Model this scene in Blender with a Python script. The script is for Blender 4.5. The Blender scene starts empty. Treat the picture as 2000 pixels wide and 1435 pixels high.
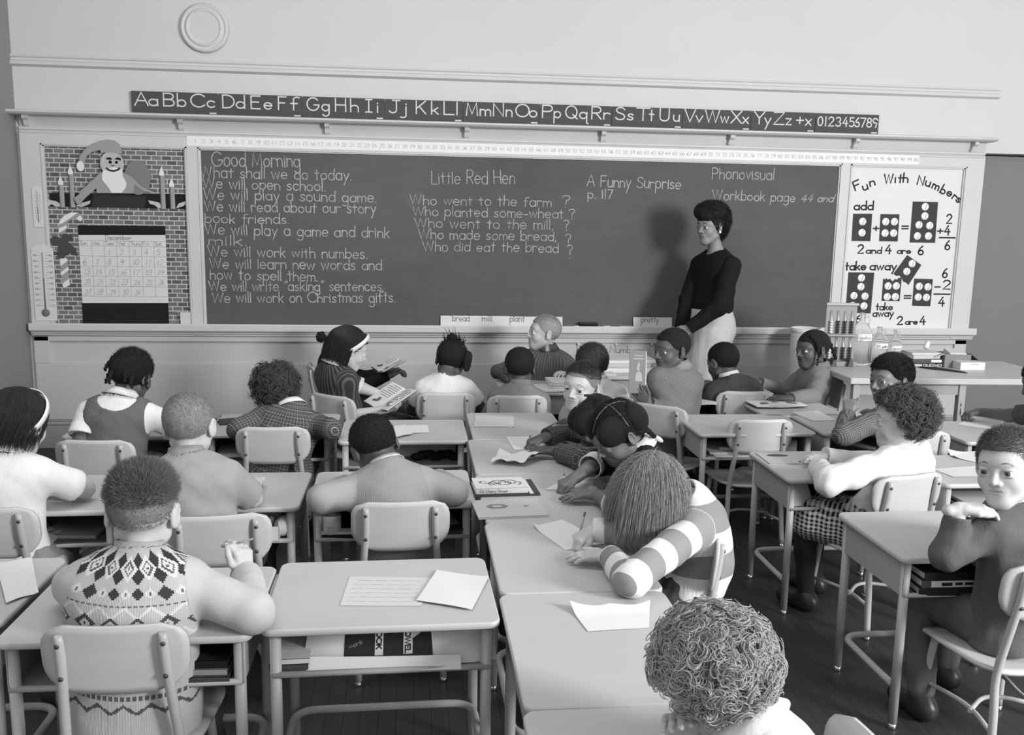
import bpy, bmesh, math, random
import numpy as np
from mathutils import Vector, Matrix

# ------------------------------------------------------------------ camera, world, lights, exposure
SC = bpy.context.scene
COL = SC.collection
PI = math.pi
CAM_H = 1.6264
cam_d = bpy.data.cameras.new('camera'); cam = bpy.data.objects.new('camera', cam_d); COL.objects.link(cam)
_yaw, _pit, _rol = math.radians(6.1752), math.radians(9.4331), math.radians(1.0215)
_f = Vector((math.sin(_yaw)*math.cos(_pit), math.cos(_yaw)*math.cos(_pit), -math.sin(_pit)))
_r = Vector((math.cos(_yaw), -math.sin(_yaw), 0)); _u = _r.cross(_f)
_r2 = _r*math.cos(_rol) + _u*math.sin(_rol); _u2 = -_r*math.sin(_rol) + _u*math.cos(_rol)
cam.matrix_world = Matrix(((_r2.x, _u2.x, -_f.x, 0), (_r2.y, _u2.y, -_f.y, 0), (_r2.z, _u2.z, -_f.z, CAM_H), (0, 0, 0, 1)))
cam_d.sensor_width = 36.0; cam_d.lens = 1792.0/2000*36.0
cam_d.shift_x = 0.001; cam_d.shift_y = 0.00625
cam_d.clip_start = 0.05
cam_d.dof.use_dof = True; cam_d.dof.focus_distance = 4.2; cam_d.dof.aperture_fstop = 13
SC.camera = cam

world = bpy.data.worlds.new('world'); SC.world = world; world.use_nodes = True
_bg = world.node_tree.nodes['Background']
_bg.inputs['Color'].default_value = (0.8, 0.8, 0.8, 1); _bg.inputs['Strength'].default_value = 0.93

def area_light(name, loc, target, sx, sy, power):
    d = bpy.data.lights.new(name, 'AREA'); d.shape = 'RECTANGLE'; d.size = sx; d.size_y = sy; d.energy = power
    o = bpy.data.objects.new(name, d); COL.objects.link(o); o.location = loc
    o.rotation_euler = (Vector(target)-Vector(loc)).to_track_quat('-Z', 'Y').to_euler()
    return o
area_light('window_daylight', (4.7, -0.9, 2.5), (0.6, 5.6, 1.2), 1.4, 1.6, 470)
area_light('left_fill_light', (-0.9, 3.4, 3.9), (-1.0, 4.6, 1.4), 2.4, 2.0, 85)  # added fill with no lamp fitting, brightens the left end of the front wall
SC.view_settings.view_transform = 'Standard'; SC.view_settings.look = 'None'
SC.view_settings.exposure = -0.04; SC.view_settings.gamma = 1.0
try: SC.view_settings.use_curve_mapping = False
except Exception: pass
random.seed(7); RNG = np.random.default_rng(7)

# ------------------------------------------------------------------ tagging and mesh helpers
def tag(o, label=None, cat=None, group=None, kind=None):
    if label: o['label'] = label
    if cat: o['category'] = cat
    if group: o['group'] = group
    if kind: o['kind'] = kind
    return o
def thing(name, label, cat, loc=(0, 0, 0), rz=0, group=None):
    o = bpy.data.objects.new(name, None); COL.objects.link(o); o.empty_display_size = 0.05
    o.location = loc; o.rotation_euler = (0, 0, rz)
    return tag(o, label, cat, group)
def link(name, me, mat=None, parent=None):
    o = bpy.data.objects.new(name, me); COL.objects.link(o)
    for m in (mat if isinstance(mat, (list, tuple)) else [mat]):
        if m: me.materials.append(m)
    if parent: o.parent = parent
    return o
def np_mesh(name, V, F, smooth=True, attrs=None, mids=None):
    """V (n,3) array, F list of equal-size faces (m,k) array or list of such arrays"""
    me = bpy.data.meshes.new(name)
    Fs = F if isinstance(F, list) else [F]
    Fs = [np.asarray(f, np.int32) for f in Fs if len(f)]
    V = np.asarray(V, np.float32)
    me.vertices.add(len(V)); me.vertices.foreach_set('co', V.ravel())
    loops = np.concatenate([f.ravel() for f in Fs]); tot = np.concatenate([np.full(len(f), f.shape[1], np.int32) for f in Fs])
    st = np.concatenate([[0], np.cumsum(tot)[:-1]]).astype(np.int32)
    me.loops.add(len(loops)); me.loops.foreach_set('vertex_index', loops)
    me.polygons.add(len(tot)); me.polygons.foreach_set('loop_start', st)
    try: me.polygons.foreach_set('loop_total', tot)
    except Exception: pass
    if mids is not None: me.polygons.foreach_set('material_index', np.asarray(mids, np.int32))
    me.polygons.foreach_set('use_smooth', np.full(len(tot), smooth, bool))
    if attrs:
        for k, a in attrs.items():
            at = me.attributes.new(k, 'FLOAT_VECTOR', 'POINT'); at.data.foreach_set('vector', np.asarray(a, np.float32).ravel())
    me.update(calc_edges=True); me.validate()
    return me

class MB:
    """collects shapes; build() links them as one mesh object"""
    def __init__(s): s.v = []; s.f = []; s.sm = []; s.mi = []; s.cur = 0
    def add(s, V, F, smooth=False):
        o = len(s.v); s.v += [tuple(map(float, p)) for p in V]
        for f in F: s.f.append([i+o for i in f]); s.sm.append(smooth); s.mi.append(s.cur)
        return s
    def mat(s, i): s.cur = i; return s
    def box(s, x0, x1, y0, y1, z0, z1, M=None):
        V = [Vector((x, y, z)) for z in (z0, z1) for y in (y0, y1) for x in (x0, x1)]
        if M is not None: V = [M @ p for p in V]
        return s.add(V, [(0, 2, 3, 1), (4, 5, 7, 6), (0, 1, 5, 4), (2, 6, 7, 3), (0, 4, 6, 2), (1, 3, 7, 5)])
    def bevbox(s, x0, x1, y0, y1, z0, z1, b=.004, M=None):
        """box with chamfered edges"""
        bm = bmesh.new(); bmesh.ops.create_cube(bm, size=1)
        for v in bm.verts: v.co = ((x0+x1)/2+v.co.x*(x1-x0), (y0+y1)/2+v.co.y*(y1-y0), (z0+z1)/2+v.co.z*(z1-z0))
        bmesh.ops.bevel(bm, geom=bm.edges[:]+bm.verts[:], offset=b, segments=2, affect='EDGES', profile=.5)
        bm.verts.index_update()
        V = [v.co.copy() for v in bm.verts]; F = [[v.index for v in f.verts] for f in bm.faces]; bm.free()
        if M is not None: V = [M @ p for p in V]
        return s.add(V, F, False)
    def plate(s, w, d, r, z0, z1, seg=6, M=None, cx=0, cy=0, e=.003):
        """rounded-corner slab with softened rim"""
        out = []
        def ring(off, z):
            P = []
            for (sx, sy, a0) in ((1, 1, 0), (-1, 1, 90), (-1, -1, 180), (1, -1, 270)):
                for i in range(seg+1):
                    a = math.radians(a0+90*i/seg); rr = r-off
                    P.append(Vector((cx+sx*(w/2-r)+rr*math.cos(a), cy+sy*(d/2-r)+rr*math.sin(a), z)))
            return P
        R = [ring(e, z0), ring(0, z0+e), ring(0, z1-e), ring(e, z1)]
        n = len(R[0]); V = [p for q in R for p in q]
        if M is not None: V = [M @ p for p in V]
        F = [tuple(range(n))[::-1], tuple(range(3*n, 4*n))]
        s.add(V, F)
        o = len(s.v)-len(V)
        for k in range(3):
            for i in range(n):
                j = (i+1) % n
                s.f.append([o+k*n+i, o+k*n+j, o+(k+1)*n+j, o+(k+1)*n+i]); s.sm.append(True); s.mi.append(s.cur)
        return s
    def tube(s, pts, r, n=10, cap=True, M=None):
        pts = [Vector(p) for p in pts]
        if M is not None: pts = [M @ p for p in pts]
        rs = r if isinstance(r, (list, tuple)) else [r]*len(pts)
        V = []; F = []; ref = None
        for i, p in enumerate(pts):
            t = (pts[min(i+1, len(pts)-1)]-pts[max(i-1, 0)])
            if t.length < 1e-9: t = Vector((0, 0, 1))
            t.normalize()
            if ref is None: ref = t.orthogonal().normalized()
            ref = (ref-t*ref.dot(t))
            if ref.length < 1e-6: ref = t.orthogonal()
            ref.normalize(); b = t.cross(ref)
            for k in range(n):
                a = 2*PI*k/n; V.append(p+(ref*math.cos(a)+b*math.sin(a))*rs[i])
        for i in range(len(pts)-1):
            for k in range(n):
                F.append((i*n+k, i*n+(k+1) % n, (i+1)*n+(k+1) % n, (i+1)*n+k))
        s.add(V, F, True)
        if cap:
            o = len(s.v)-len(V); m = len(pts)-1
            s.f.append([o+k for k in range(n)][::-1]); s.sm.append(False); s.mi.append(s.cur)
            s.f.append([o+m*n+k for k in range(n)]); s.sm.append(False); s.mi.append(s.cur)
        return s
    def lathe(s, prof, n=24, M=None, caps=True):
        V = []; F = []
        for (r, z) in prof:
            for k in range(n): V.append(Vector((r*math.cos(2*PI*k/n), r*math.sin(2*PI*k/n), z)))
        if M is not None: V = [M @ p for p in V]
        for i in range(len(prof)-1):
            for k in range(n): F.append((i*n+k, i*n+(k+1) % n, (i+1)*n+(k+1) % n, (i+1)*n+k))
        s.add(V, F, True)
        if caps:
            o = len(s.v)-len(V); m = len(prof)-1
            s.f.append([o+k for k in range(n)][::-1]); s.sm.append(False); s.mi.append(s.cur)
            s.f.append([o+m*n+k for k in range(n)]); s.sm.append(False); s.mi.append(s.cur)
        return s
    def ball(s, c, rx, ry=None, rz=None, nu=12, nv=8, M=None):
        ry = ry or rx; rz = rz or rx
        prof = []; V = []; F = []
        for i in range(nv+1):
            t = PI*i/nv
            for k in range(nu):
                a = 2*PI*k/nu; V.append(Vector((c[0]+rx*math.sin(t)*math.cos(a), c[1]+ry*math.sin(t)*math.sin(a), c[2]+rz*math.cos(t))))
        if M is not None: V = [M @ p for p in V]
        for i in range(nv):
            for k in range(nu): F.append((i*nu+k, (i+1)*nu+k, (i+1)*nu+(k+1) % nu, i*nu+(k+1) % nu))
        return s.add(V, F, True)
    def prism(s, P, t, M=None, back=True):
        """polygon P in (x,z) extruded along -y by t (front at y=-t)"""
        n = len(P)
        V = [Vector((x, 0, z)) for x, z in P]+[Vector((x, -t, z)) for x, z in P]
        if M is not None: V = [M @ p for p in V]
        F = [tuple(range(n)), tuple(range(n, 2*n))[::-1]]+[(i, i+n, (i+1) % n+n, (i+1) % n) for i in range(n)]
        return s.add(V, F)
    def build(s, name, mat=None, parent=None):
        me = bpy.data.meshes.new(name); me.from_pydata(s.v, [], s.f)
        me.polygons.foreach_set('use_smooth', s.sm); me.polygons.foreach_set('material_index', s.mi)
        me.validate(); bm = bmesh.new(); bm.from_mesh(me); bmesh.ops.recalc_face_normals(bm, faces=bm.faces[:]); bm.to_mesh(me); bm.free()
        return link(name, me, mat, parent)
def copy_tree(o, parent=None):
    c = o.copy(); COL.objects.link(c)
    if parent: c.parent = parent
    for ch in list(o.children): copy_tree(ch, c)
    return c
def bez(P, n=8):
    """smooth path through corner points (Catmull-Rom)"""
    P = [Vector(p) for p in P]; out = []
    for i in range(len(P)-1):
        a, b, c, d = P[max(i-1, 0)], P[i], P[i+1], P[min(i+2, len(P)-1)]
        for k in range(n):
            t = k/n
            out.append(.5*((2*b)+(c-a)*t+(2*a-5*b+4*c-d)*t*t+(-a+3*b-3*c+d)*t**3))
    out.append(P[-1]); return out
def fillet(P, r, n=5):
    """polyline with rounded corners"""
    P = [Vector(p) for p in P]; out = [P[0]]
    for i in range(1, len(P)-1):
        a = (P[i-1]-P[i]); b = (P[i+1]-P[i]); q = min(r, a.length*.49, b.length*.49)
        A = P[i]+a.normalized()*q; B = P[i]+b.normalized()*q
        for k in range(n+1):
            t = k/n; out.append(A*(1-t)**2+P[i]*2*t*(1-t)+B*t*t)
    out.append(P[-1]); return out

# ------------------------------------------------------------------ materials
class NT:
    def __init__(s, name):
        s.m = bpy.data.materials.new(name); s.m.use_nodes = True; s.t = s.m.node_tree; s.b = s.t.nodes['Principled BSDF']
    def n(s, typ, **kw):
        nd = s.t.nodes.new(typ)
        for k, v in kw.items(): setattr(nd, k, v)
        return nd
    def put(s, sock, v):
        if isinstance(v, bpy.types.NodeSocket): s.t.links.new(v, sock)
        elif v is not None:
            try: sock.default_value = v
            except Exception: sock.default_value = (v, v, v, 1) if len(sock.default_value) == 4 else (v, v, v)
    def math(s, op, a, b=None, c=None):
        nd = s.n('ShaderNodeMath', operation=op)
        for i, v in enumerate((a, b, c)):
            if v is not None: s.put(nd.inputs[i], v)
        return nd.outputs[0]
    def coord(s, kind='Object'): return s.n('ShaderNodeTexCoord').outputs[kind]
    def attr(s, name): return s.n('ShaderNodeAttribute', attribute_name=name).outputs['Vector']
    def xyz(s, v):
        nd = s.n('ShaderNodeSeparateXYZ'); s.put(nd.inputs[0], v); return nd.outputs
    def noise(s, scale, vec=None, detail=3, rough=.55):
        nd = s.n('ShaderNodeTexNoise'); nd.inputs['Scale'].default_value = scale; nd.inputs['Detail'].default_value = detail; nd.inputs['Roughness'].default_value = rough
        if vec is not None: s.put(nd.inputs['Vector'], vec)
        return nd.outputs[0]
    def ramp(s, fac, stops):
        nd = s.n('ShaderNodeValToRGB'); s.put(nd.inputs[0], fac); e = nd.color_ramp.elements
        while len(e) < len(stops): e.new(.5)
        for i, (p, v) in enumerate(stops): e[i].position = p; e[i].color = (v, v, v, 1)
        return nd.outputs[0]
    def mix(s, fac, a, b):
        nd = s.n('ShaderNodeMix', data_type='FLOAT'); s.put(nd.inputs[0], fac); s.put(nd.inputs[2], a); s.put(nd.inputs[3], b); return nd.outputs[0]
    def scalevec(s, v, sc):
        nd = s.n('ShaderNodeMapping'); s.put(nd.inputs[0], v); nd.inputs['Scale'].default_value = sc; return nd.outputs[0]
    def bump(s, h, strength=.3, dist=.002):
        nd = s.n('ShaderNodeBump'); nd.inputs['Strength'].default_value = strength; nd.inputs['Distance'].default_value = dist
        s.put(nd.inputs['Height'], h); s.t.links.new(nd.outputs[0], s.b.inputs['Normal'])
    def out(s, val, rough=.6, spec=.3, metal=0):
        s.put(s.b.inputs['Base Color'], val); s.put(s.b.inputs['Roughness'], rough)
        s.b.inputs['Specular IOR Level'].default_value = spec; s.b.inputs['Metallic'].default_value = metal
        return s.m
_mats = {}
def mat(name, v, rough=.6, spec=.3, var=.08, scale=8, bump=0, bscale=120, metal=0, stretch=None):
    """grey paint, wood, metal, paper...: value v with soft procedural variation"""
    if name in _mats: return _mats[name]
    n = NT(name); c = n.coord('Object')
    if stretch: c = n.scalevec(c, stretch)
    q = n.noise(scale, c, 4)
    val = n.math('MULTIPLY', v, n.math('ADD', 1-var, n.math('MULTIPLY', q, 2*var)))
    if bump: n.bump(n.noise(bscale, c, 2), bump, .002)
    _mats[name] = n.out(val, rough, spec, metal); return _mats[name]

# ------------------------------------------------------------------ stroke lettering (ball-and-stick school print)
def _arc(cx, cy, rx, a0, a1, ry=None, n=14):
    ry = rx if ry is None else ry
    return [(cx+rx*math.cos(math.radians(a0+(a1-a0)*i/n)), cy+ry*math.sin(math.radians(a0+(a1-a0)*i/n))) for i in range(n+1)]
def _sp(P): return [(q.x, q.y) for q in bez([(a, b, 0) for a, b in P], 6)]
_o = _arc(.25, .25, .25, 90, 450, n=20)
GL = {
 'a': (.5, [_o, [(.5, .5), (.5, 0)]]), 'b': (.5, [[(0, 1), (0, 0)], _o]), 'c': (.45, [_arc(.25, .25, .25, 42, 318)]), 'd': (.5, [_o, [(.5, 1), (.5, 0)]]),
 'e': (.5, [[(.04, .26), (.47, .26)], _arc(.25, .25, .25, 2, 318)]), 'f': (.36, [_arc(.33, .82, .18, 50, 180)+[(.15, 0)], [(0, .5), (.34, .5)]]),
 'g': (.5, [_o, [(.5, .5)]+_arc(.26, -.18, .24, 0, -150)]), 'h': (.44, [[(0, 1), (0, 0)], [(0, .28)]+_arc(.22, .28, .22, 180, 0)+[(.44, 0)]]),
 'i': (.08, [[(.04, .5), (.04, 0)], [(.04, .70), (.04, .73)]]), 'j': (.24, [[(.2, .5)]+_arc(.04, -.2, .16, 0, -130), [(.2, .70), (.2, .73)]]),
 'k': (.40, [[(0, 1), (0, 0)], [(.37, .5), (.0, .2)], [(.13, .30), (.4, 0)]]), 'l': (.06, [[(.03, 1), (.03, 0)]]),
 'm': (.68, [[(0, .5), (0, 0)], [(0, .3)]+_arc(.17, .31, .17, 180, 0)+[(.34, 0)], [(.34, .3)]+_arc(.51, .31, .17, 180, 0)+[(.68, 0)]]),
 'n': (.44, [[(0, .5), (0, 0)], [(0, .28)]+_arc(.22, .28, .22, 180, 0)+[(.44, 0)]]), 'o': (.5, [_o]),
 'p': (.5, [[(0, .5), (0, -.42)], _o]), 'q': (.56, [_o, [(.5, .5), (.5, -.36), (.6, -.42)]]), 'r': (.36, [[(0, .5), (0, 0)], [(0, .26)]+_arc(.22, .28, .22, 180, 40)]),
 's': (.38, [_sp([(.36, .42), (.2, .5), (.04, .40), (.12, .28), (.3, .21), (.36, .1), (.2, 0), (0, .07)])]), 't': (.34, [[(.17, .86), (.17, 0)], [(0, .52), (.34, .52)]]),
 'u': (.44, [[(0, .5)]+_arc(.22, .22, .22, 180, 360)+[(.44, .5)], [(.44, .5), (.44, 0)]]), 'v': (.42, [[(0, .5), (.21, 0), (.42, .5)]]),
 'w': (.66, [[(0, .5), (.165, 0), (.33, .5), (.495, 0), (.66, .5)]]), 'x': (.40, [[(0, .5), (.4, 0)], [(.4, .5), (0, 0)]]), 'y': (.44, [[(0, .5), (.22, .02)], [(.44, .5), (.06, -.42)]]), 'z': (.40, [[(0, .5), (.4, .5), (0, 0), (.4, 0)]]),
 'A': (.74, [[(0, 0), (.37, 1), (.74, 0)], [(.13, .36), (.61, .36)]]), 'B': (.58, [[(0, 0), (0, 1)], [(0, .99), (.3, .99)]+_arc(.3, .76, .24, 90, -90)+[(0, .52)], [(.3, .52)]+_arc(.32, .26, .26, 90, -90)+[(0, 0)]]),
 'C': (.78, [_arc(.46, .5, .46, 42, 318, .5, 20)]), 'D': (.66, [[(0, 0), (0, 1)], [(0, .99), (.2, .99)]+_arc(.2, .5, .46, 90, -90, .5, 18)+[(0, 0)]]),
 'E': (.5, [[(.5, 1), (0, 1), (0, 0), (.5, 0)], [(0, .52), (.42, .52)]]), 'F': (.5, [[(.5, 1), (0, 1), (0, 0)], [(0, .52), (.4, .52)]]),
 'G': (.86, [_arc(.46, .5, .46, 42, 350, .5, 20)+[(.9, .44), (.55, .44)]]), 'H': (.62, [[(0, 1), (0, 0)], [(.62, 1), (.62, 0)], [(0, .5), (.62, .5)]]),
 'I': (.36, [[(.18, 1), (.18, 0)], [(0, 1), (.36, 1)], [(0, 0), (.36, 0)]]), 'J': (.56, [[(.42, 1), (.42, .24)]+_arc(.21, .22, .21, 0, -160), [(.2, 1), (.62, 1)]]),
 'K': (.56, [[(0, 1), (0, 0)], [(.54, 1), (0, .4)], [(.18, .58), (.56, 0)]]), 'L': (.48, [[(0, 1), (0, 0), (.48, 0)]]),
 'M': (.8, [[(0, 0), (.08, 1), (.4, .1), (.72, 1), (.8, 0)]]), 'N': (.64, [[(0, 0), (0, 1), (.64, 0), (.64, 1)]]), 'O': (.92, [_arc(.46, .5, .46, 90, 450, .5, 26)]),
 'P': (.54, [[(0, 0), (0, 1)], [(0, .99), (.28, .99)]+_arc(.28, .74, .26, 90, -90)+[(0, .48)]]), 'Q': (.94, [_arc(.46, .5, .46, 90, 450, .5, 26), [(.6, .28), (.94, -.04)]]),
 'R': (.56, [[(0, 0), (0, 1)], [(0, .99), (.28, .99)]+_arc(.28, .74, .26, 90, -90)+[(0, .48)], [(.24, .48), (.56, 0)]]),
 'S': (.56, [_sp([(.53, .84), (.42, .96), (.27, 1), (.1, .93), (.04, .76), (.14, .6), (.3, .52), (.48, .42), (.55, .24), (.46, .06), (.27, 0), (.1, .04), (0, .16)])]),
 'T': (.68, [[(0, 1), (.68, 1)], [(.34, 1), (.34, 0)]]), 'U': (.62, [[(0, 1), (0, .3)]+_arc(.31, .31, .31, 180, 360)+[(.62, 1)]]), 'V': (.68, [[(0, 1), (.34, 0), (.68, 1)]]),
 'W': (.98, [[(0, 1), (.25, 0), (.49, 1), (.73, 0), (.98, 1)]]), 'X': (.62, [[(0, 1), (.62, 0)], [(.62, 1), (0, 0)]]), 'Y': (.64, [[(0, 1), (.32, .48), (.64, 1)], [(.32, .48), (.32, 0)]]), 'Z': (.62, [[(0, 1), (.62, 1), (0, 0), (.62, 0)]]),
 '0': (.5, [_arc(.25, .5, .25, 90, 450, .5, 22)]), '1': (.1, [[(.05, 1), (.05, 0)]]), '2': (.5, [_arc(.25, .74, .25, 165, -30, .26)+[(0, 0), (.52, 0)]]),
 '3': (.48, [_arc(.23, .76, .22, 150, -85, .24)+_arc(.23, .26, .26, 85, -150, .26)]), '4': (.54, [[(.36, 1), (0, .34), (.54, .34)], [(.4, .62), (.4, 0)]]),
 '5': (.5, [[(.44, 1), (.08, 1), (.05, .56)]+_arc(.23, .31, .26, 125, -140, .31)]), '6': (.5, [_sp([(.38, 1), (.16, .74), (.02, .36)])+_arc(.25, .26, .24, 160, 520, .26, 20)]),
 '7': (.48, [[(0, 1), (.48, 1), (.16, 0)]]), '8': (.5, [_arc(.25, .77, .2, -90, 270, .23, 18), _arc(.25, .27, .25, 90, 450, .27, 20)]), '9': (.5, [_arc(.25, .74, .24, 0, 360, .26, 20)+[(.49, .74), (.34, 0)]]),
 '.': (.06, [[(.03, 0), (.03, .03)]]), ',': (.08, [[(.06, .06), (0, -.14)]]), '?': (.4, [_arc(.2, .78, .2, 160, -80, .2)+[(.2, .26)], [(.2, .0), (.2, .03)]]), '"': (.2, [[(.04, 1.0), (0, .84)], [(.2, 1.0), (.16, .84)]]),
 '-': (.34, [[(0, .32), (.34, .32)]]), '+': (.5, [[(0, .4), (.5, .4)], [(.25, .65), (.25, .15)]]), '=': (.5, [[(0, .5), (.5, .5)], [(0, .28), (.5, .28)]]), '/': (.4, [[(0, 0), (.4, 1)]]), '_': (.5, [[(0, 0), (.5, 0)]]), ' ': (.30, []),
}
def text_w(t, gap=.16): return sum(GL[c][0]+gap for c in t)-gap
def strip(mb, pts, w, put, lift=0.0):
    """one pen stroke as a flat ribbon, put() maps (x, z) to a point in space"""
    pts = [Vector((p[0], p[1])) for p in pts]; L = []; R = []; n = len(pts); cap = 0 if (pts[0]-pts[-1]).length < w*.2 else .5
    for i, p in enumerate(pts):
        a = (pts[i]-pts[i-1]).normalized() if i else (pts[1]-pts[0]).normalized()
        b = (pts[i+1]-pts[i]).normalized() if i < n-1 else a
        if a.length < .5: a = b
        if b.length < .5: b = a
        t = a+b
        t = t.normalized() if t.length > .2 else a
        m = Vector((-t.y, t.x)); k = min(1.6, 1/max(.35, abs(m.dot(Vector((-a.y, a.x))))))
        q = p-t*w*cap*(i == 0)+t*w*cap*(i == n-1); L.append(q+m*w/2*k); R.append(q-m*w/2*k)
    V = [put(q.x, q.y) for q in L]+[put(q.x, q.y) for q in R]
    if lift:
        p0 = pts[0]; o = put(p0.x, p0.y); nn = (put(p0.x+.001, p0.y)-o).cross(put(p0.x, p0.y+.001)-o).normalized()*lift; V = [v+nn for v in V]
    mb.add(V, [(i, i+1, n+i+1, n+i) for i in range(n-1)])
def write(mb, text, put, p0, p1, cap, w, slant=0, jit=0, gap=.16, seed=0):
    """text from baseline point p0 to baseline point p1 in plane coordinates"""
    rnd = random.Random(hash_(text)+seed); d = Vector(p1)-Vector(p0); L = d.length; u = d/L; v = Vector((-u.y, u.x))
    tw = text_w(text, gap); sx = L/tw; x = 0; k_ = 0
    for c in text:
        gw, S = GL[c]; js = 1+rnd.uniform(-jit, jit)*.8; jz = rnd.uniform(-jit, jit)*.25*cap; sh = slant+rnd.uniform(-jit, jit)*.5; jr = rnd.uniform(-jit, jit)*.12
        for st in S:
            P = []
            for (a, b) in st:
                if jit and c.islower(): b = b*1.2 if 0 < b <= .5 else (.6+(b-.5)*.8 if b > .5 else b)
                X = (x+a)*sx+(b*cap*sh); Z = b*cap*js+jz+a*sx*jr
                q = Vector(p0)+u*X+v*Z; P.append((q.x, q.y))
            k_ += 1; strip(mb, P, w*rnd.uniform(.85, 1.15) if jit else w, put, .00012*(k_ % 5))
        x += gw+gap
def words(t, p0, p1, gap=.16):
    tw = text_w(t, gap); x = 0; out = []; cur = ''; st = 0
    for ch in t+' ':
        gw = GL[ch][0]
        if ch == ' ':
            if cur: out.append((cur, st/tw, (x-gap)/tw))
            cur = ''
        else:
            if not cur: st = x
            cur += ch
        x += gw+gap
    L = lambda f: (p0[0]+(p1[0]-p0[0])*f, p0[1]+(p1[1]-p0[1])*f)
    return [(wd, L(a), L(c)) for wd, a, c in out]
def hash_(t): return sum((i+1)*ord(c) for i, c in enumerate(t)) % 9973
def wallput(y): return lambda x, z: Vector((x, y, z))

# ------------------------------------------------------------------ the room
D = 6.581                         # face of the front wall's board unit
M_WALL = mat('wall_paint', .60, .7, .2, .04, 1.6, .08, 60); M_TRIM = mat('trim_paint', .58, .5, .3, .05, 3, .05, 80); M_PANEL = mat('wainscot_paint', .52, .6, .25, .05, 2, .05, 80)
def wood_floor():
    n = NT('floor_boards'); c = n.coord('Object'); x = n.xyz(c)
    bx = n.math('DIVIDE', x[0], .058); fl = n.math('FLOOR', bx); fr = n.math('FRACT', bx)
    gap = n.math('LESS_THAN', fr, .05)
    q = n.noise(3, n.scalevec(c, (17, .55, 1)), 3); g = n.noise(8, n.scalevec(c, (22, .9, 1)), 4); st = n.noise(1.3, c, 4)
    v = n.math('MULTIPLY', .036, n.math('ADD', .45, n.math('ADD', n.math('MULTIPLY', q, .55), n.math('ADD', n.math('MULTIPLY', g, .3), n.math('MULTIPLY', st, .35)))))
    v = n.mix(gap, v, .020); n.bump(n.math('SUBTRACT', g, n.math('MULTIPLY', gap, 2)), .15, .002)
    return n.out(v, n.mix(g, .36, .55), .35)
def struct(name, mb, m): return tag(mb.build(name, m), kind='structure')
struct('floor', MB().box(-2.75, 6.2, -1.4, 6.75, -.06, 0), wood_floor())
struct('ceiling', MB().box(-2.75, 6.2, 1.2, 6.75, 4.0, 4.1), M_WALL)
# front wall: plain plaster around the board unit, with the doorway at the right
mb = MB(); yb = D+.03
mb.box(-2.75, 4.225, yb, yb+.16, 0, 4.0).box(4.225, 6.2, yb, yb+.16, 2.19, 4.0).box(5.30, 6.2, yb, yb+.16, 0, 2.19)
struct('wall_front', mb, M_WALL)
struct('wall_left', MB().box(-2.79, -2.63, 1.2, yb+.16, 0, 4.0), mat('left_wall_shaded', .26, .7, .2, .04, 2))  # darker than the front wall: its shade is put into the colour
# doorway: dark gap and a grey door leaf standing back in it
dr = thing('door_1', 'grey door set back in the dark doorway at the right end of the front wall', 'door', (4.285, D+.14, 0)); dr['kind'] = 'structure'
MB().bevbox(0, 1.0, 0, .045, .01, 2.18, .003).build('door_leaf', mat('door_grey', .20, .6, .25, .05, 3), dr)
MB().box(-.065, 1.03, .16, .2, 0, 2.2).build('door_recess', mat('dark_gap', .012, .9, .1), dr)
# board unit trim: mouldings swept along x as profiles (depth out of the wall, height)
def mould(name, prof, x0, x1, m, y0=D+.03):
    b = MB(); n = len(prof)
    V = [(x, y0-d, z) for x in (x0, x1) for d, z in prof]
    b.add(V, [tuple(range(n)), tuple(range(n, 2*n))[::-1]]+[(i, (i+1) % n, n+(i+1) % n, n+i) for i in range(n)])
    return struct(name, b, m)
XL, XR = -2.60, 4.225
mould('trim_1', [(0, 2.655), (.022, 2.655), (.026, 2.640), (.016, 2.632), (.018, 2.618), (.030, 2.612), (.032, 2.590), (.012, 2.582), (0, 2.578)], -2.63, 4.30, M_TRIM)
mould('trim_2', [(0, 2.290), (.142, 2.290), (.150, 2.286), (.150, 2.276), (.142, 2.270), (.132, 2.264), (.06, 2.262), (0, 2.262)], -2.63, XR+.02, M_TRIM)      # display ledge
cv = [(0, 2.262), (.045, 2.262)]+[(.012+.033*math.cos(a)**2*.6, 2.262-.065*math.sin(a)) for a in np.linspace(0, PI/2, 7)]+[(.018, 2.190), (0, 2.190)]
mould('trim_3', cv, XL, XR, M_TRIM)
mould('trim_4', [(0, 2.195), (.026, 2.195), (.034, 2.186), (.034, 2.176), (.024, 2.170), (.036, 2.160), (.036, 2.152), (.022, 2.146), (0, 2.146)], XL, XR, M_TRIM)
for x in (-2.545, -1.553, -.584, .371, 1.335, 2.268, 3.204, 4.12):
    b = MB(); prof = [(0, 0), (.085, 0), (.085, -.022), (.060, -.035), (.048, -.060), (.030, -.080), (0, -.086)]
    M = Matrix.Translation((x, D+.03, 2.264)) @ Matrix.Rotation(-PI/2, 4, 'Z')
    b.add([M @ Vector((d, -s, z)) for s in (-.016, .016) for d, z in prof], [tuple(range(7)), tuple(range(7, 14))[::-1]]+[(i, (i+1) % 7, 7+(i+1) % 7, 7+i) for i in range(7)])
    struct('trim_5', b, M_TRIM)
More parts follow.
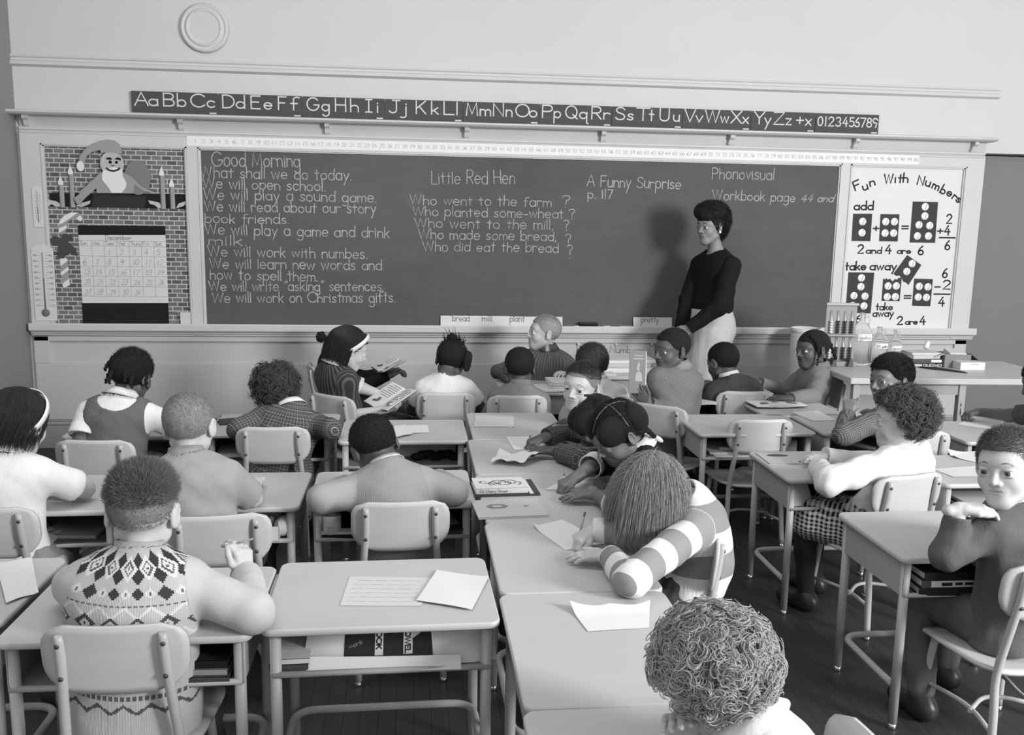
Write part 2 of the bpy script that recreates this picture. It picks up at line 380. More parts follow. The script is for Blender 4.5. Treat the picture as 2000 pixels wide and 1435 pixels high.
# stiles and rails that frame the two pin boards and the chalkboard
b = MB(); y = D+.03
for x0, x1 in ((-2.60, -2.468), (-1.527, -1.452), (3.118, 3.185), (4.085, 4.225)): b.bevbox(x0, x1, y-.040, y, .80, 2.15, .003)
for x0, x1, z0, z1 in ((-2.60, 4.225, 2.084, 2.15),): b.bevbox(x0, x1, y-.0395, y, z0, z1, .003)
struct('trim_6', b, M_TRIM)
b = MB()
for x0, x1 in ((-2.468, -1.527), (-1.452, 3.118), (3.185, 4.085)):
    for k, (o, d) in enumerate(((0, .046), (.009, .036))): 
        for (a0, a1, c0, c1) in ((x0+o, x0+o+.009, .875, 2.084), (x1-o-.009, x1-o, .875, 2.084), (x0+o, x1-o, 2.084-o-.009, 2.084-o)): b.box(a0, a1, y-d, y-.012, c0, c1)
struct('trim_7', b, M_TRIM)
mould('trim_8', [(0, .878), (.070, .878), (.074, .885), (.082, .885), (.086, .876), (.086, .838), (.078, .830), (.046, .826), (.046, .812), (.034, .806), (.034, .796), (.018, .790), (0, .79)], -2.605, 4.262, M_TRIM)   # chalk rail
# wainscot below the rail
b = MB(); b.box(-2.60, 4.225, y-.008, y, .17, .80)
struct('wall_wainscot', b, M_PANEL)
b = MB()
for (x0, x1, z0, z1) in ((-2.60, 4.225, .755, .79), (-2.60, -2.50, .60, .79), (4.13, 4.225, .60, .79)): b.bevbox(x0, x1, y-.030, y-.004, z0, z1, .004)
b.bevbox(-2.60, 4.225, y-.030, y-.004, .20, .600, .006)
struct('trim_9', b, M_PANEL)
mould('baseboard_front', [(0, .185), (.03, .185), (.04, .178), (.040, .168), (.034, .160), (.036, 0), (0, 0)], -2.60, 4.225, mat('baseboard_paint', .34, .55, .25, .2, 6))
struct('baseboard_left', MB().box(-2.63, -2.60, 1.2, D, 0, .17), mat('baseboard_paint', .34))
# round moulded disc high on the wall, only its lower rim shows in the photo
rw = thing('wall_clock', 'round wall clock case with stepped rim high on the front wall', 'clock', (-1.383, D+.03, 2.862))
MR = Matrix.Rotation(PI/2, 4, 'X')
MB().lathe([(.158, 0), (.158, .02), (.150, .034), (.138, .036), (.134, .028), (.124, .030), (.118, .042), (.106, .044), (.100, .034)], 48, MR).build('rim', M_TRIM, rw)
MB().lathe([(.001, .02), (.102, .02), (.102, .026), (.001, .027)], 40, MR).build('face', mat('clock_face', .66, .4), rw)

# ------------------------------------------------------------------ chalkboard and its writing
def slate():
    n = NT('chalkboard_slate'); c = n.coord('Object'); a = n.noise(1.1, c, 5, .6); s = n.noise(2.2, n.scalevec(c, (1, 1, 5)), 5, .7); f = n.noise(50, n.scalevec(c, (.3, 1, 1)), 4, .7)
    v = n.math('ADD', .044, n.math('ADD', n.math('MULTIPLY', a, .065), n.math('ADD', n.math('MULTIPLY', s, .035), n.math('MULTIPLY', f, .022))))
    return n.out(v, .85, .2)
board = tag(MB().box(-1.452, 3.118, D, D+.02, .870, 2.084).build('chalkboard', slate()), 'long dark chalkboard covered in white handwriting on the front wall', 'chalkboard')
def chalk():
    n = NT('chalk'); c = n.coord('Object'); q = n.noise(260, c, 3, .7)
    return n.out(n.ramp(q, [(.38, .16), (.55, .52)]), .95, .05)
M_CHALK = chalk()
def chalk_block(rows, name='chalk_word', w=.0066):
    for i, (t, p0, p1, cap, *k) in enumerate(rows):
        for wd, a, c in words(t, p0, p1): b = MB(); write(b, wd, wallput(D-.0012-.0007*(i % 2)), a, c, cap, w, k[0] if k else 0, .10, seed=3+i); b.build(name, M_CHALK, board)
chalk_block([('Good Morning', (-1.363, 1.96), (-0.774, 1.97), .094), ('What shall we do today.', (-1.441, 1.886), (-0.427, 1.888), .074), ('We will open school.', (-1.426, 1.815), (-0.606, 1.811), .070),
 ('We will play a sound game.', (-1.425, 1.739), (-0.255, 1.741), .072), ('We will read about our story', (-1.422, 1.66), (-0.259, 1.664), .070), ('book friends.', (-1.421, 1.58), (-0.858, 1.583), .066),
 ('We will play a game and drink', (-1.424, 1.503), (-0.168, 1.498), .074), ('milk.', (-1.402, 1.43), (-1.151, 1.427), .066), ('We will work with numbes.', (-1.409, 1.353), (-0.322, 1.35), .070),
 ('We will learn new words and', (-1.401, 1.268), (-0.222, 1.272), .070), ('how to spell them.', (-1.4, 1.194), (-0.669, 1.188), .070), ('We will write "asking" sentences.', (-1.41, 1.112), (-0.209, 1.124), .070), ('We will work on Christmas gifts.', (-1.392, 1.03), (-0.126, 1.044), .072)])
chalk_block([('Little Red Hen', (0.129, 1.876), (0.713, 1.888), .088), ('Who went to the farm', (-0.021, 1.732), (0.977, 1.733), .068), ('Who planted some-wheat', (-0.003, 1.654), (1.068, 1.655), .066), ('Who went to the mill,', (0.012, 1.573), (0.996, 1.575), .068),
 ('Who made some bread,', (0.037, 1.494), (1.02, 1.495), .068), ('Who did eat the bread', (0.069, 1.409), (1.037, 1.412), .070),
 ('?', (1.055, 1.731), (1.11, 1.732), .090), ('?', (1.109, 1.649), (1.15, 1.65), .075), ('?', (1.074, 1.569), (1.111, 1.569), .070), ('?', (1.092, 1.46), (1.129, 1.46), .085), ('?', (1.105, 1.369), (1.143, 1.369), .10)], w=.0056)
chalk_block([('A Funny Surprise', (1.232, 1.882), (1.917, 1.878), .078), ('p. 117', (1.242, 1.799), (1.42, 1.799), .062)])
chalk_block([('Phonovisual', (2.149, 1.956), (2.609, 1.958), .080), ('Workbook page', (2.157, 1.807), (2.779, 1.804), .066), ('44 and', (2.822, 1.805), (3.068, 1.81), .050, .45)], w=.0060)
# a rubbed, cloudy patch of old chalk left of the questions
n = NT('chalk_dust'); c = n.coord('Object'); q = n.noise(14, c, 5, .7); n.put(n.b.inputs['Alpha'], n.math('MULTIPLY', n.math('SUBTRACT', q, .32), n.math('MULTIPLY', .9, n.math('MAXIMUM', 0, n.math('SUBTRACT', 1, n.math('MULTIPLY', 11, n.n('ShaderNodeVectorMath', operation='LENGTH').outputs['Value']))))))
vm = [x for x in n.t.nodes if x.bl_idname == 'ShaderNodeVectorMath'][0]; n.put(vm.inputs[0], n.scalevec(c, (.72, 0, 1))); n.out(.34, .95, .05)
b = MB(); b.add([(-.13, 0, -.09), (.13, 0, -.09), (.13, 0, .09), (-.13, 0, .09)], [(0, 1, 2, 3)]); o = b.build('chalk_smudge', n.m, board); px, pz = (0.004, 1.771); o.location = (px, D-.0006, pz)

# ------------------------------------------------------------------ alphabet cards on the ledge
M_CARD = mat('alphabet_card', .075, .7, .2, .08, 10); M_CARDLT = mat('card_white', .62, .7, .2, .05, 30); M_PAPER = mat('paper', .74, .8, .15, .03, 20); M_INK = mat('black_ink', .018, .6, .2)
def xz(u, v): return u, v
ALPH = [('A', 55, 118), ('a', 122, 163), ('B', 192, 242), ('b', 258, 297), ('C', 322, 385), ('c', 400, 435), ('D', 475, 530), ('d', 540, 580), ('E', 612, 655), ('e', 675, 712), ('F', 745, 782), ('f', 805, 838), ('G', 885, 940), ('g', 958, 993), ('H', 1025, 1075), ('h', 1100, 1138), ('I', 1175, 1205), ('i', 1231, 1238), ('J', 1292, 1340), ('j', 1356, 1380), ('K', 1428, 1475), ('k', 1505, 1538), ('L', 1568, 1618), ('l', 1632, 1640), ('M', 1682, 1738), ('m', 1752, 1805), ('N', 1820, 1870), ('n', 1885, 1915), ('O', 1935, 2003),
 ('o', 2006, 2043), ('P', 2073, 2123), ('p', 2133, 2166), ('Q', 2193, 2253), ('q', 2266, 2308), ('R', 2330, 2378), ('r', 2393, 2423), ('S', 2456, 2503), ('s', 2518, 2548), ('T', 2566, 2634), ('t', 2634, 2656), ('U', 2690, 2738), ('u', 2763, 2793), ('V', 2823, 2878), ('v', 2883, 2918), ('W', 2933, 3008), ('w', 3016, 3058), ('X', 3073, 3128), ('x', 3136, 3166), ('Y', 3198, 3253), ('y', 3256, 3288), ('Z', 3306, 3360), ('z', 3373, 3400), ('+', 3430, 3466), ('x', 3480, 3510)]+[(str(i), a, a+26) for i, a in enumerate((3548, 3588, 3608, 3648, 3686, 3723, 3753, 3786, 3820, 3853))]
cw = (3.379+1.876)/3851.0        # metres of card per lettering unit, cards run from x = -1.876 to 3.379
seams = [37, 452, 862, 1270, 1665, 2056, 2436, 2812, 3180, 3534, 3888]; names = ['A, B and C', 'D, E and F', 'G, H and I', 'J, K and L', 'M, N and O', 'P, Q and R', 'S, T and U', 'V, W and X', 'Y, Z, plus and times', 'the digits 0 to 9']
def cardx(u): return -1.876+(u-37)*cw*3851.0/3851.0
for i in range(10):
    x0, x1 = cardx(seams[i])+.002, cardx(seams[i+1])-.002
    t = thing('alphabet_card', 'dark handwriting card with white '+('letters ' if i < 9 else '')+names[i]+' on the ledge', 'card', ((x0+x1)/2, D+.004, 2.294), 0, 'alphabet cards along the ledge')
    w = x1-x0; tz = .148-.0005*i
    MB().box(-w/2, w/2, 0, .003, 0, tz).build('card', M_CARD, t)
    capm = .083
    for ch, a, e in ALPH:
        b = MB()
        if seams[i] <= a < seams[i+1]:
            a_, e_ = cardx(a)-(x0+x1)/2, cardx(e)-(x0+x1)/2; cp = capm if not ch.isdigit() else .062
            if ch in 'il1': e_ = a_+GL[ch][0]*.08
            write(b, ch, lambda x, z: Vector((x, -.0015, z)), (a_, .056), (e_, .056), cp, .0088); b.build('digit' if ch.isdigit() else 'letter', M_CARDLT, t)
    MB().box(-w/2, w/2, -.0006, 0, .0535, .0545).build('ruled_line', mat('card_line', .16, .7), t)
    MB().bevbox(w/2-.055, w/2-.010, -.006, .005, .011, .021, .002).build('clip', M_CARDLT, t)

# ------------------------------------------------------------------ number line
nl = thing('number_line', 'long white paper strip numbered one to one hundred above the chalkboard', 'number line', (1.09, D-.012, 2.092))
MB().box(-2.611, 2.614, 0, .002, 0, .066).build('strip', mat('number_paper', .80, .7, .2, .03, 6), nl)
for k in range(1, 101):
    b = MB(); xx = -2.565+(k-1)*.0519
    write(b, str(k), lambda x, z: Vector((x, -.0012, z)), (xx, .022), (xx+(.022 if k < 10 else .033), .022), .024, .0035); b.build('numeral', mat('pale_numerals', .54, .8), nl)

# ------------------------------------------------------------------ left pin board dressed for December
def brick_paper():
    n = NT('brick_paper'); x = n.xyz(n.coord('Object')); cb = n.n('ShaderNodeCombineXYZ'); n.put(cb.inputs[0], x[0]); n.put(cb.inputs[1], x[2])
    t = n.n('ShaderNodeTexBrick'); n.put(t.inputs['Vector'], cb.outputs[0]); t.inputs['Scale'].default_value = 1; t.inputs['Brick Width'].default_value = .0665; t.inputs['Row Height'].default_value = .0310
    t.inputs['Mortar Size'].default_value = .0032; t.inputs['Mortar Smooth'].default_value = .1; t.inputs['Bias'].default_value = -.1
    for k, v in (('Color1', .20), ('Color2', .075), ('Mortar', .52)): t.inputs[k].default_value = (v, v, v, 1)
    q = n.noise(70, n.coord('Object'), 3); return n.out(n.math('MULTIPLY', t.outputs[0], n.math('ADD', .8, n.math('MULTIPLY', q, .4))), .8, .15)
pb = thing('bulletin_board', 'pin board covered in brick patterned paper left of the chalkboard', 'bulletin board', (-1.997, D+.012, .876))
MB().box(-.471, .471, 0, .012, 0, 1.208).build('brick_paper', brick_paper(), pb)
Yp = D+.0115
M_G1, M_G2, M_G3, M_BLK, M_DK = mat('paper_grey', .20, .8), mat('paper_midgrey', .32, .8), mat('paper_palegrey', .50, .8), mat('paper_black', .016, .8, .15), mat('paper_dark', .07, .8, .15)
def cut(name, P, mt, parent=None, y=Yp, t=.0015, org=(0, 0)):
    b = MB(); b.prism([(p[0]-org[0], p[1]-org[1]) for p in P], t, Matrix.Translation((0, y, 0))); return b.build(name, mt, parent)
def disc(P, rx, rz, n=24): return [(P[0]+rx*math.cos(2*PI*i/n), P[1]+rz*math.sin(2*PI*i/n)) for i in range(n)]
mantel = thing('paper_mantel', 'black paper mantelpiece strip across the brick patterned pin board', 'decoration', (0, 0, 0))
cut('strip', [(-2.439, 1.76), (-1.535, 1.771), (-1.54, 1.641), (-1.538, 1.67)][:2]+[(-1.54, 1.671), (-2.437, 1.671)], M_BLK, mantel); cut('front_panel', [(-2.151, 1.762), (-1.807, 1.755), (-1.824, 1.673), (-2.169, 1.673)], mat('paper_charcoal', .028, .7), mantel, Yp-.0016, .002)
fg = thing('paper_figure', 'paper cut-out of a bearded man in a stocking cap above the black mantel', 'decoration', (0, 0, 0))
cut('sack', disc((-1.852, 1.874), .085, .115)[:], M_G1, fg, (D-.0125), .0012)
cut('coat', [(-2.092, 1.905), (-2.122, 1.873), (-2.166, 1.829), (-2.246, 1.764), (-2.211, 1.761), (-2.125, 1.816), (-2.121, 1.766), (-1.883, 1.768), (-1.874, 1.828), (-1.819, 1.787), (-1.757, 1.774), (-1.75, 1.78), (-1.832, 1.815), (-1.892, 1.878), (-1.946, 1.908)], M_G2, fg, (D-.0125)-.0014, .0015)
cut('arm', [(-2.151, 1.851), (-2.225, 1.765), (-2.272, 1.728), (-2.257, 1.693), (-2.236, 1.69), (-2.199, 1.73), (-2.119, 1.802), (-2.11, 1.838)], M_G2, fg, (D-.0125)-.0034, .0015)
cut('face', disc((-2.013, 1.963), .077, .080), mat('paper_face', .46, .8), fg, (D-.0125)-.003, .0012)
cut('beard', [(-2.071, 1.923), (-2.05, 1.913), (-2.013, 1.907), (-1.974, 1.915), (-1.947, 1.93), (-1.948, 1.884), (-1.924, 1.834), (-1.931, 1.806), (-1.96, 1.77), (-2.023, 1.768), (-2.049, 1.81), (-2.081, 1.852), (-2.083, 1.881)], M_PAPER, fg, (D-.0125)-.0043, .0012)
cut('cap', [(-2.079, 2.025), (-2.058, 2.035), (-1.996, 2.034), (-1.948, 2.025), (-1.945, 2.053), (-1.958, 2.091), (-1.991, 2.115), (-2.033, 2.121), (-2.088, 2.109), (-2.138, 2.087), (-2.188, 2.047), (-2.21, 2.018), (-2.231, 1.962), (-2.2, 1.955), (-2.169, 2.012), (-2.134, 2.038), (-2.085, 2.049)], M_G2, fg, (D-.0125)-.0043, .0012)
cut('pompom', disc((-2.216, 1.94), .025, .034, 16), M_PAPER, fg, (D-.0125)-.0056, .002)
b = MB()
for P in ([(-2.053, 1.991), (-2.044, 2.001), (-2.021, 2.003), (-2.008, 1.99), (-2.029, 1.986)], [(-1.998, 1.992), (-1.976, 2.004), (-1.956, 2), (-1.953, 1.984), (-1.974, 1.988)], disc((-2.024, 1.972), .011, .011, 14), disc((-1.984, 1.971), .010, .010, 14)): b.prism(P, .0008, Matrix.Translation((0, (D-.0125)-.0043, 0)))
strip(b, [(-2.048, 1.931), (-2.033, 1.918), (-2.005, 1.913), (-1.981, 1.92), (-1.965, 1.933)], .010, wallput((D-.0125)-.0062)); strip(b, [(-2.017, 1.953), (-2.011, 1.946), (-2, 1.95)], .005, wallput((D-.0125)-.0053)); b.build('features', M_BLK, fg)
cut('whiskers', [(-2.044, 1.927), (-2.004, 1.94), (-1.968, 1.93), (-2.001, 1.922)], M_PAPER, fg, (D-.0125)-.0043, .001)
for k, (x, tp, bs, lab) in enumerate(((121.5, 346, 405, 'shorter paper candle with pale flame at left of the pin board mantel'), (140.5, 325, 405, 'taller paper candle with pale flame left of the bearded cut-out'), (317.5, 328, 408, 'taller paper candle with pale flame right of the bearded cut-out'), (335.5, 350, 408, 'shorter paper candle with pale flame at right of the pin board mantel'))):
    (a, z0), (c, z1) = [((-2.357, 1.666), (-2.345, 1.866)), ((-2.29, 1.667), (-2.28, 1.938)), ((-1.698, 1.668), (-1.693, 1.942)), ((-1.635, 1.669), (-1.636, 1.868))][k]
    t = thing('paper_candle', lab, 'decoration', (a, Yp-.006, z0), 0, 'paper candles on the mantel'); h = z1-z0; b = MB()
    b.add([(-.017, 0, 0), (.017, 0, 0), (.016, 0, h-.05), (-.016, 0, h-.05), (-.006, -.012, 0), (.006, -.012, 0), (.006, -.012, h-.05), (-.006, -.012, h-.05)], [(0, 4, 7, 3), (4, 5, 6, 7), (5, 1, 2, 6), (0, 1, 5, 4), (3, 7, 6, 2), (1, 0, 3, 2)]); b.build('candle', M_G2, t)
    MB().prism([(-.015, h-.052), (.015, h-.052), (.017, h-.035), (.004, h), (-.001, h+.004), (-.006, h-.004), (-.017, h-.035)], .003, Matrix.Translation((0, -.004, 0))).build('flame', M_PAPER, t)
for P, lab in (([(-2.448, 1.718), (-2.418, 1.711), (-2.394, 1.706), (-2.364, 1.684), (-2.375, 1.671), (-2.403, 1.672), (-2.426, 1.686), (-2.451, 1.671)], 'grey paper holly leaf at the far left end of the mantel'), ([(-2.271, 1.678), (-2.242, 1.7), (-2.207, 1.705), (-2.172, 1.716), (-2.18, 1.694), (-2.209, 1.68), (-2.237, 1.671)], 'grey paper holly leaf below the cut-out figure\'s hand'),
    ([(-1.796, 1.725), (-1.759, 1.718), (-1.724, 1.711), (-1.703, 1.674), (-1.733, 1.673), (-1.753, 1.692), (-1.785, 1.702)], 'grey paper holly leaf left of the right-hand paper candles'), ([(-1.613, 1.675), (-1.597, 1.706), (-1.569, 1.717), (-1.533, 1.727), (-1.541, 1.707), (-1.57, 1.688)], 'grey paper holly leaf at the far right end of the mantel')):
    tag(cut('paper_holly_leaf', P, M_G3, None, Yp-.003, .003), lab, 'decoration', 'paper holly leaves on the mantel')
cane = thing('paper_candy_cane', 'striped paper candy cane with dark bow left of the December calendar', 'decoration', (0, 0, 0))
cut('hook', [(-2.393, 1.551), (-2.381, 1.584), (-2.347, 1.62), (-2.301, 1.637), (-2.26, 1.634), (-2.23, 1.608), (-2.227, 1.583), (-2.249, 1.575), (-2.273, 1.594), (-2.297, 1.592), (-2.326, 1.574), (-2.341, 1.549), (-2.335, 1.534), (-2.355, 1.491), (-2.394, 1.487)], M_G2, cane, Yp-.0002, .002)
cut('stem', [(-2.396, 1.325), (-2.348, 1.325), (-2.342, 1.187), (-2.341, 1.14), (-2.388, 1.121), (-2.393, 1.208)], M_G2, cane, Yp-.0002, .002)
for P in ([(-2.393, 1.551), (-2.377, 1.584), (-2.348, 1.613), (-2.302, 1.634), (-2.26, 1.633), (-2.318, 1.592), (-2.368, 1.559)], [(-2.391, 1.526), (-2.334, 1.549), (-2.343, 1.524), (-2.393, 1.494)], [(-2.273, 1.594), (-2.247, 1.616), (-2.231, 1.594), (-2.249, 1.575)], [(-2.395, 1.321), (-2.351, 1.325), (-2.347, 1.307), (-2.395, 1.27)], [(-2.395, 1.23), (-2.344, 1.267), (-2.342, 1.245), (-2.394, 1.205)], [(-2.391, 1.15), (-2.342, 1.187), (-2.341, 1.143), (-2.384, 1.122)]): cut('white_stripe', P, M_PAPER, cane, Yp-.0024, .0006)
cut('bow', [(-2.458, 1.446), (-2.422, 1.476), (-2.381, 1.462), (-2.359, 1.487), (-2.31, 1.485), (-2.298, 1.449), (-2.341, 1.441), (-2.288, 1.391), (-2.277, 1.341), (-2.331, 1.362), (-2.375, 1.325), (-2.409, 1.339), (-2.398, 1.411), (-2.433, 1.411)], M_DK, cane, Yp-.003, .004)
cal = thing('calendar', 'white December wall calendar with black strips above and below on brick paper', 'calendar', (0, 0, 0))
cx0, cx1 = -2.265, -1.692
M_CAL = mat('calendar_paper', .66, .8, .15, .03, 12)
cut('sheet', [(cx0, (-2.283, 1.019)[1]), (cx1, (-1.7, 1.024)[1]), (cx1, (-1.69, 1.495)[1]), (cx0, (-2.266, 1.486)[1])], M_CAL, cal, Yp-.001, .0015)
cut('top_strip', [(cx0, (-2.266, 1.483)[1]), (cx1, (-1.69, 1.492)[1]), (cx1, (-1.691, 1.554)[1]), (cx0, (-2.262, 1.548)[1])], M_BLK, cal, Yp-.002, .0015)
cut('bottom_strip', [(cx0-.004, (-2.28, 0.878)[1]), (cx1-.002, (-1.699, 0.881)[1]), (cx1-.002, (-1.693, 1.024)[1]), (cx0-.004, (-2.276, 1.019)[1])], M_BLK, cal, Yp-.002, .0015)
zt, zb = (-1.973, 1.446)[1], (-1.992, 1.068)[1]; zr = [zt, (-1.975, 1.411)[1]]; zr += [zr[1]+(zb-zr[1])*i/5 for i in range(1, 6)]; cc = [cx0+(cx1-cx0)*i/7 for i in range(8)]; put = wallput(Yp-.0028)
b = MB()
for z in zr: strip(b, [(cx0, z), (cx1, z)], .0022, put)
for x in cc[1:-1]: strip(b, [(x, zt), (x, zb)], .0022, put)
write(b, 'December', put, (-2.09, zt+.010), (-1.92, zt+.010), .030, .004)
for i, d in enumerate(('Sun.', 'Mon.', 'Tues.', 'Wed.', 'Thurs.', 'Fri.', 'Sat.')): write(b, d, put, (cc[i]+.008, zr[1]+.008), (cc[i]+.012+.011*len(d), zr[1]+.008), .024, .0032)
b.build('ruled_grid', mat('pencil_line', .26, .8), cal)
for d in range(1, 32):
    b = MB(); r, c = divmod(d+1, 7); write(b, str(d), put, (cc[c]+.020, zr[r+2]+.010), (cc[c]+(.038 if d < 10 else .056), zr[r+2]+.012), .036, .0036, .3, .15); b.build('date', mat('pencil_pale', .36, .8), cal)
for nm, P0, w, h, lab in (('thermometer', (-2.507, 1.666), .066, .268, 'small white wall thermometer on the frame above the bigger one'), ('thermometer', (-2.499, 1.157), .142, .515, 'tall white wall thermometer with round bulb beside the pin board')):
    t = thing(nm, lab, 'thermometer', (P0[0], D-.0105, P0[1])); big = w > .1; b = MB()
    b.prism([(-w/2, -h/2), (w/2, -h/2), (w/2, h/2-w*.16), (w*.12, h/2), (-w*.12, h/2), (-w/2, h/2-w*.16)], .006); b.build('plate', M_CAL, t)
    b = MB(); q = wallput(-.0072)
    for i in range(10 if big else 9):
        z = -h/2+h*(.20+.66*i/9)
        for sx in (-1, 1): strip(b, [(sx*w*.14, z), (sx*w*.26, z)], .0025, q); strip(b, [(sx*w*.14, z+h*.036), (sx*w*.2, z+h*.036)], .0015, q)
        if big: write(b, str(10*i), q, (-w*.42, z-.006), (-w*.28, z-.006), .013, .002); write(b, str(10*i), q, (w*.29, z-.006), (w*.43, z-.006), .013, .002)
    b.build('scale', mat('grey_ink', .2, .8), t)
    MB().tube([(0, -.008, -h/2+h*.12), (0, -.008, h/2-h*.10)], w*.028, 8).build('tube', mat('glass_grey', .32, .2, .5), t)
    b = MB(); b.tube([(0, -.0085, -h/2+h*.12), (0, -.0085, h*(.06 if big else 0))], w*.032, 8)
    if big: b.lathe([(.001, 0), (.026, 0), (.026, .006), (.020, .010), (.001, .011)], 20, Matrix.Translation((0, -.006, -h/2+.055)) @ Matrix.Rotation(PI/2, 4, 'X'))
    b.build('bulb' if big else 'mercury', mat('thermometer_fluid', .16, .4), t)
tag(MB().bevbox(-2.46-.0+.853, -2.46+.922, D-.028, D-.0245, .862, .965, .001).build('note_card', M_CARDLT), 'small blank white card tucked at the lower right corner of the pin board', 'card')

# ------------------------------------------------------------------ number chart on the right pin board
ch = thing('number_chart', 'white Fun With Numbers addition and take-away chart right of the chalkboard', 'poster', (0, 0, 0))
MB().box(3.187, 4.083, D+.010, D+.022, .876, 2.083).build('sheet', mat('chart_paper', .70, .75, .15, .03, 5), ch)
M_CDK = mat('counter_card', .055, .8, .15); M_DOT = mat('white_disc', .80, .6, .2, .03); yc = D+.0095
def card(P, dots, r=.0285):
    o = cut('dot_card', P, M_CDK, ch, yc, .002)
    for q in dots:
        b = MB(); b.lathe([(.001, .002), (r, .002), (r, .004), (r*.8, .0065), (.001, .0075)], 24, Matrix.Translation((q[0], yc, q[1])) @ Matrix.Rotation(PI/2, 4, 'X')); d = b.build('disc', M_DOT, o)
        b = MB(); strip(b, [(q[0]+r*.25+a, q[1]+c) for a, c in ((r*.15, r*.75), (r*.05, .2*r), (-r*.1, -.3*r), (-r*.35, -.8*r))], .0025, wallput(yc-.0085)); bm = b.build('groove', mat('grey_ink', .2), o)
card([(3.239, 1.727), (3.386, 1.729), (3.389, 1.528), (3.242, 1.527)], [(3.315, 1.671), (3.317, 1.589)])
card([(3.451, 1.728), (3.599, 1.729), (3.603, 1.529), (3.458, 1.529)], [(3.495, 1.673), (3.563, 1.674), (3.497, 1.589), (3.564, 1.59)])
card([(3.695, 1.825), (3.893, 1.825), (3.9, 1.523), (3.698, 1.523)], [(3.794, 1.788), (3.798, 1.72), (3.758, 1.654), (3.843, 1.65), (3.753, 1.572), (3.84, 1.573)])
card([(3.237, 1.296), (3.44, 1.295), (3.437, 0.989), (3.238, 0.992)], [(3.341, 1.255), (3.342, 1.189), (3.293, 1.121), (3.38, 1.118), (3.378, 1.045), (3.287, 1.046)])
card([(3.514, 1.253), (3.529, 1.244), (3.537, 1.255), (3.553, 1.244), (3.567, 1.254), (3.581, 1.238), (3.592, 1.232), (3.607, 1.25), (3.625, 1.245), (3.636, 1.259), (3.66, 1.261), (3.659, 1.082), (3.516, 1.083)], [(3.556, 1.196), (3.621, 1.197), (3.556, 1.115), (3.62, 1.116)])
card([(3.76, 1.254), (3.909, 1.252), (3.908, 1.047), (3.762, 1.05)], [(3.804, 1.196), (3.873, 1.193), (3.803, 1.115), (3.869, 1.113)])
card([(3.688, 1.43), (3.807, 1.357), (3.718, 1.206), (3.699, 1.223), (3.677, 1.229), (3.662, 1.255), (3.639, 1.277), (3.618, 1.272), (3.591, 1.288)], [(3.731, 1.366), (3.694, 1.307)])
b = MB(); put = wallput(D+.0085); hw = .0108
def wr(t, p0, p1, cap, w=hw, **k): q = MB(); write(q, t, put, p0, p1, cap, w, **k); q.build('word' if len(t) > 2 else ('numeral' if t.isdigit() else 'letter' if t.isalpha() else 'sign'), M_INK, ch)
for c, px, rot, wd in (('F', (3.263, 1.906), 25, .046), ('u', (3.322, 1.902), 20, .036), ('n', (3.373, 1.934), 17, .036), ('W', (3.494, 1.953), 3, .066), ('i', (3.545, 1.961), 0, .005), ('t', (3.583, 1.961), 0, .026), ('h', (3.624, 1.964), -2, .036), ('N', (3.74, 1.948), -10, .046), ('u', (3.796, 1.94), -15, .036), ('m', (3.859, 1.918), -20, .052), ('b', (3.916, 1.888), -27, .036), ('e', (3.968, 1.873), -31, .036), ('r', (4.011, 1.847), -35, .026), ('s', (4.043, 1.829), -38, .030)):
    a = math.radians(rot); dx, dz = math.cos(a)*wd/2, math.sin(a)*wd/2; wr(c, (px[0]-dx, px[1]-dz), (px[0]+dx, px[1]+dz), .064)
wr('add', (3.243, 1.756), (3.39, 1.759), .062); wr('+', (3.406, 1.6), (3.447, 1.601), .055); wr('=', (3.63, 1.6), (3.676, 1.601), .085)
wr('2', (3.977, 1.669), (4.013, 1.67), .066); wr('+', (3.913, 1.589), (3.953, 1.59), .055); wr('4', (3.968, 1.584), (4.008, 1.585), .066); wr('6', (3.983, 1.474), (4.02, 1.474), .066)
strip(b, [(3.932, 1.563), (4.055, 1.563)], hw, put); b.build('sum_line', M_INK, ch); b = MB(); wr('2', (3.299, 1.438), (3.338, 1.438), .062, .011); wr('and', (3.364, 1.438), (3.483, 1.439), .046, .009); wr('4', (3.515, 1.438), (3.557, 1.439), .062, .011); wr('are', (3.608, 1.44), (3.713, 1.441), .044, .009); wr('6', (3.774, 1.434), (3.813, 1.434), .062, .011)
wr('take', (3.211, 1.312), (3.37, 1.316), .062); wr('away', (3.405, 1.316), (3.61, 1.318), .062); wr('=', (3.695, 1.082), (3.745, 1.082), .085)
wr('6', (3.984, 1.265), (4.021, 1.265), .066); wr('-', (3.932, 1.177), (3.973, 1.178), .05); wr('2', (3.998, 1.178), (4.05, 1.178), .066); strip(b, [(3.931, 1.139), (4.056, 1.139)], hw, put); wr('4', (3.974, 1.048), (4.017, 1.048), .066)
wr('6', (3.327, 0.92), (3.361, 0.92), .055, .010); wr('take', (3.478, 1.015), (3.607, 1.016), .054, .009); wr('away', (3.457, 0.966), (3.619, 0.968), .054, .009); wr('2', (3.658, 0.905), (3.696, 0.907), .06, .011); wr('are', (3.722, 0.907), (3.816, 0.909), .044, .009); wr('4', (3.838, 0.906), (3.879, 0.908), .06, .011)
b.build('sum_line', M_INK, ch)

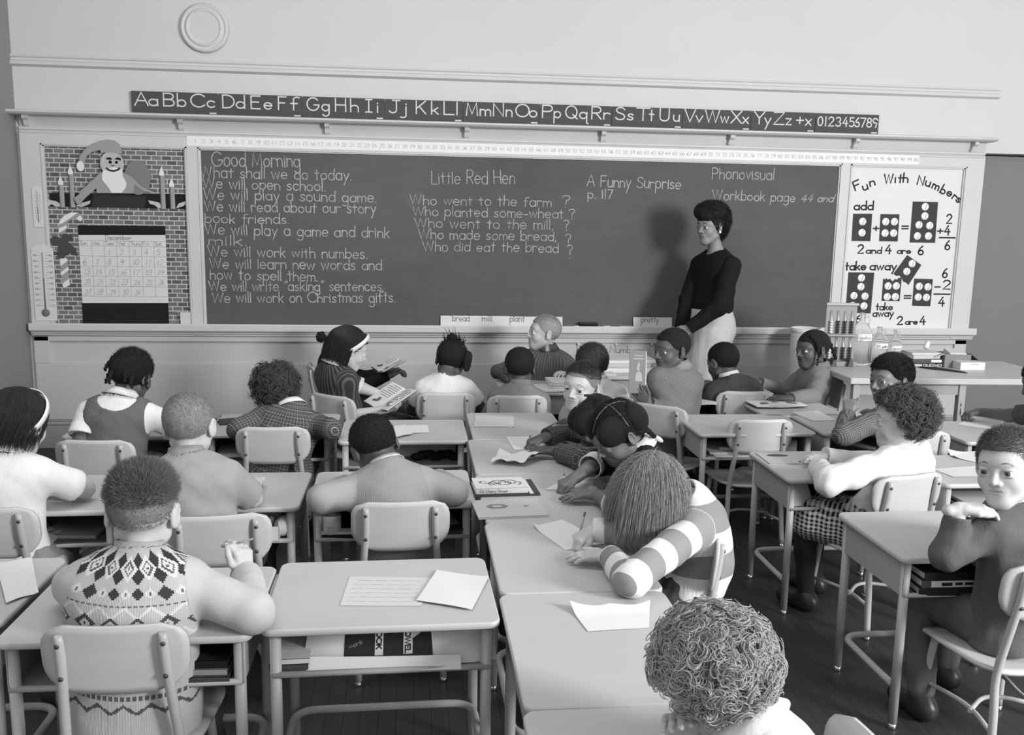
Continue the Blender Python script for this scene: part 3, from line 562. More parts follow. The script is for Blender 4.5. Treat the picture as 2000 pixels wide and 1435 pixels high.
# ------------------------------------------------------------------ things standing on the chalk rail
def wordcard(words, x0, x1, z1, lab, n=3):
    t = thing('word_card', lab, 'card', ((x0+x1)/2, D-.020, .8795), 0, 'word cards on the chalk rail'); w = x1-x0
    M = Matrix.Rotation(math.radians(-9), 4, 'X')
    MB().box(-w/2, w/2, 0, .0016, 0, z1-.878, M).build('card', M_CAL, t)
    b = MB()
    for tx, a, e in words: write(b, tx, lambda x, z: M @ Vector((x, -.0007, z)), (a-(x0+x1)/2, .034), (e-(x0+x1)/2, .034), .050, .0042)
    b.build('lettering', mat('felt_pen', .14, .8), t)
wordcard([('bread', .282, .404)], .196, .496, .951, 'white word card reading bread, leftmost on the chalk rail')
wordcard([('mill', .474+.02, .564)], .4965, .69, .9505, 'white word card reading mill, between bread and plant')
wordcard([('plant', .652+.045, .802)], .6905, 1.080, .948, 'long white word card reading plant, behind the blond boy')
wordcard([('pretty', 1.665, 1.795)], 1.606, 1.896, .949, 'white word card reading pretty, beside the teacher\'s hands')
e = thing('chalk_eraser', 'dark felt chalkboard eraser lying on the chalk rail', 'eraser', (1.268, D-.030, .8785))
MB().bevbox(-.068, .068, -.022, .022, 0, .022, .006).build('felt', mat('felt', .02, .95, .1), e); MB().bevbox(-.068, .068, -.022, .022, .0222, .034, .004).build('back', mat('eraser_back', .035, .6), e)
for x, lab in ((1.185, 'short white chalk stick just left of the eraser'), (1.405, 'short white chalk stick just right of the eraser')):
    tag(MB().tube([(x-.022, D-.035, .8835), (x+.022, D-.038, .8835)], .005, 10).build('chalk_stick', M_PAPER), lab, 'chalk', 'chalk sticks on the rail')
tag(MB().tube([(1.50, D-.032, .8835), (1.60, D-.034, .8835)], .0045, 8).build('pointer', M_G3), 'thin pale stick on the rail left of the word card pretty', 'stick')
sg = thing('numbers_sign', 'pale paper strip lettered Numbers pinned low on the wainscot', 'sign', (1.49, D+.0165, .0))
MB().box(-.29, .255, -.002, 0, .62, .752).build('strip', mat('sign_paper', .50, .8), sg)
b = MB(); write(b, 'al', lambda x, z: Vector((x, -.0028, z)), (-.17+.04, .685), (-.085, .685), .052, .0045); write(b, 'Numbers', lambda x, z: Vector((x, -.0028, z)), (-.045, .683), (.215, .680), .052, .0045); b.build('lettering', mat('felt_pen', .14), sg)
for x in (1.206, 1.487, 1.757): tag(MB().ball((x, D+.008, .748), .009, .009, .009, 10, 6).build('push_pin', mat('pin_white', .8, .3, .5)), 'round white push pin in the wainscot, %s' % {1.206: 'left of the Numbers sign', 1.487: 'through the Numbers sign', 1.757: 'right of the Numbers sign'}[x], 'pin', 'push pins along the wainscot')

# ------------------------------------------------------------------ desks and chairs
M_TOP = mat('desk_laminate', .50, .42, .35, .05, 7, .05, 250); M_EDGE = mat('desk_edge', .50, .5, .3); M_STEEL = mat('painted_steel', .42, .42, .4, .05, 9); M_STEELD = mat('painted_steel_box', .36, .5, .35, .05, 6); M_CHROME = mat('chrome', .75, .2, .5, .02, metal=1.0); M_INBOX = mat('desk_inside', .10, .6, .25)
def ply(name, v): return mat(name, v, .45, .35, .10, 5, .06, 200, stretch=(1, 6, 6))
M_PLY = ply('plywood', .50); M_RIVET = mat('rivet', .10, .35, .5, .02, metal=.6)
DW, DD, DH = .612, .470, .600
def make_desk():
    t = thing('school_desk', 'desk', 'desk')
    MB().plate(DW, DD, .030, DH-.020, DH, 6, e=.004).build('desktop', M_TOP, t)
    b = MB(); zb = .462; w, d = DW/2-.022, DD/2-.022
    for x in (-w, w-.003): b.box(x, x+.003, -d, d, zb, DH-.020)
    b.box(-w, w, d-.003, d, zb, DH-.020); b.box(-w, w, -d+.012, d, zb, zb+.003); b.build('book_box', M_STEELD, t)
    b = MB(); b.tube([(-w+.005, -d+.004, zb+.004), (w-.005, -d+.004, zb+.004)], .0085, 10); b.build('front_rail', M_STEEL, t)
    for sx in (-1, 1):
        for sy in (-1, 1):
            x, y = sx*(DW/2-.034), sy*(DD/2-.036)
            l = MB().tube([(x, y, .020), (x, y, DH-.020)], .0150, 14).build('leg', M_STEEL, t)
            MB().lathe([(.0135, 0), (.0158, .003), (.0158, .010), (.0145, .0198)], 14, Matrix.Translation((x, y, 0))).build('glide', M_CHROME, l)
    P = fillet([(-DW/2+.034, -DD/2+.05, .145), (-DW/2+.034, DD/2-.050, .145), (DW/2-.034, DD/2-.050, .145), (DW/2-.034, -DD/2+.05, .145)], .075, 6)
    MB().tube(P, .0115, 12).build('foot_rail', M_STEEL, t)
    return t
def curved_panel(w, h, r0, r1, dep, th, n=18, m=10):
    """rounded plywood panel in x-z, hollowed in y; returns verts and faces"""
    V = []; F = []
    rows = []
    for j in range(m+1):
        v = j/m; z = (v-.5)*h
        r = r1 if v > .5 else r0; dz = min((1-v)*h if v > .5 else v*h, r)
        inset = r-math.sqrt(max(r*r-(r-dz)**2, 0)); inset *= 1.0
        rows.append((z, w/2-inset))
    for side in (0, 1):
        for z, hw in rows:
            for i in range(n+1):
                x = -hw+2*hw*i/n; y = dep*(1-(x/(w/2))**2)+side*th; V.append((x, -y, z))
    k = (n+1)*(m+1)
    for j in range(m):
        for i in range(n):
            a = j*(n+1)+i; F.append((a, a+1, a+n+2, a+n+1)); F.append((k+a, k+a+n+1, k+a+n+2, k+a+1))
    E = [j*(n+1) for j in range(m+1)], [j*(n+1)+n for j in range(m+1)], list(range(n+1)), [m*(n+1)+i for i in range(n+1)]
    for e in E:
        for a, c in zip(e, e[1:]): F.append((a, c, k+c, k+a))
    return V, F
CH_S = .335
def make_chair():
    t = thing('school_chair', 'chair', 'chair')
    V, F = curved_panel(.340, .180, .080, .060, .024, .011)
    Mb = Matrix.Translation((0, -.172, .588)) @ Matrix.Rotation(math.radians(7), 4, 'X')
    b = MB(); b.add([Mb @ Vector(p) for p in V], F, True); bk = b.build('backrest', M_PLY, t)
    b = MB(); n, m = 14, 12; V = []; F = []
    for side in (0, 1):
        for j in range(m+1):
            for i in range(n+1):
                u, v = -1+2*i/n, -1+2*j/m; k = 1/max(1e-6, (abs(u)**5+abs(v)**5)**.2) if (u or v) else 1; q = max(abs(u), abs(v))
                x, y = u*min(k*q, 1)*.185, v*min(k*q, 1)*.175
                V.append((x*(1+.06*v), y, CH_S-.010*(1-u*u)*(1-.4*v)-.018*max(0, v-.55)**2*4-side*.011))
    k = (n+1)*(m+1)
    for j in range(m):
        for i in range(n):
            a = j*(n+1)+i; F.append((a, a+1, a+n+2, a+n+1)); F.append((k+a, k+a+n+1, k+a+n+2, k+a+1))
    for e in (list(range(n+1)), [m*(n+1)+i for i in range(n+1)], [j*(n+1) for j in range(m+1)], [j*(n+1)+n for j in range(m+1)]):
        for a, c in zip(e, e[1:]): F.append((a, c, k+c, k+a))
    b.add(V, F, True); b.build('seat', M_PLY, t)
    for sx in (-1, 1):
        P = bez([(sx*.150, -.190, .018), (sx*.142, -.172, .20), (sx*.136, -.160, .318), (sx*.124, -.190, .50), (sx*.119, -.204, .58), (sx*.118, -.214, .655)], 4)
        rr = [.0125]*(len(P)-4)+[.0125, .0120, .011, .0085]
        l = MB().tube(P, rr, 12).build('leg', M_STEEL, t); MB().lathe([(.011, 0), (.0138, .003), (.0138, .009), (.0122, .018)], 12, Matrix.Translation((sx*.150, -.190, 0))).build('glide', M_CHROME, l)
        P = bez([(sx*.152, .160, .018), (sx*.140, .145, .20), (sx*.130, .130, .307), (sx*.100, .10, .320)], 4)
        l = MB().tube(P, .0120, 12).build('leg', M_STEEL, t); MB().lathe([(.011, 0), (.0138, .003), (.0138, .009), (.0122, .018)], 12, Matrix.Translation((sx*.152, .160, 0))).build('glide', M_CHROME, l)
        for z in (.545, .632):
            MB().lathe([(.001, 0), (.0065, 0), (.0055, .003), (.001, .004)], 10, Matrix.Translation((sx*.1195, -.2105-(z-.545)*.12+.0, z)) @ Matrix.Rotation(PI/2+.12, 4, 'X')).build('rivet', M_RIVET, bk)
    P = fillet([(-.147, -.180, .135), (-.10, -.02, .135), (-.145, .150, .135)], .12, 5); P2 = [(-p.x, p.y, p.z) for p in P]
    b = MB().tube(P, .0075, 8).tube(P2, .0075, 8); b.tube(fillet([(-.125, -.05, .135), (0, .045, .135), (.125, -.05, .135)], .12, 6), .0075, 8); b.build('stretcher', M_STEEL, t)
    return t
DESK = None; CHAIR = None
def desk(x, y, rz, lab, grp='school desks'):
    global DESK
    o = make_desk() if DESK is None else copy_tree(DESK)
    if DESK is None: DESK = o
    o.location = (x, y, 0); o.rotation_euler = (0, 0, math.radians(rz)); o['label'] = lab; o['group'] = grp; return o
def chair(x, y, rz, lab, grp='school chairs'):
    """x, y under the seat centre; rz = 0 faces the board"""
    global CHAIR
    o = make_chair() if CHAIR is None else copy_tree(CHAIR)
    if CHAIR is None: CHAIR = o
    o.location = (x, y, 0); o.rotation_euler = (0, 0, math.radians(rz)); o['label'] = lab; o['group'] = grp; return o
# left block, rows facing the board
desk(-.083, 2.462, 1, 'school desk at the front with two loose papers on top and workbooks inside')
desk(-.708, 2.430, 0, 'school desk in front of the boy in the patterned sweater')
desk(-1.345, 2.540, 0, 'school desk at the lower left corner with a white sheet on its edge')
desk(-.078, 3.478, 1, 'school desk under the elbows of the boy in the ribbed cardigan')
desk(-.715, 3.472, 0, 'school desk of the boy in the light shirt, open box of supplies inside')
desk(-1.345, 3.465, 0, 'school desk of the girl in white at the left wall')
desk(-.045, 4.462, 0, 'empty-seated school desk with crumpled white sheets, beside the plaid dress girl')
desk(-.690, 4.622, 0, 'school desk of the girl in the plaid dress bent over')
desk(-1.330, 4.600, 0, 'school desk of the girl in the grey jumper')
# middle column, turned sideways
desk(.520, 4.560, 90, 'sideways school desk with one blank sheet, farthest of the middle column')
desk(.492, 3.946, 90, 'sideways school desk of the child in plaid sleeves, second of the middle column')
desk(.486, 3.334, 90, 'sideways school desk with pale workbook and stacked readers on it')
desk(.478, 2.722, 90, 'sideways school desk of the girl in the striped sweater')
desk(.472, 2.106, 90, 'nearest sideways school desk, before the curly blond child')
desk(.465, 1.490, 90, 'sideways school desk at the very front beside the curly blond child')
# right block
desk(1.724, 4.562, 0, 'unoccupied school desk with an empty chair, papers stuffed in its box')
desk(1.838, 3.740, 0, 'school desk of the curly-haired girl in the white blouse')
desk(1.842, 2.845, 0, 'nearest right-hand school desk of the boy resting chin on hands')
desk(2.372, 4.562, 0, 'school desk with white sheet before the smiling boy')
desk(2.465, 3.645, 0, 'school desk with two white sheets behind the curly-haired girl')
desk(3.005, 4.355, 0, 'school desk at the right edge with a child\'s writing hand on it')
# first row by the board
desk(.84, 5.67, 180, 'school desk of the blond boy in striped shirt, its closed back outward')
desk(1.93, 5.63, 0, 'school desk before the boy in the dark sweater')
desk(2.16, 5.05, 90, 'sideways school desk with the open picture book of the braided girl')
# chairs
chair(-.705, 2.32, 0, 'school chair of the boy in the patterned sweater, nearest at left')
chair(-.66, 3.13, 9, 'slightly turned school chair of the boy in the light shirt')
chair(-.052, 3.25, 3, 'school chair of the boy in the ribbed cardigan')
chair(-.645, 4.42, 0, 'school chair of the girl in the plaid dress')
chair(-1.345, 4.185, -4, 'school chair of the girl in the grey jumper')
chair(-1.40, 3.245, 0, 'school chair of the girl in white by the left wall')
chair(.182, 5.265, 0, 'school chair of the girl in the plain white shirt')
chair(.578, 5.18, 0, 'school chair of the boy in the grey shirt facing the blond boy')
chair(1.43, 4.86, -40, 'school chair of the boy in the checked jacket')
chair(1.945, 5.285, -4, 'school chair of the boy in the dark sweater')
chair(1.735, 4.53, 0, 'empty school chair tucked at the unoccupied right-hand desk')
chair(1.90, 3.50, 15, 'turned school chair of the curly-haired girl')
chair(1.86, 2.56, 4, 'school chair at the lower right of the boy resting on his hands')
chair(2.48, 5.54, 90, 'sideways school chair of the girl with braids')
chair(-.33, 5.17, -38, 'sideways school chair of the girl with the white headband')
chair(-.47, 6.12, -80, 'sideways school chair behind the headband girl, by the wall')
chair(.735, 2.74, 90, 'sideways school chair of the girl in the striped sweater')
chair(.75, 3.40, 90, 'sideways school chair of the girl in the dark dress')
chair(.75, 3.98, 90, 'sideways school chair of the child in plaid sleeves')
chair(.76, 4.58, 90, 'sideways school chair of the boy looking at the camera')
chair(.84, 5.95, 180, 'school chair of the blond boy, facing away from the board')
chair(1.07, 5.13, 0, 'school chair of the crew-cut boy in the white shirt')
chair(.66, 1.48, 90, 'sideways school chair of the curly blond child, nearest to us')
chair(2.40, 4.24, 0, 'school chair of the smiling boy')
chair(3.16, 4.26, 30, 'school chair at the far right edge')

# ------------------------------------------------------------------ tables at the front
def table(name, lab, x0, x1, y0, y1, h, th, legs, m, rz=0):
    cx, cy = (x0+x1)/2, (y0+y1)/2; t = thing(name, lab, 'table', (cx, cy, 0), math.radians(rz)); w, d = (x1-x0)/2, (y1-y0)/2
    MB().bevbox(-w, w, -d, d, h-th, h, .004).build('tabletop', m, t)
    lx0, lx1 = legs[0]-cx, legs[1]-cx
    for y0 in (-d+.045, d-.065): MB().box(lx0, lx1, y0, y0+.020, h-th-.07, h-th).build('apron', mat('table_apron', .34, .6), t)
    for x in (lx0, lx1):
        for y in (-d+.055, d-.055): MB().bevbox(x-.021, x+.021, y-.021, y+.021, 0, h-th, .003).build('leg', M_STEELD, t)
    return t
TBZ = .752
table('display_table', 'pale topped table holding jugs, abacus and boxes below the number chart', 2.575, 3.95, 5.055, 5.78, TBZ, .036, (2.63, 3.285), M_TOP, -2)
st = table('side_table', 'low grey table piled with papers under the Numbers sign', 1.06, 1.862, 5.66, 6.16, .664, .022, (1.10, 1.82), M_TOP)
MB().box(-.36, .36, -.19, -.18, .30, .63).build('front_panel', mat('side_panel_grey', .16, .6), st)
bn = thing('round_bin', 'tall white round carton standing behind the braided girl by the chalk rail', 'bin', (2.83, 6.345, 0)); MB().lathe([(.098, 0), (.106, .90), (.101, .90), (.094, .04)], 40).build('drum', M_CAL, bn); MB().lathe([(.1075, .875), (.110, .880), (.110, .902), (.1045, .905), (.1045, .876)], 40, None, False).build('rim', M_PAPER, bn)
# two-tier abacus board
ab = thing('abacus', 'tall two-tier abacus board with bead rods standing on the display table', 'abacus', (2.715, 5.575, TBZ), math.radians(-6)); M_ABW = mat('abacus_wood', .30, .6); M_BD = mat('bead_dark', .03, .3, .5); M_BL = mat('bead_white', .72, .35)
MB().bevbox(-.098, .098, 0, .010, .03, .385, .002).build('board', M_ABW, ab); MB().bevbox(-.104, .104, -.016, .016, .385, .400, .003).build('top_rail', M_STEEL, ab); MB().bevbox(-.104, .104, -.030, .004, .188, .202, .003).build('shelf', M_ABW, ab); MB().bevbox(-.104, .104, -.045, .010, 0, .03, .003).build('base', M_ABW, ab)
for x in (-.055, .050): MB().prism([(x-.012, 0), (x+.022, 0), (x+.016, .052), (x, .052)], .055, Matrix.Translation((0, -.02, 0))).build('foot', mat('abacus_foot', .10, .6), ab)
for tier, z0 in ((0, .035), (1, .203)):
    for i, x in enumerate((-.066, -.022, .022, .066)):
        r = MB().tube([(x, -.014, z0), (x, -.014, z0+.150)], .0022, 8).build('rod', M_CHROME, ab)
        for k in range(5): MB().ball((x, -.014, z0+.012+k*.0165), .0115, .0115, .0080, 12, 7).build('bead', M_BL if i == 0 else M_BD, r)
# glass measuring jugs
def glass():
    n = NT('clear_glass'); b = n.b; b.inputs['Base Color'].default_value = (.93, .93, .93, 1); b.inputs['Roughness'].default_value = .03; b.inputs['IOR'].default_value = 1.12; b.inputs['Transmission Weight'].default_value = .94; n.bump(n.noise(9, n.coord('Object'), 2), .08, .004); return n.m
M_GL = glass()
for x, y, R, h, lw, word, lz, lab in ((2.872, 5.605, .070, .335, .095, 'gallon', .182, 'largest clear glass jug with a white gallon label, next to the abacus'), (3.000, 5.615, .060, .245, .09, '1/2 gallon', .125, 'middle clear glass jug with a white label between two others'), (3.112, 5.62, .046, .225, .07, 'quart', .110, 'smallest clear glass jug with a white label, right of the three')):
    t = thing('glass_jug', lab, 'jug', (x, y, TBZ), 0, 'glass jugs on the display table'); k = h/.335
    MB().lathe([(.001, .004), (R*.92, .003), (R, .014*k), (R*1.0, .19*k), (R*.92, .225*k), (R*.60, .262*k), (R*.26, .280*k), (R*.22, .318*k), (R*.28, .322*k), (R*.28, h), (R*.20, h), (R*.17, .285*k), (R*.53, .257*k), (R*.88, .22*k), (R*.96, .18*k), (R*.95, .016*k), (.001, .010)], 32, None, False).build('glass', M_GL, t)
    MB().tube([(R*.25, 0, .305*k), (R*.55, 0, .312*k), (R*.72, 0, .29*k), (R*.66, 0, .268*k), (R*.5, 0, .262*k)], .005, 8).build('handle', M_GL, t)
    b = MB(); n_ = 14; a0 = lw/R/1.9; V = []
    for i in range(n_+1):
        a = -PI/2-a0+2*a0*i/n_
        for z in (lz-.020*k, lz+.024*k): V += [(math.cos(a)*(R+.0008), math.sin(a)*(R+.0008), z)]
    b.add(V, [(2*i, 2*i+2, 2*i+3, 2*i+1) for i in range(n_)], True); b.build('label', M_PAPER, t)
    b = MB(); write(b, word, lambda u, z, R=R: Vector((math.cos(-PI/2+u/R)*(R+.0018), math.sin(-PI/2+u/R)*(R+.0018), z)), (-lw*.40, lz-.008), (lw*.40, lz-.008), .020*k, .0022); b.build('lettering', mat('felt_pen', .14), t)
# ------------------------------------------------------------------ books, boxes, papers
def book(name, lab, loc, dims, rz, cov, group=None, tilt=(0, 0), pages=None, cat='book'):
    """closed book lying flat: pages block between two boards, spine along -x edge of its front"""
    w, d, h = dims; t = thing(name, lab, cat, loc, 0, group); t.rotation_euler = (math.radians(tilt[0]), math.radians(tilt[1]), math.radians(rz)); e = min(.0025, h*.2)
    MB().box(-w/2+.004, w/2-.005, -d/2+.003, d/2-.004, e, h-e).build('pages', pages or M_PAPER, t)
    b = MB(); b.box(-w/2, w/2, -d/2, d/2, 0, e); b.box(-w/2, w/2, -d/2, d/2, h-e, h); b.box(-w/2, w/2, -d/2-.001, -d/2+.003, 0, h); b.build('cover', cov, t); return t
def sheet(lab, P, z, curl=.004, name='paper_sheet', group='loose papers on the desks', m=None, lines=0, seed=0, corner=None, n=10):
    """a sheet of paper through four ground-plan corners (near-left, near-right, far-right, far-left), gently lifted"""
    rnd = random.Random(seed+len(lab)); c = [Vector((p[0], p[1])) for p in P]; o = sum(c, Vector((0, 0)))/4; t = thing(name, lab, 'paper', (o.x, o.y, z), 0, group)
    ph = [rnd.uniform(0, 6) for _ in range(4)]; V = []; F = []
    def H(u, v):
        h = curl*(.5+.5*math.sin(2.3*u+ph[0])*math.sin(1.9*v+ph[1])+.25*math.sin(5*u+4*v+ph[2])+(.35*abs(math.sin(7*u-5*v+ph[3])) if curl > .02 else 0))
        if corner:
            for (cu, cv, amp, rad) in corner: h += amp*max(0, 1-math.hypot(u-cu, v-cv)/rad)**2
        return max(h, 0)+.0006
    for s in (0, 1):
        for j in range(n+1):
            for i in range(n+1):
                u, v = i/n, j/n; q = (c[0]*(1-u)+c[1]*u)*(1-v)+(c[3]*(1-u)+c[2]*u)*v-o; V.append((q.x, q.y, H(u, v)-s*.0005))
    k = (n+1)**2
    for j in range(n):
        for i in range(n): a = j*(n+1)+i; F += [(a, a+1, a+n+2, a+n+1), (k+a, k+a+n+1, k+a+n+2, k+a+1)]
    MB().add(V, F, True).build('sheet', m or M_SHEET, t)
    if lines:
        b = MB()
        for r in range(lines):
            v = .86-.72*r/max(lines-1, 1); pts = []; m_ = 26
            for i in range(m_):
                u = .08+.84*i/m_*rnd.uniform(.97, 1); w = v+.010*math.sin(i*2.1+r)*(1 if i % 5 else 0); pts.append((u, w))
            V = []; 
            for (u, w) in pts:
                for dv in (-.004, .004): q = (c[0]*(1-u)+c[1]*u)*(1-w-dv)+(c[3]*(1-u)+c[2]*u)*(w+dv)-o; V.append((q.x, q.y, H(u, w)+.0006))
            b.add(V, [(2*i, 2*i+2, 2*i+3, 2*i+1) for i in range(m_-1) if (i+r) % 6])
        b.build('writing', mat('pencil_faint', .50), t)
    return t
M_SHEET = mat('writing_paper', .74, .85, .1, .02, 9); M_NEWS = mat('soft_grey_paper', .60, .85, .1, .03, 9); ZD = DH+.0005
def Z2(*p): return [(q[0], q[1]) for q in p]
sheet('soft grey ruled sheet half under a white one on the front centre desk', Z2((-0.195, 2.361, 0.6), (0.022, 2.345, 0.6), (0.067, 2.54, 0.6), (-0.183, 2.567, 0.6)), ZD, .001, m=M_NEWS, lines=6)
sheet('bright white sheet lying askew at the right of the front centre desk', Z2((0.009, 2.372, 0.606), (0.156, 2.303, 0.606), (0.219, 2.524, 0.606), (0.071, 2.592, 0.606)), ZD+.0035, .004)
sheet('white sheet curling over the edge of the lower left corner desk', Z2((-1.071, 2.422, 0.61), (-1.021, 2.505, 0.61), (-1.131, 2.744, 0.61), (-1.229, 2.729, 0.61)), ZD, .012)
sheet('crumpled white sheet on the desk ahead of the cardigan boy, upper of two', Z2((-0.083, 4.356, 0.6), (0.078, 4.395, 0.6), (0.075, 4.554, 0.6), (-0.094, 4.559, 0.6)), ZD, .006, lines=2)
sheet('crumpled white sheet on the desk ahead of the cardigan boy, lower of two', Z2((-0.084, 4.261, 0.6), (-0.002, 4.343, 0.6), (-0.038, 4.534, 0.6), (-0.123, 4.467, 0.6)), ZD+.007, .007)
sheet('plain ruled sheet alone on the farthest sideways desk', Z2((0.304, 4.513, 0.6), (0.508, 4.507, 0.6), (0.536, 4.765, 0.6), (0.333, 4.796, 0.6)), ZD, .0015, lines=4, m=M_NEWS)
sheet('ruled sheet under the hands of the child in plaid sleeves', Z2((0.459, 4.036, 0.6), (0.665, 4.086, 0.6), (0.55, 4.294, 0.6), (0.446, 4.297, 0.6)), ZD, .001, lines=5)
sheet('badly crumpled white sheet on the desk of the child in plaid sleeves', Z2((0.329, 3.786, 0.615), (0.464, 3.743, 0.605), (0.553, 3.847, 0.615), (0.382, 3.958, 0.625)), ZD, .030, corner=[(0, 1, .02, .5)], seed=3)
sheet('white sheet the child in the dark dress is writing on', Z2((0.508, 3.405, 0.6), (0.692, 3.403, 0.6), (0.749, 3.598, 0.6), (0.611, 3.551, 0.6)), ZD, .001, lines=4)
sheet('white sheet with lifted corner under the striped sweater girl\'s hands', Z2((0.48, 2.743, 0.6), (0.63, 2.796, 0.6), (0.519, 3.045, 0.6), (0.405, 2.975, 0.6)), ZD, .0015, corner=[(0, 1, .016, .30)])
sheet('large white sheet with curled edge on the nearest sideways desk', Z2((0.442, 2.16, 0.6), (0.605, 2.173, 0.6), (0.642, 2.309, 0.61), (0.42, 2.303, 0.61)), ZD, .002, corner=[(0, 1, .022, .45), (1, 1, .014, .3), (.5, 1, .010, .5)])
sheet('white sheet on the desk of the smiling boy', Z2((2.129, 4.605, 0.6), (2.271, 4.627, 0.6), (2.277, 4.877, 0.6), (2.11, 4.838, 0.6)), ZD, .002)
sheet('curling white sheet at the back of the desk behind the curly-haired girl', Z2((2.444, 3.822, 0.61), (2.516, 3.714, 0.6), (2.669, 3.938, 0.6), (2.473, 3.916, 0.6)), ZD, .003, corner=[(0, 1, .018, .6), (0, 0, .010, .4)])
sheet('white sheet nearer the front of the desk behind the curly-haired girl', Z2((2.254, 3.51, 0.6), (2.38, 3.52, 0.6), (2.497, 3.68, 0.6), (2.24, 3.64, 0.6)), ZD, .003)
sheet('white sheet beside the writing hand at the right edge desk', Z2((2.886, 4.504, 0.6), (3.019, 4.355, 0.6), (3.2, 4.572, 0.6), (3.098, 4.7, 0.6)), ZD, .002)
sheet('pale papers lying at the left of the jumper girl\'s desk', Z2((-1.603, 4.381, 0.6), (-1.473, 4.377, 0.6), (-1.524, 4.702, 0.6), (-1.624, 4.705, 0.6)), ZD, .003)
sheet('paper on the desk beside the boy in the dark sweater', Z2((1.614, 5.035, 0.6), (1.741, 5.033, 0.6), (1.884, 5.412, 0.6), (1.747, 5.38, 0.6)), ZD, .006)
# stacked readers
bk = book('workbook', 'large thin dark workbook with a white stripe, lowest of the readers stack', (.352, 3.428, ZD), (.248, .200, .0075), 92, M_DK, 'readers on the sideways desk'); MB().box(.085, .100, -.098, .098, .0076, .0081).build('stripe', M_PAPER, bk)
bk.rotation_euler.z = math.radians(3)
bk = book('reader', 'white storybook with dark picture on its cover atop the readers stack', (.332, 3.415, ZD+.0085), (.200, .150, .020), 3, M_CAL, 'readers on the sideways desk'); b = MB()
for i in range(11): a = i*2.4; strip(b, _arc(-.065+.0125*i, .012*math.sin(i*1.7), .016+.006*(i % 3), math.degrees(a), math.degrees(a)+150+40*(i % 2), .022), .0035, lambda x, z: Vector((x, z, .0206)), .0001*i)
b.build('picture', M_DK, bk); b = MB(); write(b, 'On Cherry Street', lambda x, z: Vector((x, -.0765, z)), (-.085, .005), (.02, .005), .010, .0016); b.build('title', mat('grey_ink', .2), bk)
bk = book('workbook', 'pale workbook with a dark hexagon emblem on the sideways desk', (.345, 3.172, ZD), (.250, .205, .006), 4, mat('pale_cover', .55, .5), 'readers on the sideways desk'); b = MB(); em = [(-.052, .0), (-.035, .024), (.012, .024), (.032, .0), (.012, -.024), (-.035, -.024)]
b.add([(x-.03, y+.02, .0064) for x, y in em], [tuple(range(6))]); b.add([(x, y, .0064) for x, y in ((.055, .022), (.078, .016), (.060, .002))], [(0, 1, 2)]); b.build('emblem', mat('emblem_grey', .22), bk)
MB().add([(-.03+x*.5-.005, y*.45+.02, .0068) for x, y in em], [tuple(range(6))]).build('badge', mat('pale_cover', .55), bk)
bk = book('booklet', 'pale booklet with dark oval emblem on the curly-haired girl\'s desk', (1.655, 3.835, ZD), (.205, .19, .004), -3, mat('pale_cover', .55)); b = MB(); b.lathe([(.001, .0), (.05, 0), (.001, .0004)], 24, Matrix.Translation((-.02, .045, .0042)) @ Matrix.Scale(.42, 4, (0, 1, 0))); b.build('emblem', mat('emblem_dark', .10), bk)
def pencil(lab, a, b_, r=.0036):
    a, b_ = Vector(a), Vector(b_); d = (b_-a); t = thing('pencil', lab, 'pencil', a, 0, 'pencils in hands'); u = d.normalized(); L = d.length; q = lambda s: u*s
    MB().tube([q(0), q(.004), q(.018)], [.0004, .0012, r], 8).build('point', M_G3, t); MB().tube([q(.018), q(L-.014)], r, 6).build('barrel', mat('pencil_yellow', .42, .35, .4), t); MB().tube([q(L-.014), q(L)], r*1.05, 8).build('eraser_end', mat('eraser_rubber', .16), t)
pencil('long pencil in the hand of the girl in the striped sweater', (0.529, 2.806, 0.602), (0.551, 2.8, 0.707))
pencil('pale pencil in the hand of the child in the dark dress', (0.573, 3.409, 0.602), (0.584, 3.4, 0.672))
pencil('pencil held by the child in plaid sleeves', (0.53, 4.132, 0.602), (0.534, 4.06, 0.663))
pencil('short pale pencil held at the right edge desk', (3.015, 4.69, 0.604), (2.995, 4.66, 0.682))
pencil('pencil lying across the curly-haired girl\'s desk', (1.80, 3.80, ZD+.004), (1.69, 3.765, ZD+.005))
pencil('pencil propped on the desk left of the girl in plaid', (-0.982, 4.553, 0.604), (-0.965, 4.66, 0.633))
tag(book('notebook', 'dark notebook at the left side of the plaid girl\'s desk', (-.93, 4.66, ZD), (.10, .13, .006), 20, M_DK), None)
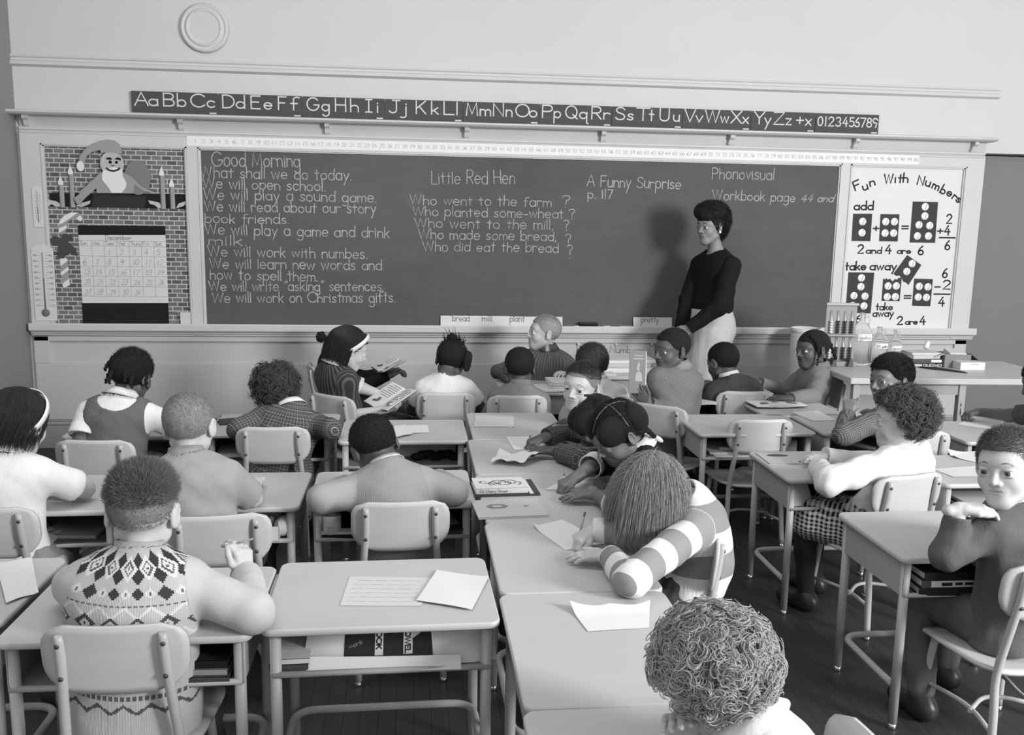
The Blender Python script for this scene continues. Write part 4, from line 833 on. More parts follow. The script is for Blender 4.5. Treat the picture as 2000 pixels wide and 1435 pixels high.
# open books held or lying
def open_book(lab, loc, w, d, rz, tilt, cov, lines=8, pic=0, group='open books', name='open_book', fold=12):
    t = thing(name, lab, 'book', loc, 0, group); t.rotation_euler = (math.radians(tilt[0]), math.radians(tilt[1]), math.radians(rz)); b = MB(); c = MB(); g = MB(); f = math.radians(fold)
    for s in (-1, 1):
        prof = [(0, .004), (w*.12, .013), (w*.35, .012), (w*.7, .008), (w, .004)]; top = [(s*(x*math.cos(f)), z+x*math.sin(f)) for x, z in prof]; bot = [(s*(x*math.cos(f)), x*math.sin(f)) for x, z in prof]
        b.add([(x, y, z) for y in (-d/2, d/2) for x, z in top+bot[::-1]], [tuple(range(10)), tuple(range(10, 20))[::-1]]+[(i, (i+1) % 10, 10+(i+1) % 10, 10+i) for i in range(10)])
        c.add([(s*x*math.cos(f), y, x*math.sin(f)+o) for o in (-.0005, -.003) for y in (-d/2-.004, d/2+.004) for x in (0, w+.004)], [(0, 1, 3, 2), (4, 6, 7, 5), (0, 4, 5, 1), (2, 3, 7, 6), (1, 5, 7, 3), (0, 2, 6, 4)])
        for r in range(lines):
            y = d/2*.82-(d*.82)*r/lines
            if pic and r > lines*.55: break
            g.add([(s*x*math.cos(f), y+dy, z+x*math.sin(f)+.0008) for x, z in ((w*.14, .0129), (w*.35, .012), (w*.7, .008), (w*(.9 if r % 3 else .7), .0052)) for dy in (0, d*.016)], [(0, 2, 3, 1), (2, 4, 5, 3), (4, 6, 7, 5)])
        if pic: g.ball((s*w*.5*math.cos(f), -d*.22, .0112+w*.5*math.sin(f)), w*.16, d*.10, .0008, 12, 6); g.ball((s*w*.62*math.cos(f), -d*.30, .0108+w*.62*math.sin(f)), w*.12, d*.05, .0008, 10, 6)
    c.build('cover', cov, t); b.build('pages', M_SHEET, t); g.build('print', mat('print_grey', .16), t); return t
open_book('open reader with a small picture held by the headband girl', (-.115, 5.085, .625), .150, .205, -62, (28, 0), M_DK, 11, 1)
open_book('second open reader held near the wainscot behind the headband girl', (-.150, 5.93, .68), .115, .16, -68, (24, 0), M_DK, 7, 1)
open_book('large open picture book under the hand of the braided girl', (2.085, 5.055, ZD+.006), .155, .235, 4, (0, 0), mat('book_grey', .14), 3, 1, fold=3)
# picture book held up by the boy in the checked jacket
pb_ = thing('picture_book', 'tall storybook held upright showing its grey cover with a figure', 'book', (1.211, 4.79, 0.837), 0, 'open books'); pb_.rotation_euler = (math.radians(-8), math.radians(4), math.radians(16))
b = MB(); b.box(-.058, .040, -.002, .001, -.115, .115); b.box(.040, .043, -.002, .012, -.115, .115); Mq = Matrix.Translation((.040, .0, 0)) @ Matrix.Rotation(math.radians(62), 4, 'Z'); b.box(0, .098, -.001, .002, -.115, .115, Mq); b.build('cover', mat('storybook_cover', .17, .5), pb_)
MB().box(-.054, .040, .0015, .008, -.112, .112).box(0, .094, -.007, -.0015, -.112, .112, Mq).build('pages', M_PAPER, pb_)
b = MB(); put = lambda x, z: Vector((x, -.0028, z)); b.prism([(-.030, .085), (.025, .085), (.025, .09), (-.030, .09)], .0006, Matrix.Translation((0, -.0022, 0))); b.prism([(-.038, .068), (.030, .068), (.030, .074), (-.038, .074)], .0006, Matrix.Translation((0, -.0022, 0))); b.build('title_band', mat('pale_print', .36), pb_)
b = MB(); b.ball((-.005, -.0025, .018), .010, .0008, .014, 12, 8); b.prism([(-.016, -.005), (.004, .004), (.018, -.01), (.024, -.05), (-.022, -.05)], .0006, Matrix.Translation((0, -.0022, 0))); b.prism([(-.012, .03), (.0, .06), (.008, .03)], .0006, Matrix.Translation((0, -.0022, 0))); b.build('printed_figure', mat('pale_print', .36), pb_)
# piles on the side table and on the blond boy's desk
for k, (x, y, w, d, h, v, rz, lab) in enumerate(((1.40, 5.92, .40, .26, .030, .62, 2, 'thick pile of pale papers at the bottom on the side table'), (1.38, 5.94, .36, .24, .026, .50, -4, 'second pile of papers on the side table'), (1.40, 5.95, .38, .25, .020, .66, 3, 'topmost pale pile of papers on the side table'))):
    tag(MB().bevbox(-w/2, w/2, -d/2, d/2, 0, h, .002).build('paper_pile', mat('pile_%d' % k, v, .85, .1, .25, 3, 0, 1, 0, (1, 1, 60))), lab, 'papers', 'paper piles on the side table'); o = bpy.data.objects[[q.name for q in COL.objects][-1]]; o.location = (x, y, .665+sum((.030, .026, .028, .022)[:k])+.0005*k); o.rotation_euler = (0, 0, math.radians(rz))
for x, y, h, v, lab in ((1.70, 5.86, .020, .66, 'flat pile of white papers at the right end of the side table'), (1.18, 5.76, .012, .7, 'loose white papers at the left front edge of the side table')):
    o = tag(MB().bevbox(-.11, .11, -.09, .09, 0, h, .002).build('paper_pile', mat('pile_x', v, .85, .1, .2, 3, 0, 1, 0, (1, 1, 60))), lab, 'papers', 'paper piles on the side table'); o.location = (x, y, .665)
ps = thing('paper_stack', 'untidy stack of white workbooks on the blond boy\'s desk', 'papers', (.965, 5.62, ZD)); 
for k in range(5): MB().bevbox(-.125, .125, -.09, .09, .011*k, .011*k+.0095, .002, Matrix.Rotation(math.radians((k*37) % 17-8), 4, 'Z')).build('workbook', (M_CAL, M_SHEET, M_NEWS, M_SHEET, M_CAL)[k], ps)
sheet('big white sheet spread at the left of the blond boy\'s desk', [(.70, 5.46), (.93, 5.45), (.92, 5.70), (.69, 5.71)], ZD, .010, seed=2)
# games and boxes on the display table
M_BOXD = mat('game_box_dark', .022, .5)
qz = book('game_box', 'flat dark game box with white QUIZMO lettering, bottom of the pile', (3.300, 5.575, TBZ), (.235, .16, .024), -3, M_BOXD, 'boxes on the display table', pages=M_BOXD, cat='box'); b = MB(); write(b, 'QUIZMO', lambda x, z: Vector((x, -.0825, z)), (-.048, .005), (.072, .005), .014, .0030); b.build('lettering', M_PAPER, qz); b = MB(); b.box(-.112, -.055, -.0828, -.081, .004, .020); b.build('emblem', M_G3, qz)
g2 = book('game_box', 'dark box with a white panel, second in the pile on the display table', (3.295, 5.585, TBZ+.0245), (.215, .15, .026), -2, mat('box_grey', .075), 'boxes on the display table', pages=M_BOXD, cat='box'); MB().box(.015, .085, -.0775, -.0755, .005, .021).build('panel', M_PAPER, g2)
g3 = book('game_box', 'pale box lying third in the pile on the display table', (3.275, 5.59, TBZ+.051), (.190, .15, .024), 4, M_G3, 'boxes on the display table', pages=M_PAPER, cat='box')
g4 = book('game_box', 'thin light box on top of the pile on the display table', (3.290, 5.60, TBZ+.0755), (.205, .14, .012), 0, M_NEWS, 'boxes on the display table', pages=M_PAPER, cat='box')
tag(MB().tube([(-.02, 0, .018), (.012, .01, .060)], .016, 16).build('paper_roll', M_PAPER), 'short white paper roll leaning on the pile of boxes', 'paper'); bpy.data.objects['paper_roll'].location = (3.33, 5.60, TBZ+.088); bpy.data.objects['paper_roll'].rotation_euler = (0, 0, .4)
ob = thing('open_box', 'grey open carton with flaps and a dark lid beside the game boxes', 'box', (3.475, 5.55, TBZ), math.radians(-6)); b = MB(); b.box(-.085, .085, -.075, -.072, 0, .085).box(-.085, .085, .072, .075, 0, .085).box(-.085, -.082, -.075, .075, 0, .085).box(.082, .085, -.075, .075, 0, .085).box(-.085, .085, -.075, .075, 0, .003); b.build('carton', mat('carton_grey', .22, .8), ob)
MB().box(0, .09, -.075, .075, 0, .003, Matrix.Translation((.085, 0, .085)) @ Matrix.Rotation(math.radians(38), 4, 'Y')).build('dark_lid', M_DK, ob); MB().box(-.055, 0, -.075, .075, 0, .003, Matrix.Translation((-.085, 0, .085)) @ Matrix.Rotation(math.radians(-20), 4, 'Y')).build('flap', M_G3, ob); MB().bevbox(-.05, .06, -.05, .05, .06, .105, .006, Matrix.Rotation(.2, 4, 'X')).build('packing', M_NEWS, ob)
wb = thing('white_box', 'low white box at the right end of the display table', 'box', (3.515, 5.435, TBZ), math.radians(-3)); MB().bevbox(-.080, .080, -.055, .055, 0, .048, .002).build('carton', M_CAL, wb); b = MB(); strip(b, [(-.015, .036), (.0, .038), (.03, .036), (.034, .031)], .002, lambda x, z: Vector((x, -.0556, z))); b.build('scratch', M_INK, wb)
b = MB(); P_ = [(3.205, 5.485), (3.25, 5.47), (3.33, 5.40), (3.40, 5.245), (3.36, 5.28), (3.29, 5.36), (3.23, 5.42)]; nP = len(P_); b.add([(x, y, TBZ+.0008) for x, y in P_]+[((x-3.3)*.86+3.3, (y-5.38)*.86+5.38, TBZ+.010) for x, y in P_], [tuple(range(nP, 2*nP))]+[(i, (i+1) % nP, nP+(i+1) % nP, nP+i) for i in range(nP)], True); tag(b.build('dark_cloth', mat('dark_felt_cloth', .04, .95, .05, .3, 60, .6, 90)), 'small crumpled dark cloth lying in front of the QUIZMO box', 'cloth')
tag(MB().bevbox(2.93, 3.06, 5.40, 5.52, TBZ+.0005, TBZ+.008, .002).build('dark_folder', M_INK), 'flat black folder under the glass jugs\' front edge', 'folder')
# ------------------------------------------------------------------ what is stuffed in the desk boxes (floor of each box at z = .466)
ZB = .4665
wbk = thing('workbook', 'dark vowel workbook with white label strips leaning in the front centre desk', 'book', (-.085, 2.300, ZB+.004), 0, 'books inside the desks'); wbk.rotation_euler = (math.radians(42), math.radians(-3), math.radians(-3))
MB().bevbox(-.135, .135, 0, .135, 0, .006, .001).build('cover', mat('workbook_dark', .030, .5), wbk)
for x, w, tx in ((-.103, .010, ''), (-.005, .022, 'BOOK'), (.072, .024, 'VOWEL')):
    lb = MB().box(x-w/2, x+w/2, .012, .134, .0062, .0070).build('label_strip', M_CAL, wbk)
    if tx:
        b = MB(); write(b, tx, lambda u, z, x=x: Vector((x-.0065+z, .092-u, .0076)), (0, 0), (.062 if tx == 'BOOK' else .078, 0), .013, .0034); b.build('lettering', M_INK, lb)
b = MB(); write(b, 'work', lambda u, z: Vector((-.085+u, .035+z, .0064)), (0, 0), (.035, .012), .012, .0014, .3, .2); b.build('scribble', M_G2, wbk)
def lean(name, lab, x, y, w, h, tilt, m, rz=0, cat='paper', th=.0012, group='papers inside the desks', bow=.01):
    t = thing(name, lab, cat, (x, y, ZB), 0, group); t.rotation_euler = (0, 0, math.radians(rz)); a = math.radians(tilt); V = []; n = 8
    for s in (0, 1):
        for j in range(3):
            for i in range(n+1):
                u = i/n; k = j/2*h; V.append(((u-.5)*w, k*math.cos(a)+s*th*math.sin(a)-bow*math.sin(u*PI)*(.3+j/3), k*math.sin(a)+s*th*math.cos(a)*.0+.001))
    k = (n+1)*3; F = []
    for j in range(2):
        for i in range(n): q = j*(n+1)+i; F += [(q, q+1, q+n+2, q+n+1), (k+q, k+q+n+1, k+q+n+2, k+q+1)]
    MB().add(V, F, True).build('sheet', m, t); return t
lean('paper_sheet', 'long white sheet along the front rail inside the front centre desk', -.075, 2.250, .40, .042, 36, M_SHEET, -2, bow=.004)
lean('paper_sheet', 'grey paper leaning at the right of the vowel workbook', .050, 2.295, .12, .115, 46, M_NEWS, 8)
lean('paper_sheet', 'creased white paper bundle at the right inside the front centre desk', .140, 2.285, .17, .095, 44, M_SHEET, 6, bow=.022)
lean('paper_sheet', 'pale grey sheet at the left inside the front centre desk', -.240, 2.300, .10, .112, 52, M_NEWS, -10)
for x, y, w, d, h, m, lab, zz in ((-.315, 2.44, .10, .2, .018, M_DK, 'small dark book at the far left in the front centre desk', 0), (-.315, 2.44, .09, .19, .012, M_NEWS, 'small pale book on the dark one in the front centre desk', .0185),
    (-.56, 2.40, .20, .22, .016, M_DK, 'dark book lowest in the sweater boy\'s desk', 0), (-.56, 2.41, .19, .21, .014, M_G2, 'grey book in the middle of the sweater boy\'s desk pile', .0165), (-.555, 2.41, .18, .2, .020, M_BLK, 'black book on top in the sweater boy\'s desk', .031),
    (-.25, 3.46, .20, .22, .012, M_G2, 'grey book lowest in the cardigan boy\'s desk', 0), (-.24, 3.45, .20, .22, .016, M_NEWS, 'pale book second in the cardigan boy\'s desk', .0125), (.115, 3.45, .14, .20, .022, M_DK, 'dark book at the right inside the cardigan boy\'s desk', 0),
    (-1.20, 3.46, .24, .26, .014, M_DK, 'large dark folder inside the desk of the girl in white', 0), (-1.22, 3.47, .20, .22, .012, M_G1, 'grey workbook on the folder inside the desk of the girl in white', .0145),
    (-.85, 4.60, .20, .24, .012, M_DK, 'dark book lowest at the left inside the plaid girl\'s desk', 0), (-.86, 4.61, .19, .22, .014, M_NEWS, 'pale book on a dark one inside the plaid girl\'s desk', .0125), (-.50, 4.61, .18, .22, .016, M_BLK, 'black book at the right inside the plaid girl\'s desk', 0),
    (1.60, 4.55, .24, .26, .010, M_G2, 'grey workbook lowest inside the unoccupied desk', 0), (1.62, 4.54, .23, .25, .008, M_CAL, 'white workbook on the grey one inside the unoccupied desk', .0105), (1.60, 4.56, .22, .24, .010, M_NEWS, 'pale workbook on top inside the unoccupied desk', .019),
    (2.40, 3.65, .2, .22, .014, M_DK, 'dark book inside the desk behind the curly-haired girl', 0), (2.41, 3.64, .19, .2, .012, M_NEWS, 'pale book inside the desk behind the curly-haired girl', .0145)):
    book('reader', lab, (x, y-.075, ZB+zz), (w, d, h), (hash_(lab) % 9)-4, m, 'books inside the desks')
tag(MB().bevbox(1.82, 1.95, 4.38, 4.54, ZB, ZB+.085, .003).build('carton_box', mat('carton_grey', .22)), 'plain grey box at the right inside the unoccupied desk', 'box')
lean('paper_sheet', 'pale sheets leaning out of the unoccupied desk', 1.66, 4.36, .22, .07, 35, M_SHEET, -6)
ch_ = book('reader', 'black reader lettered CHILD standing in the desk ahead of the cardigan boy', (-.21, 4.36, ZB), (.09, .018, .108), 0, M_INK, 'books inside the desks', pages=M_INK); b = MB(); write(b, 'CHILD', lambda x, z: Vector((x, -.0105, z)), (-.036, .020), (.036, .020), .022, .0042); b.build('lettering', M_PAPER, ch_); MB().box(-.042, .042, -.0108, -.0101, .012, .015).build('rule', M_PAPER, ch_)
lean('paper_sheet', 'broad pale sheet standing in the desk ahead of the cardigan boy', .03, 4.45, .36, .112, 78, M_NEWS, 0)
dc = MB()
for i in range(7): dc.ball((.02+.03*i, 4.38+.012*((i*5) % 3), ZB+.018+.006*((i*7) % 3)), .034, .03, .018, 12, 7)
tag(dc.build('dark_scarf', mat('dark_scarf_wool', .02, .95, .1, .3, 40, .5, 80)), 'crumpled dark cloth inside the desk ahead of the cardigan boy', 'cloth')
sb = thing('supply_box', 'small white open box of odds and ends inside the light-shirt boy\'s desk', 'box', (-.548, 3.33, ZB), math.radians(3)); b = MB(); b.box(-.062, .062, -.08, -.077, 0, .056).box(-.062, .062, .077, .08, 0, .075).box(-.062, -.059, -.08, .08, 0, .06).box(.059, .062, -.08, .08, 0, .075).box(-.062, .062, -.08, .08, 0, .003); b.build('tray', M_CAL, sb)
MB().box(-.002, .026, -.0812, -.0800, .020, .034).build('sticker', M_G1, sb); b = MB()
for i in range(9): b.ball((-.040+.022*(i % 4), -.05+.035*(i//4), .035+.012*((i*5) % 3)), .020, .022, .016, 10, 7)
b.build('contents', mat('crayon_mix', .38, .6, .3, .5, 22), sb)
bo = thing('bottle', 'round white bottle lying beside the supply box inside a desk', 'bottle', (-.472, 3.335, ZB+.036)); MB().lathe([(.001, -.075), (.030, -.072), (.035, -.06), (.035, .05), (.02, .07), (.001, .072)], 24, Matrix.Rotation(math.radians(80), 4, 'X')).build('body', M_PAPER, bo)
jr = thing('paste_jar', 'white paste jar with dark lid inside the cardigan boy\'s desk', 'jar', (-.300, 3.30, ZB)); MB().lathe([(.034, 0), (.036, .004), (.036, .082), (.034, .086)], 24).build('jar', M_PAPER, jr); MB().lathe([(.035, .0862), (.035, .106), (.033, .108)], 24).build('lid', M_G1, jr); b = MB(); b.lathe([(.0363, .018), (.0363, .048)], 12, Matrix.Rotation(0, 4, 'Z'), False); MB().bevbox(-.012, .012, -.0375, -.0360, .022, .048, .001).build('label', M_G3, jr)
kb = book('workbook', 'black workbook with a pale lettered strip inside the cardigan boy\'s desk', (-.215, 3.355, ZB+.029), (.22, .20, .012), -4, M_INK, 'books inside the desks'); kb.rotation_euler.x = math.radians(14); MB().box(-.02, .105, .03, .055, .0121, .0127).build('label_strip', M_CAL, kb); b = MB(); write(b, 'BOOK', lambda x, z: Vector((x, z, .0132)), (.0, .035), (.09, .035), .016, .0035); b.build('lettering', M_INK, kb)
nb = book('notebook', 'dark notebook with pale cover panel at the right inside the cardigan boy\'s desk', (.125, 3.36, ZB+.0225), (.13, .19, .010), 12, M_BLK, 'books inside the desks'); MB().box(-.04, .04, -.05, .05, .0101, .0106).build('panel', M_G1, nb)
pl = thing('round_tin', 'round shallow dark tin with pale rim inside the curly-haired girl\'s desk', 'tin', (1.845, 3.59, ZB+.014)); pl.rotation_euler = (math.radians(14), math.radians(-6), 0); MB().lathe([(.001, .003), (.058, .003), (.060, .004), (.070, .016), (.072, .017), (.062, .0), (.001, 0)], 32, None, False).build('dish', mat('tin_dark', .025, .25, .6), pl); MB().lathe([(.069, .016), (.073, .018), (.073, .0205), (.069, .0205)], 32, None, False).build('rim', mat('tin_rim', .5, .3, .5), pl)
lean('paper_sheet', 'creased pale paper at the left inside the curly-haired girl\'s desk', 1.635, 3.58, .12, .10, 62, M_NEWS, 20, bow=.02)
tag(MB().bevbox(1.90, 1.955, 3.53, 3.58, ZB, ZB+.030, .003).build('eraser_block', M_G2), 'ribbed grey block beside the round tin inside a desk', 'block')
for i in range(3):
    o = book('reader', ('black book lowest inside the nearest right-hand desk', 'dark book with a pale label strip inside the nearest right-hand desk', 'dark book on top inside the nearest right-hand desk')[i], (1.72, 2.775, ZB+.0265*i), (.20, .30, .026), -3+2*i, (M_INK, M_DK, M_INK)[i], 'books inside the desks')
    if i == 1: lb = MB().box(-.07, .085, -.1520, -.1513, .003, .024).build('label_strip', M_CAL, o); b = MB(); write(b, 'THREE BEARS', lambda x, z: Vector((x, -.1526, z)), (-.02, .008), (.07, .008), .010, .0022) if False else b.box(-.035, .0, -.1526, -.1521, .007, .018).box(.01, .035, -.1526, -.1521, .009, .018).box(.042, .07, -.1526, -.1521, .009, .018); b.build('print', M_INK, lb)
gj = thing('glass_jar', 'small clear jar inside the nearest right-hand desk', 'jar', (1.895, 2.68, ZB)); MB().lathe([(.022, 0), (.024, .004), (.024, .075), (.018, .088), (.018, .10), (.0155, .10), (.0155, .086), (.021, .073), (.021, .006), (.001, .005)], 24, None, False).build('glass', M_GL, gj)

# ------------------------------------------------------------------ sculpting volumes (smooth-blended limbs polygonised as one surface)
def V3(*a): return np.array(a, float)
def nrm(v): v = np.asarray(v, float); return v/(np.linalg.norm(v)+1e-12)
def cone(a, b, ra, rb, k=.02, flat=None, fax=None, tag=0): return dict(t='c', a=np.asarray(a, float), b=np.asarray(b, float), ra=ra, rb=rb, k=k, flat=flat, fax=None if fax is None else nrm(fax), tag=tag)
def ell(c, r, R=None, k=.02, tag=0): return dict(t='e', c=np.asarray(c, float), r=np.asarray(r, float), R=np.eye(3) if R is None else np.asarray(R, float), k=k, tag=tag)
def pdist(p, X, Y, Z):
    if p['t'] == 'c':
        a, b = p['a'], p['b']; d = b-a; L = d@d+1e-12
        x, y, z = X-a[0], Y-a[1], Z-a[2]
        t = np.clip((x*d[0]+y*d[1]+z*d[2])/L, 0, 1)
        x = x-d[0]*t; y = y-d[1]*t; z = z-d[2]*t
        if p['flat']:
            n = p['fax']; q = (x*n[0]+y*n[1]+z*n[2])*(1/p['flat']-1)
            x = x+n[0]*q; y = y+n[1]*q; z = z+n[2]*q
        D = np.sqrt(x*x+y*y+z*z)-(p['ra']+(p['rb']-p['ra'])*t)
        return D*(p['flat']**.5 if p['flat'] else 1)
    c, r, R = p['c'], p['r'], p['R']
    x, y, z = X-c[0], Y-c[1], Z-c[2]
    u = R[0, 0]*x+R[1, 0]*y+R[2, 0]*z; v = R[0, 1]*x+R[1, 1]*y+R[2, 1]*z; w = R[0, 2]*x+R[1, 2]*y+R[2, 2]*z
    k0 = np.sqrt((u/r[0])**2+(v/r[1])**2+(w/r[2])**2)+1e-9; k1 = np.sqrt((u/r[0]**2)**2+(v/r[1]**2)**2+(w/r[2]**2)**2)+1e-9
    return k0*(k0-1)/k1
def pbox(p):
    if p['t'] == 'c':
        r = max(p['ra'], p['rb']); return np.minimum(p['a'], p['b'])-r, np.maximum(p['a'], p['b'])+r
    r = max(p['r']); return p['c']-r, p['c']+r
class Vol:
    def __init__(s, lo, hi, h):
        s.lo = np.asarray(lo, float); s.h = h
        s.n = np.maximum(np.ceil((np.asarray(hi)-s.lo)/h).astype(int)+1, 4)
        s.f = np.full(s.n, .05, np.float32)
    def axes(s, i0, i1):
        ax = [s.lo[k]+s.h*np.arange(i0[k], i1[k], dtype=np.float32) for k in range(3)]
        return ax[0][:, None, None], ax[1][None, :, None], ax[2][None, None, :]
    def block(s, lo, hi, m):
        i0 = np.clip(np.floor((lo-m-s.lo)/s.h).astype(int), 0, s.n); i1 = np.clip(np.ceil((hi+m-s.lo)/s.h).astype(int)+1, 0, s.n)
        return i0, i1
    def add(s, p, op='u', k=None):
        k = p['k'] if k is None else k
        lo, hi = pbox(p); i0, i1 = s.block(lo, hi, k+.02)
        if np.any(i1 <= i0): return
        sl = tuple(slice(a, b) for a, b in zip(i0, i1)); F = s.f[sl]
        d = pdist(p, *s.axes(i0, i1)).astype(np.float32)
        if op == 'u':
            if k > 1e-5:
                h = np.maximum(k-np.abs(F-d), 0)/k; s.f[sl] = np.minimum(F, d)-h*h*k*.25
            else: s.f[sl] = np.minimum(F, d)
        else:
            d = -d
            if k > 1e-5:
                h = np.maximum(k-np.abs(F-d), 0)/k; s.f[sl] = np.maximum(F, d)+h*h*k*.25
            else: s.f[sl] = np.maximum(F, d)
    def addall(s, ps):
        for p in ps: s.add(p)
    def cut(s, fn):
        """keep only where fn(X,Y,Z) < 0"""
        X, Y, Z = s.axes((0, 0, 0), s.n); s.f = np.maximum(s.f, fn(X, Y, Z).astype(np.float32))
    def warp(s, amp, freq, ph=0):
        X, Y, Z = s.axes((0, 0, 0), s.n)
        s.f += (amp*(np.sin(freq*(X+.6*Z)+ph)*np.sin(freq*(.7*Z-.4*X+.5*Y)+1.3+ph)+.5*np.sin(2.1*freq*(Y+.5*Z)+ph)*np.sin(1.7*freq*(X-.3*Y+.4*Z)+ph))).astype(np.float32)
    def mesh(s, drop=None):
        f = s.f; n = s.n; ins = f < 0
        c = [ins[i:n[0]-1+i, j:n[1]-1+j, k:n[2]-1+k] for i in (0, 1) for j in (0, 1) for k in (0, 1)]
        any_ = c[0].copy(); all_ = c[0].copy()
        for q in c[1:]: any_ |= q; all_ &= q
        I, J, K = np.nonzero(any_ & ~all_)
        idx = np.full((n[0]-1, n[1]-1, n[2]-1), -1, np.int32); idx[I, J, K] = np.arange(len(I))
        co = np.array([(i, j, k) for i in (0, 1) for j in (0, 1) for k in (0, 1)])
        val = np.stack([f[I+a, J+b, K+d] for a, b, d in co], 1)
        P = np.zeros((len(I), 3)); W = np.zeros(len(I))
        for a in range(8):
            for b in range(a+1, 8):
                if np.abs(co[a]-co[b]).sum() != 1: continue
                va, vb = val[:, a], val[:, b]; m = (va < 0) != (vb < 0)
                t = np.where(m, va/np.where(m, va-vb, 1), 0)
                P += np.where(m[:, None], co[a]+(co[b]-co[a])*t[:, None], 0); W += m
        P = P/W[:, None]+np.stack([I, J, K], 1); P = s.lo+P*s.h
        Q = []
        for ax in range(3):
            o1, o2 = [(1, 2), (2, 0), (0, 1)][ax]
            A = [slice(None)]*3; B = [slice(None)]*3; A[ax] = slice(0, -1); B[ax] = slice(1, None)
            a, b = ins[tuple(A)], ins[tuple(B)]
            E = np.argwhere(a != b)
            E = E[(E[:, o1] > 0) & (E[:, o2] > 0) & (E[:, o1] < n[o1]-1) & (E[:, o2] < n[o2]-1)]
            if not len(E): continue
            fl = a[E[:, 0], E[:, 1], E[:, 2]]
            q = []
            for d1, d2 in ((-1, -1), (0, -1), (0, 0), (-1, 0)):
                e = E.copy(); e[:, o1] += d1; e[:, o2] += d2; q.append(idx[e[:, 0], e[:, 1], e[:, 2]])
            q = np.stack(q, 1); q[~fl] = q[~fl][:, ::-1]; Q.append(q)
        Q = np.concatenate(Q) if Q else np.zeros((0, 4), np.int32)
        Q = Q[(Q >= 0).all(1)]
        if drop is not None and len(Q):
            kill = np.zeros(len(P), bool)
            for lo, hi in drop: kill |= ((P > lo+s.h*.5) & (P < hi-s.h*.5)).all(1)
            Q = Q[~kill[Q].all(1)]
        return compact(P, Q)
def compact(P, Q):
    u, inv = np.unique(Q, return_inverse=True); return P[u], inv.reshape(Q.shape).astype(np.int32)
def join(parts):
    o = 0; Vs = []; Fs = []
    for V, F in parts: Vs.append(V); Fs.append(F+o); o += len(V)
    return np.concatenate(Vs), np.concatenate(Fs)
def bounds(ps, m=.02):
    b = [pbox(p) for p in ps]; return np.min([x[0] for x in b], 0)-m, np.max([x[1] for x in b], 0)+m

# ------------------------------------------------------------------ people
def frame(yaw, pitch=0, roll=0):
    """columns right, forward, up; yaw = heading in degrees (90 = towards the board), pitch down, roll to the right"""
    y, p, r = map(math.radians, (yaw, pitch, roll))
    f = V3(math.cos(y)*math.cos(p), math.sin(y)*math.cos(p), -math.sin(p)); rt = V3(math.sin(y), -math.cos(y), 0); u = np.cross(rt, f)
    r2 = rt*math.cos(r)-u*math.sin(r); u2 = rt*math.sin(r)+u*math.cos(r)
    return np.stack([r2, f, u2], 1)
def ik(a, t, l1, l2, pole):
    d = t-a; L = np.linalg.norm(d); u = d/L; L = min(L, (l1+l2)*.995); L = max(L, abs(l1-l2)*1.2+.02)
    x = (l1*l1-l2*l2+L*L)/(2*L); h = math.sqrt(max(l1*l1-x*x, 0))
    w = pole-u*(pole@u); w = nrm(w)
    return a+u*x+w*h, a+u*L
POSES = {'flat': ([8, 6, 8, 12], [12, 12, 12, 14], 1.0), 'relax': ([22, 28, 34, 40], [28, 30, 32, 34], .8), 'pencil': ([42, 48, 60, 68], [44, 52, 66, 70], .25),
         'fist': ([72, 76, 78, 80], [88, 90, 90, 88], .1), 'spread': ([4, 2, 4, 8], [10, 10, 10, 12], 1.5), 'point': ([8, 60, 70, 75], [10, 80, 85, 85], .3), 'hold': ([35, 38, 40, 44], [40, 42, 44, 46], .7)}
def hand_prims(W, d, n, right, s, pose):
    d = nrm(d); n = nrm(n-d*(n@d)); t = np.cross(d, n)*(1 if right else -1)   # t points to the thumb side
    c1, c2, spread = POSES[pose]; P = []
    offs = [.0215, .0075, -.0070, -.0205]; lens = [.052, .059, .054, .042]; rad = [.0076, .0078, .0074, .0066]; reach = [.058, .061, .058, .052]
    P.append(cone(W-d*.03*s, W+d*.012*s, .0195*s, .019*s, .012, .82, n))
    for i in range(4):
        K = W+(d*reach[i]+t*offs[i])*s
        P.append(cone(W+(d*.010+t*offs[i]*.55)*s, K, .0118*s, .0090*s, .010))
        a0 = math.radians(c1[i]); sp = math.radians((1.5-i)*5*spread)
        dd = nrm(d*math.cos(sp)+t*math.sin(sp)); cur = K; ang = a0
        for j, (fr, add) in enumerate(((.45, 0), (.31, c2[i]), (.24, c2[i]*.6))):
            ang += math.radians(add); v = dd*math.cos(ang)+n*math.sin(ang); nx = cur+v*lens[i]*fr*s
            r0 = rad[i]*(1-.10*j)*s; P.append(cone(cur, nx, r0, r0*.92, .004 if j else .006)); cur = nx
    cl = 0 if pose in ('flat', 'spread') else (1 if pose == 'pencil' else .6)
    T0 = W+(d*.014+t*.016)*s; T1 = T0+nrm(d*.75+t*(.72-.25*cl)+n*.45*cl)*.030*s; T2 = T1+nrm(d*.95+t*(.35-.55*cl)+n*.4*cl)*.023*s; T3 = T2+nrm(d*1+t*(.2-.6*cl)+n*.35*cl)*.018*s
    P += [cone(T0, T1, .0125*s, .0095*s, .010), cone(T1, T2, .0088*s, .0080*s, .004), cone(T2, T3, .0080*s, .0068*s, .004)]
    return P
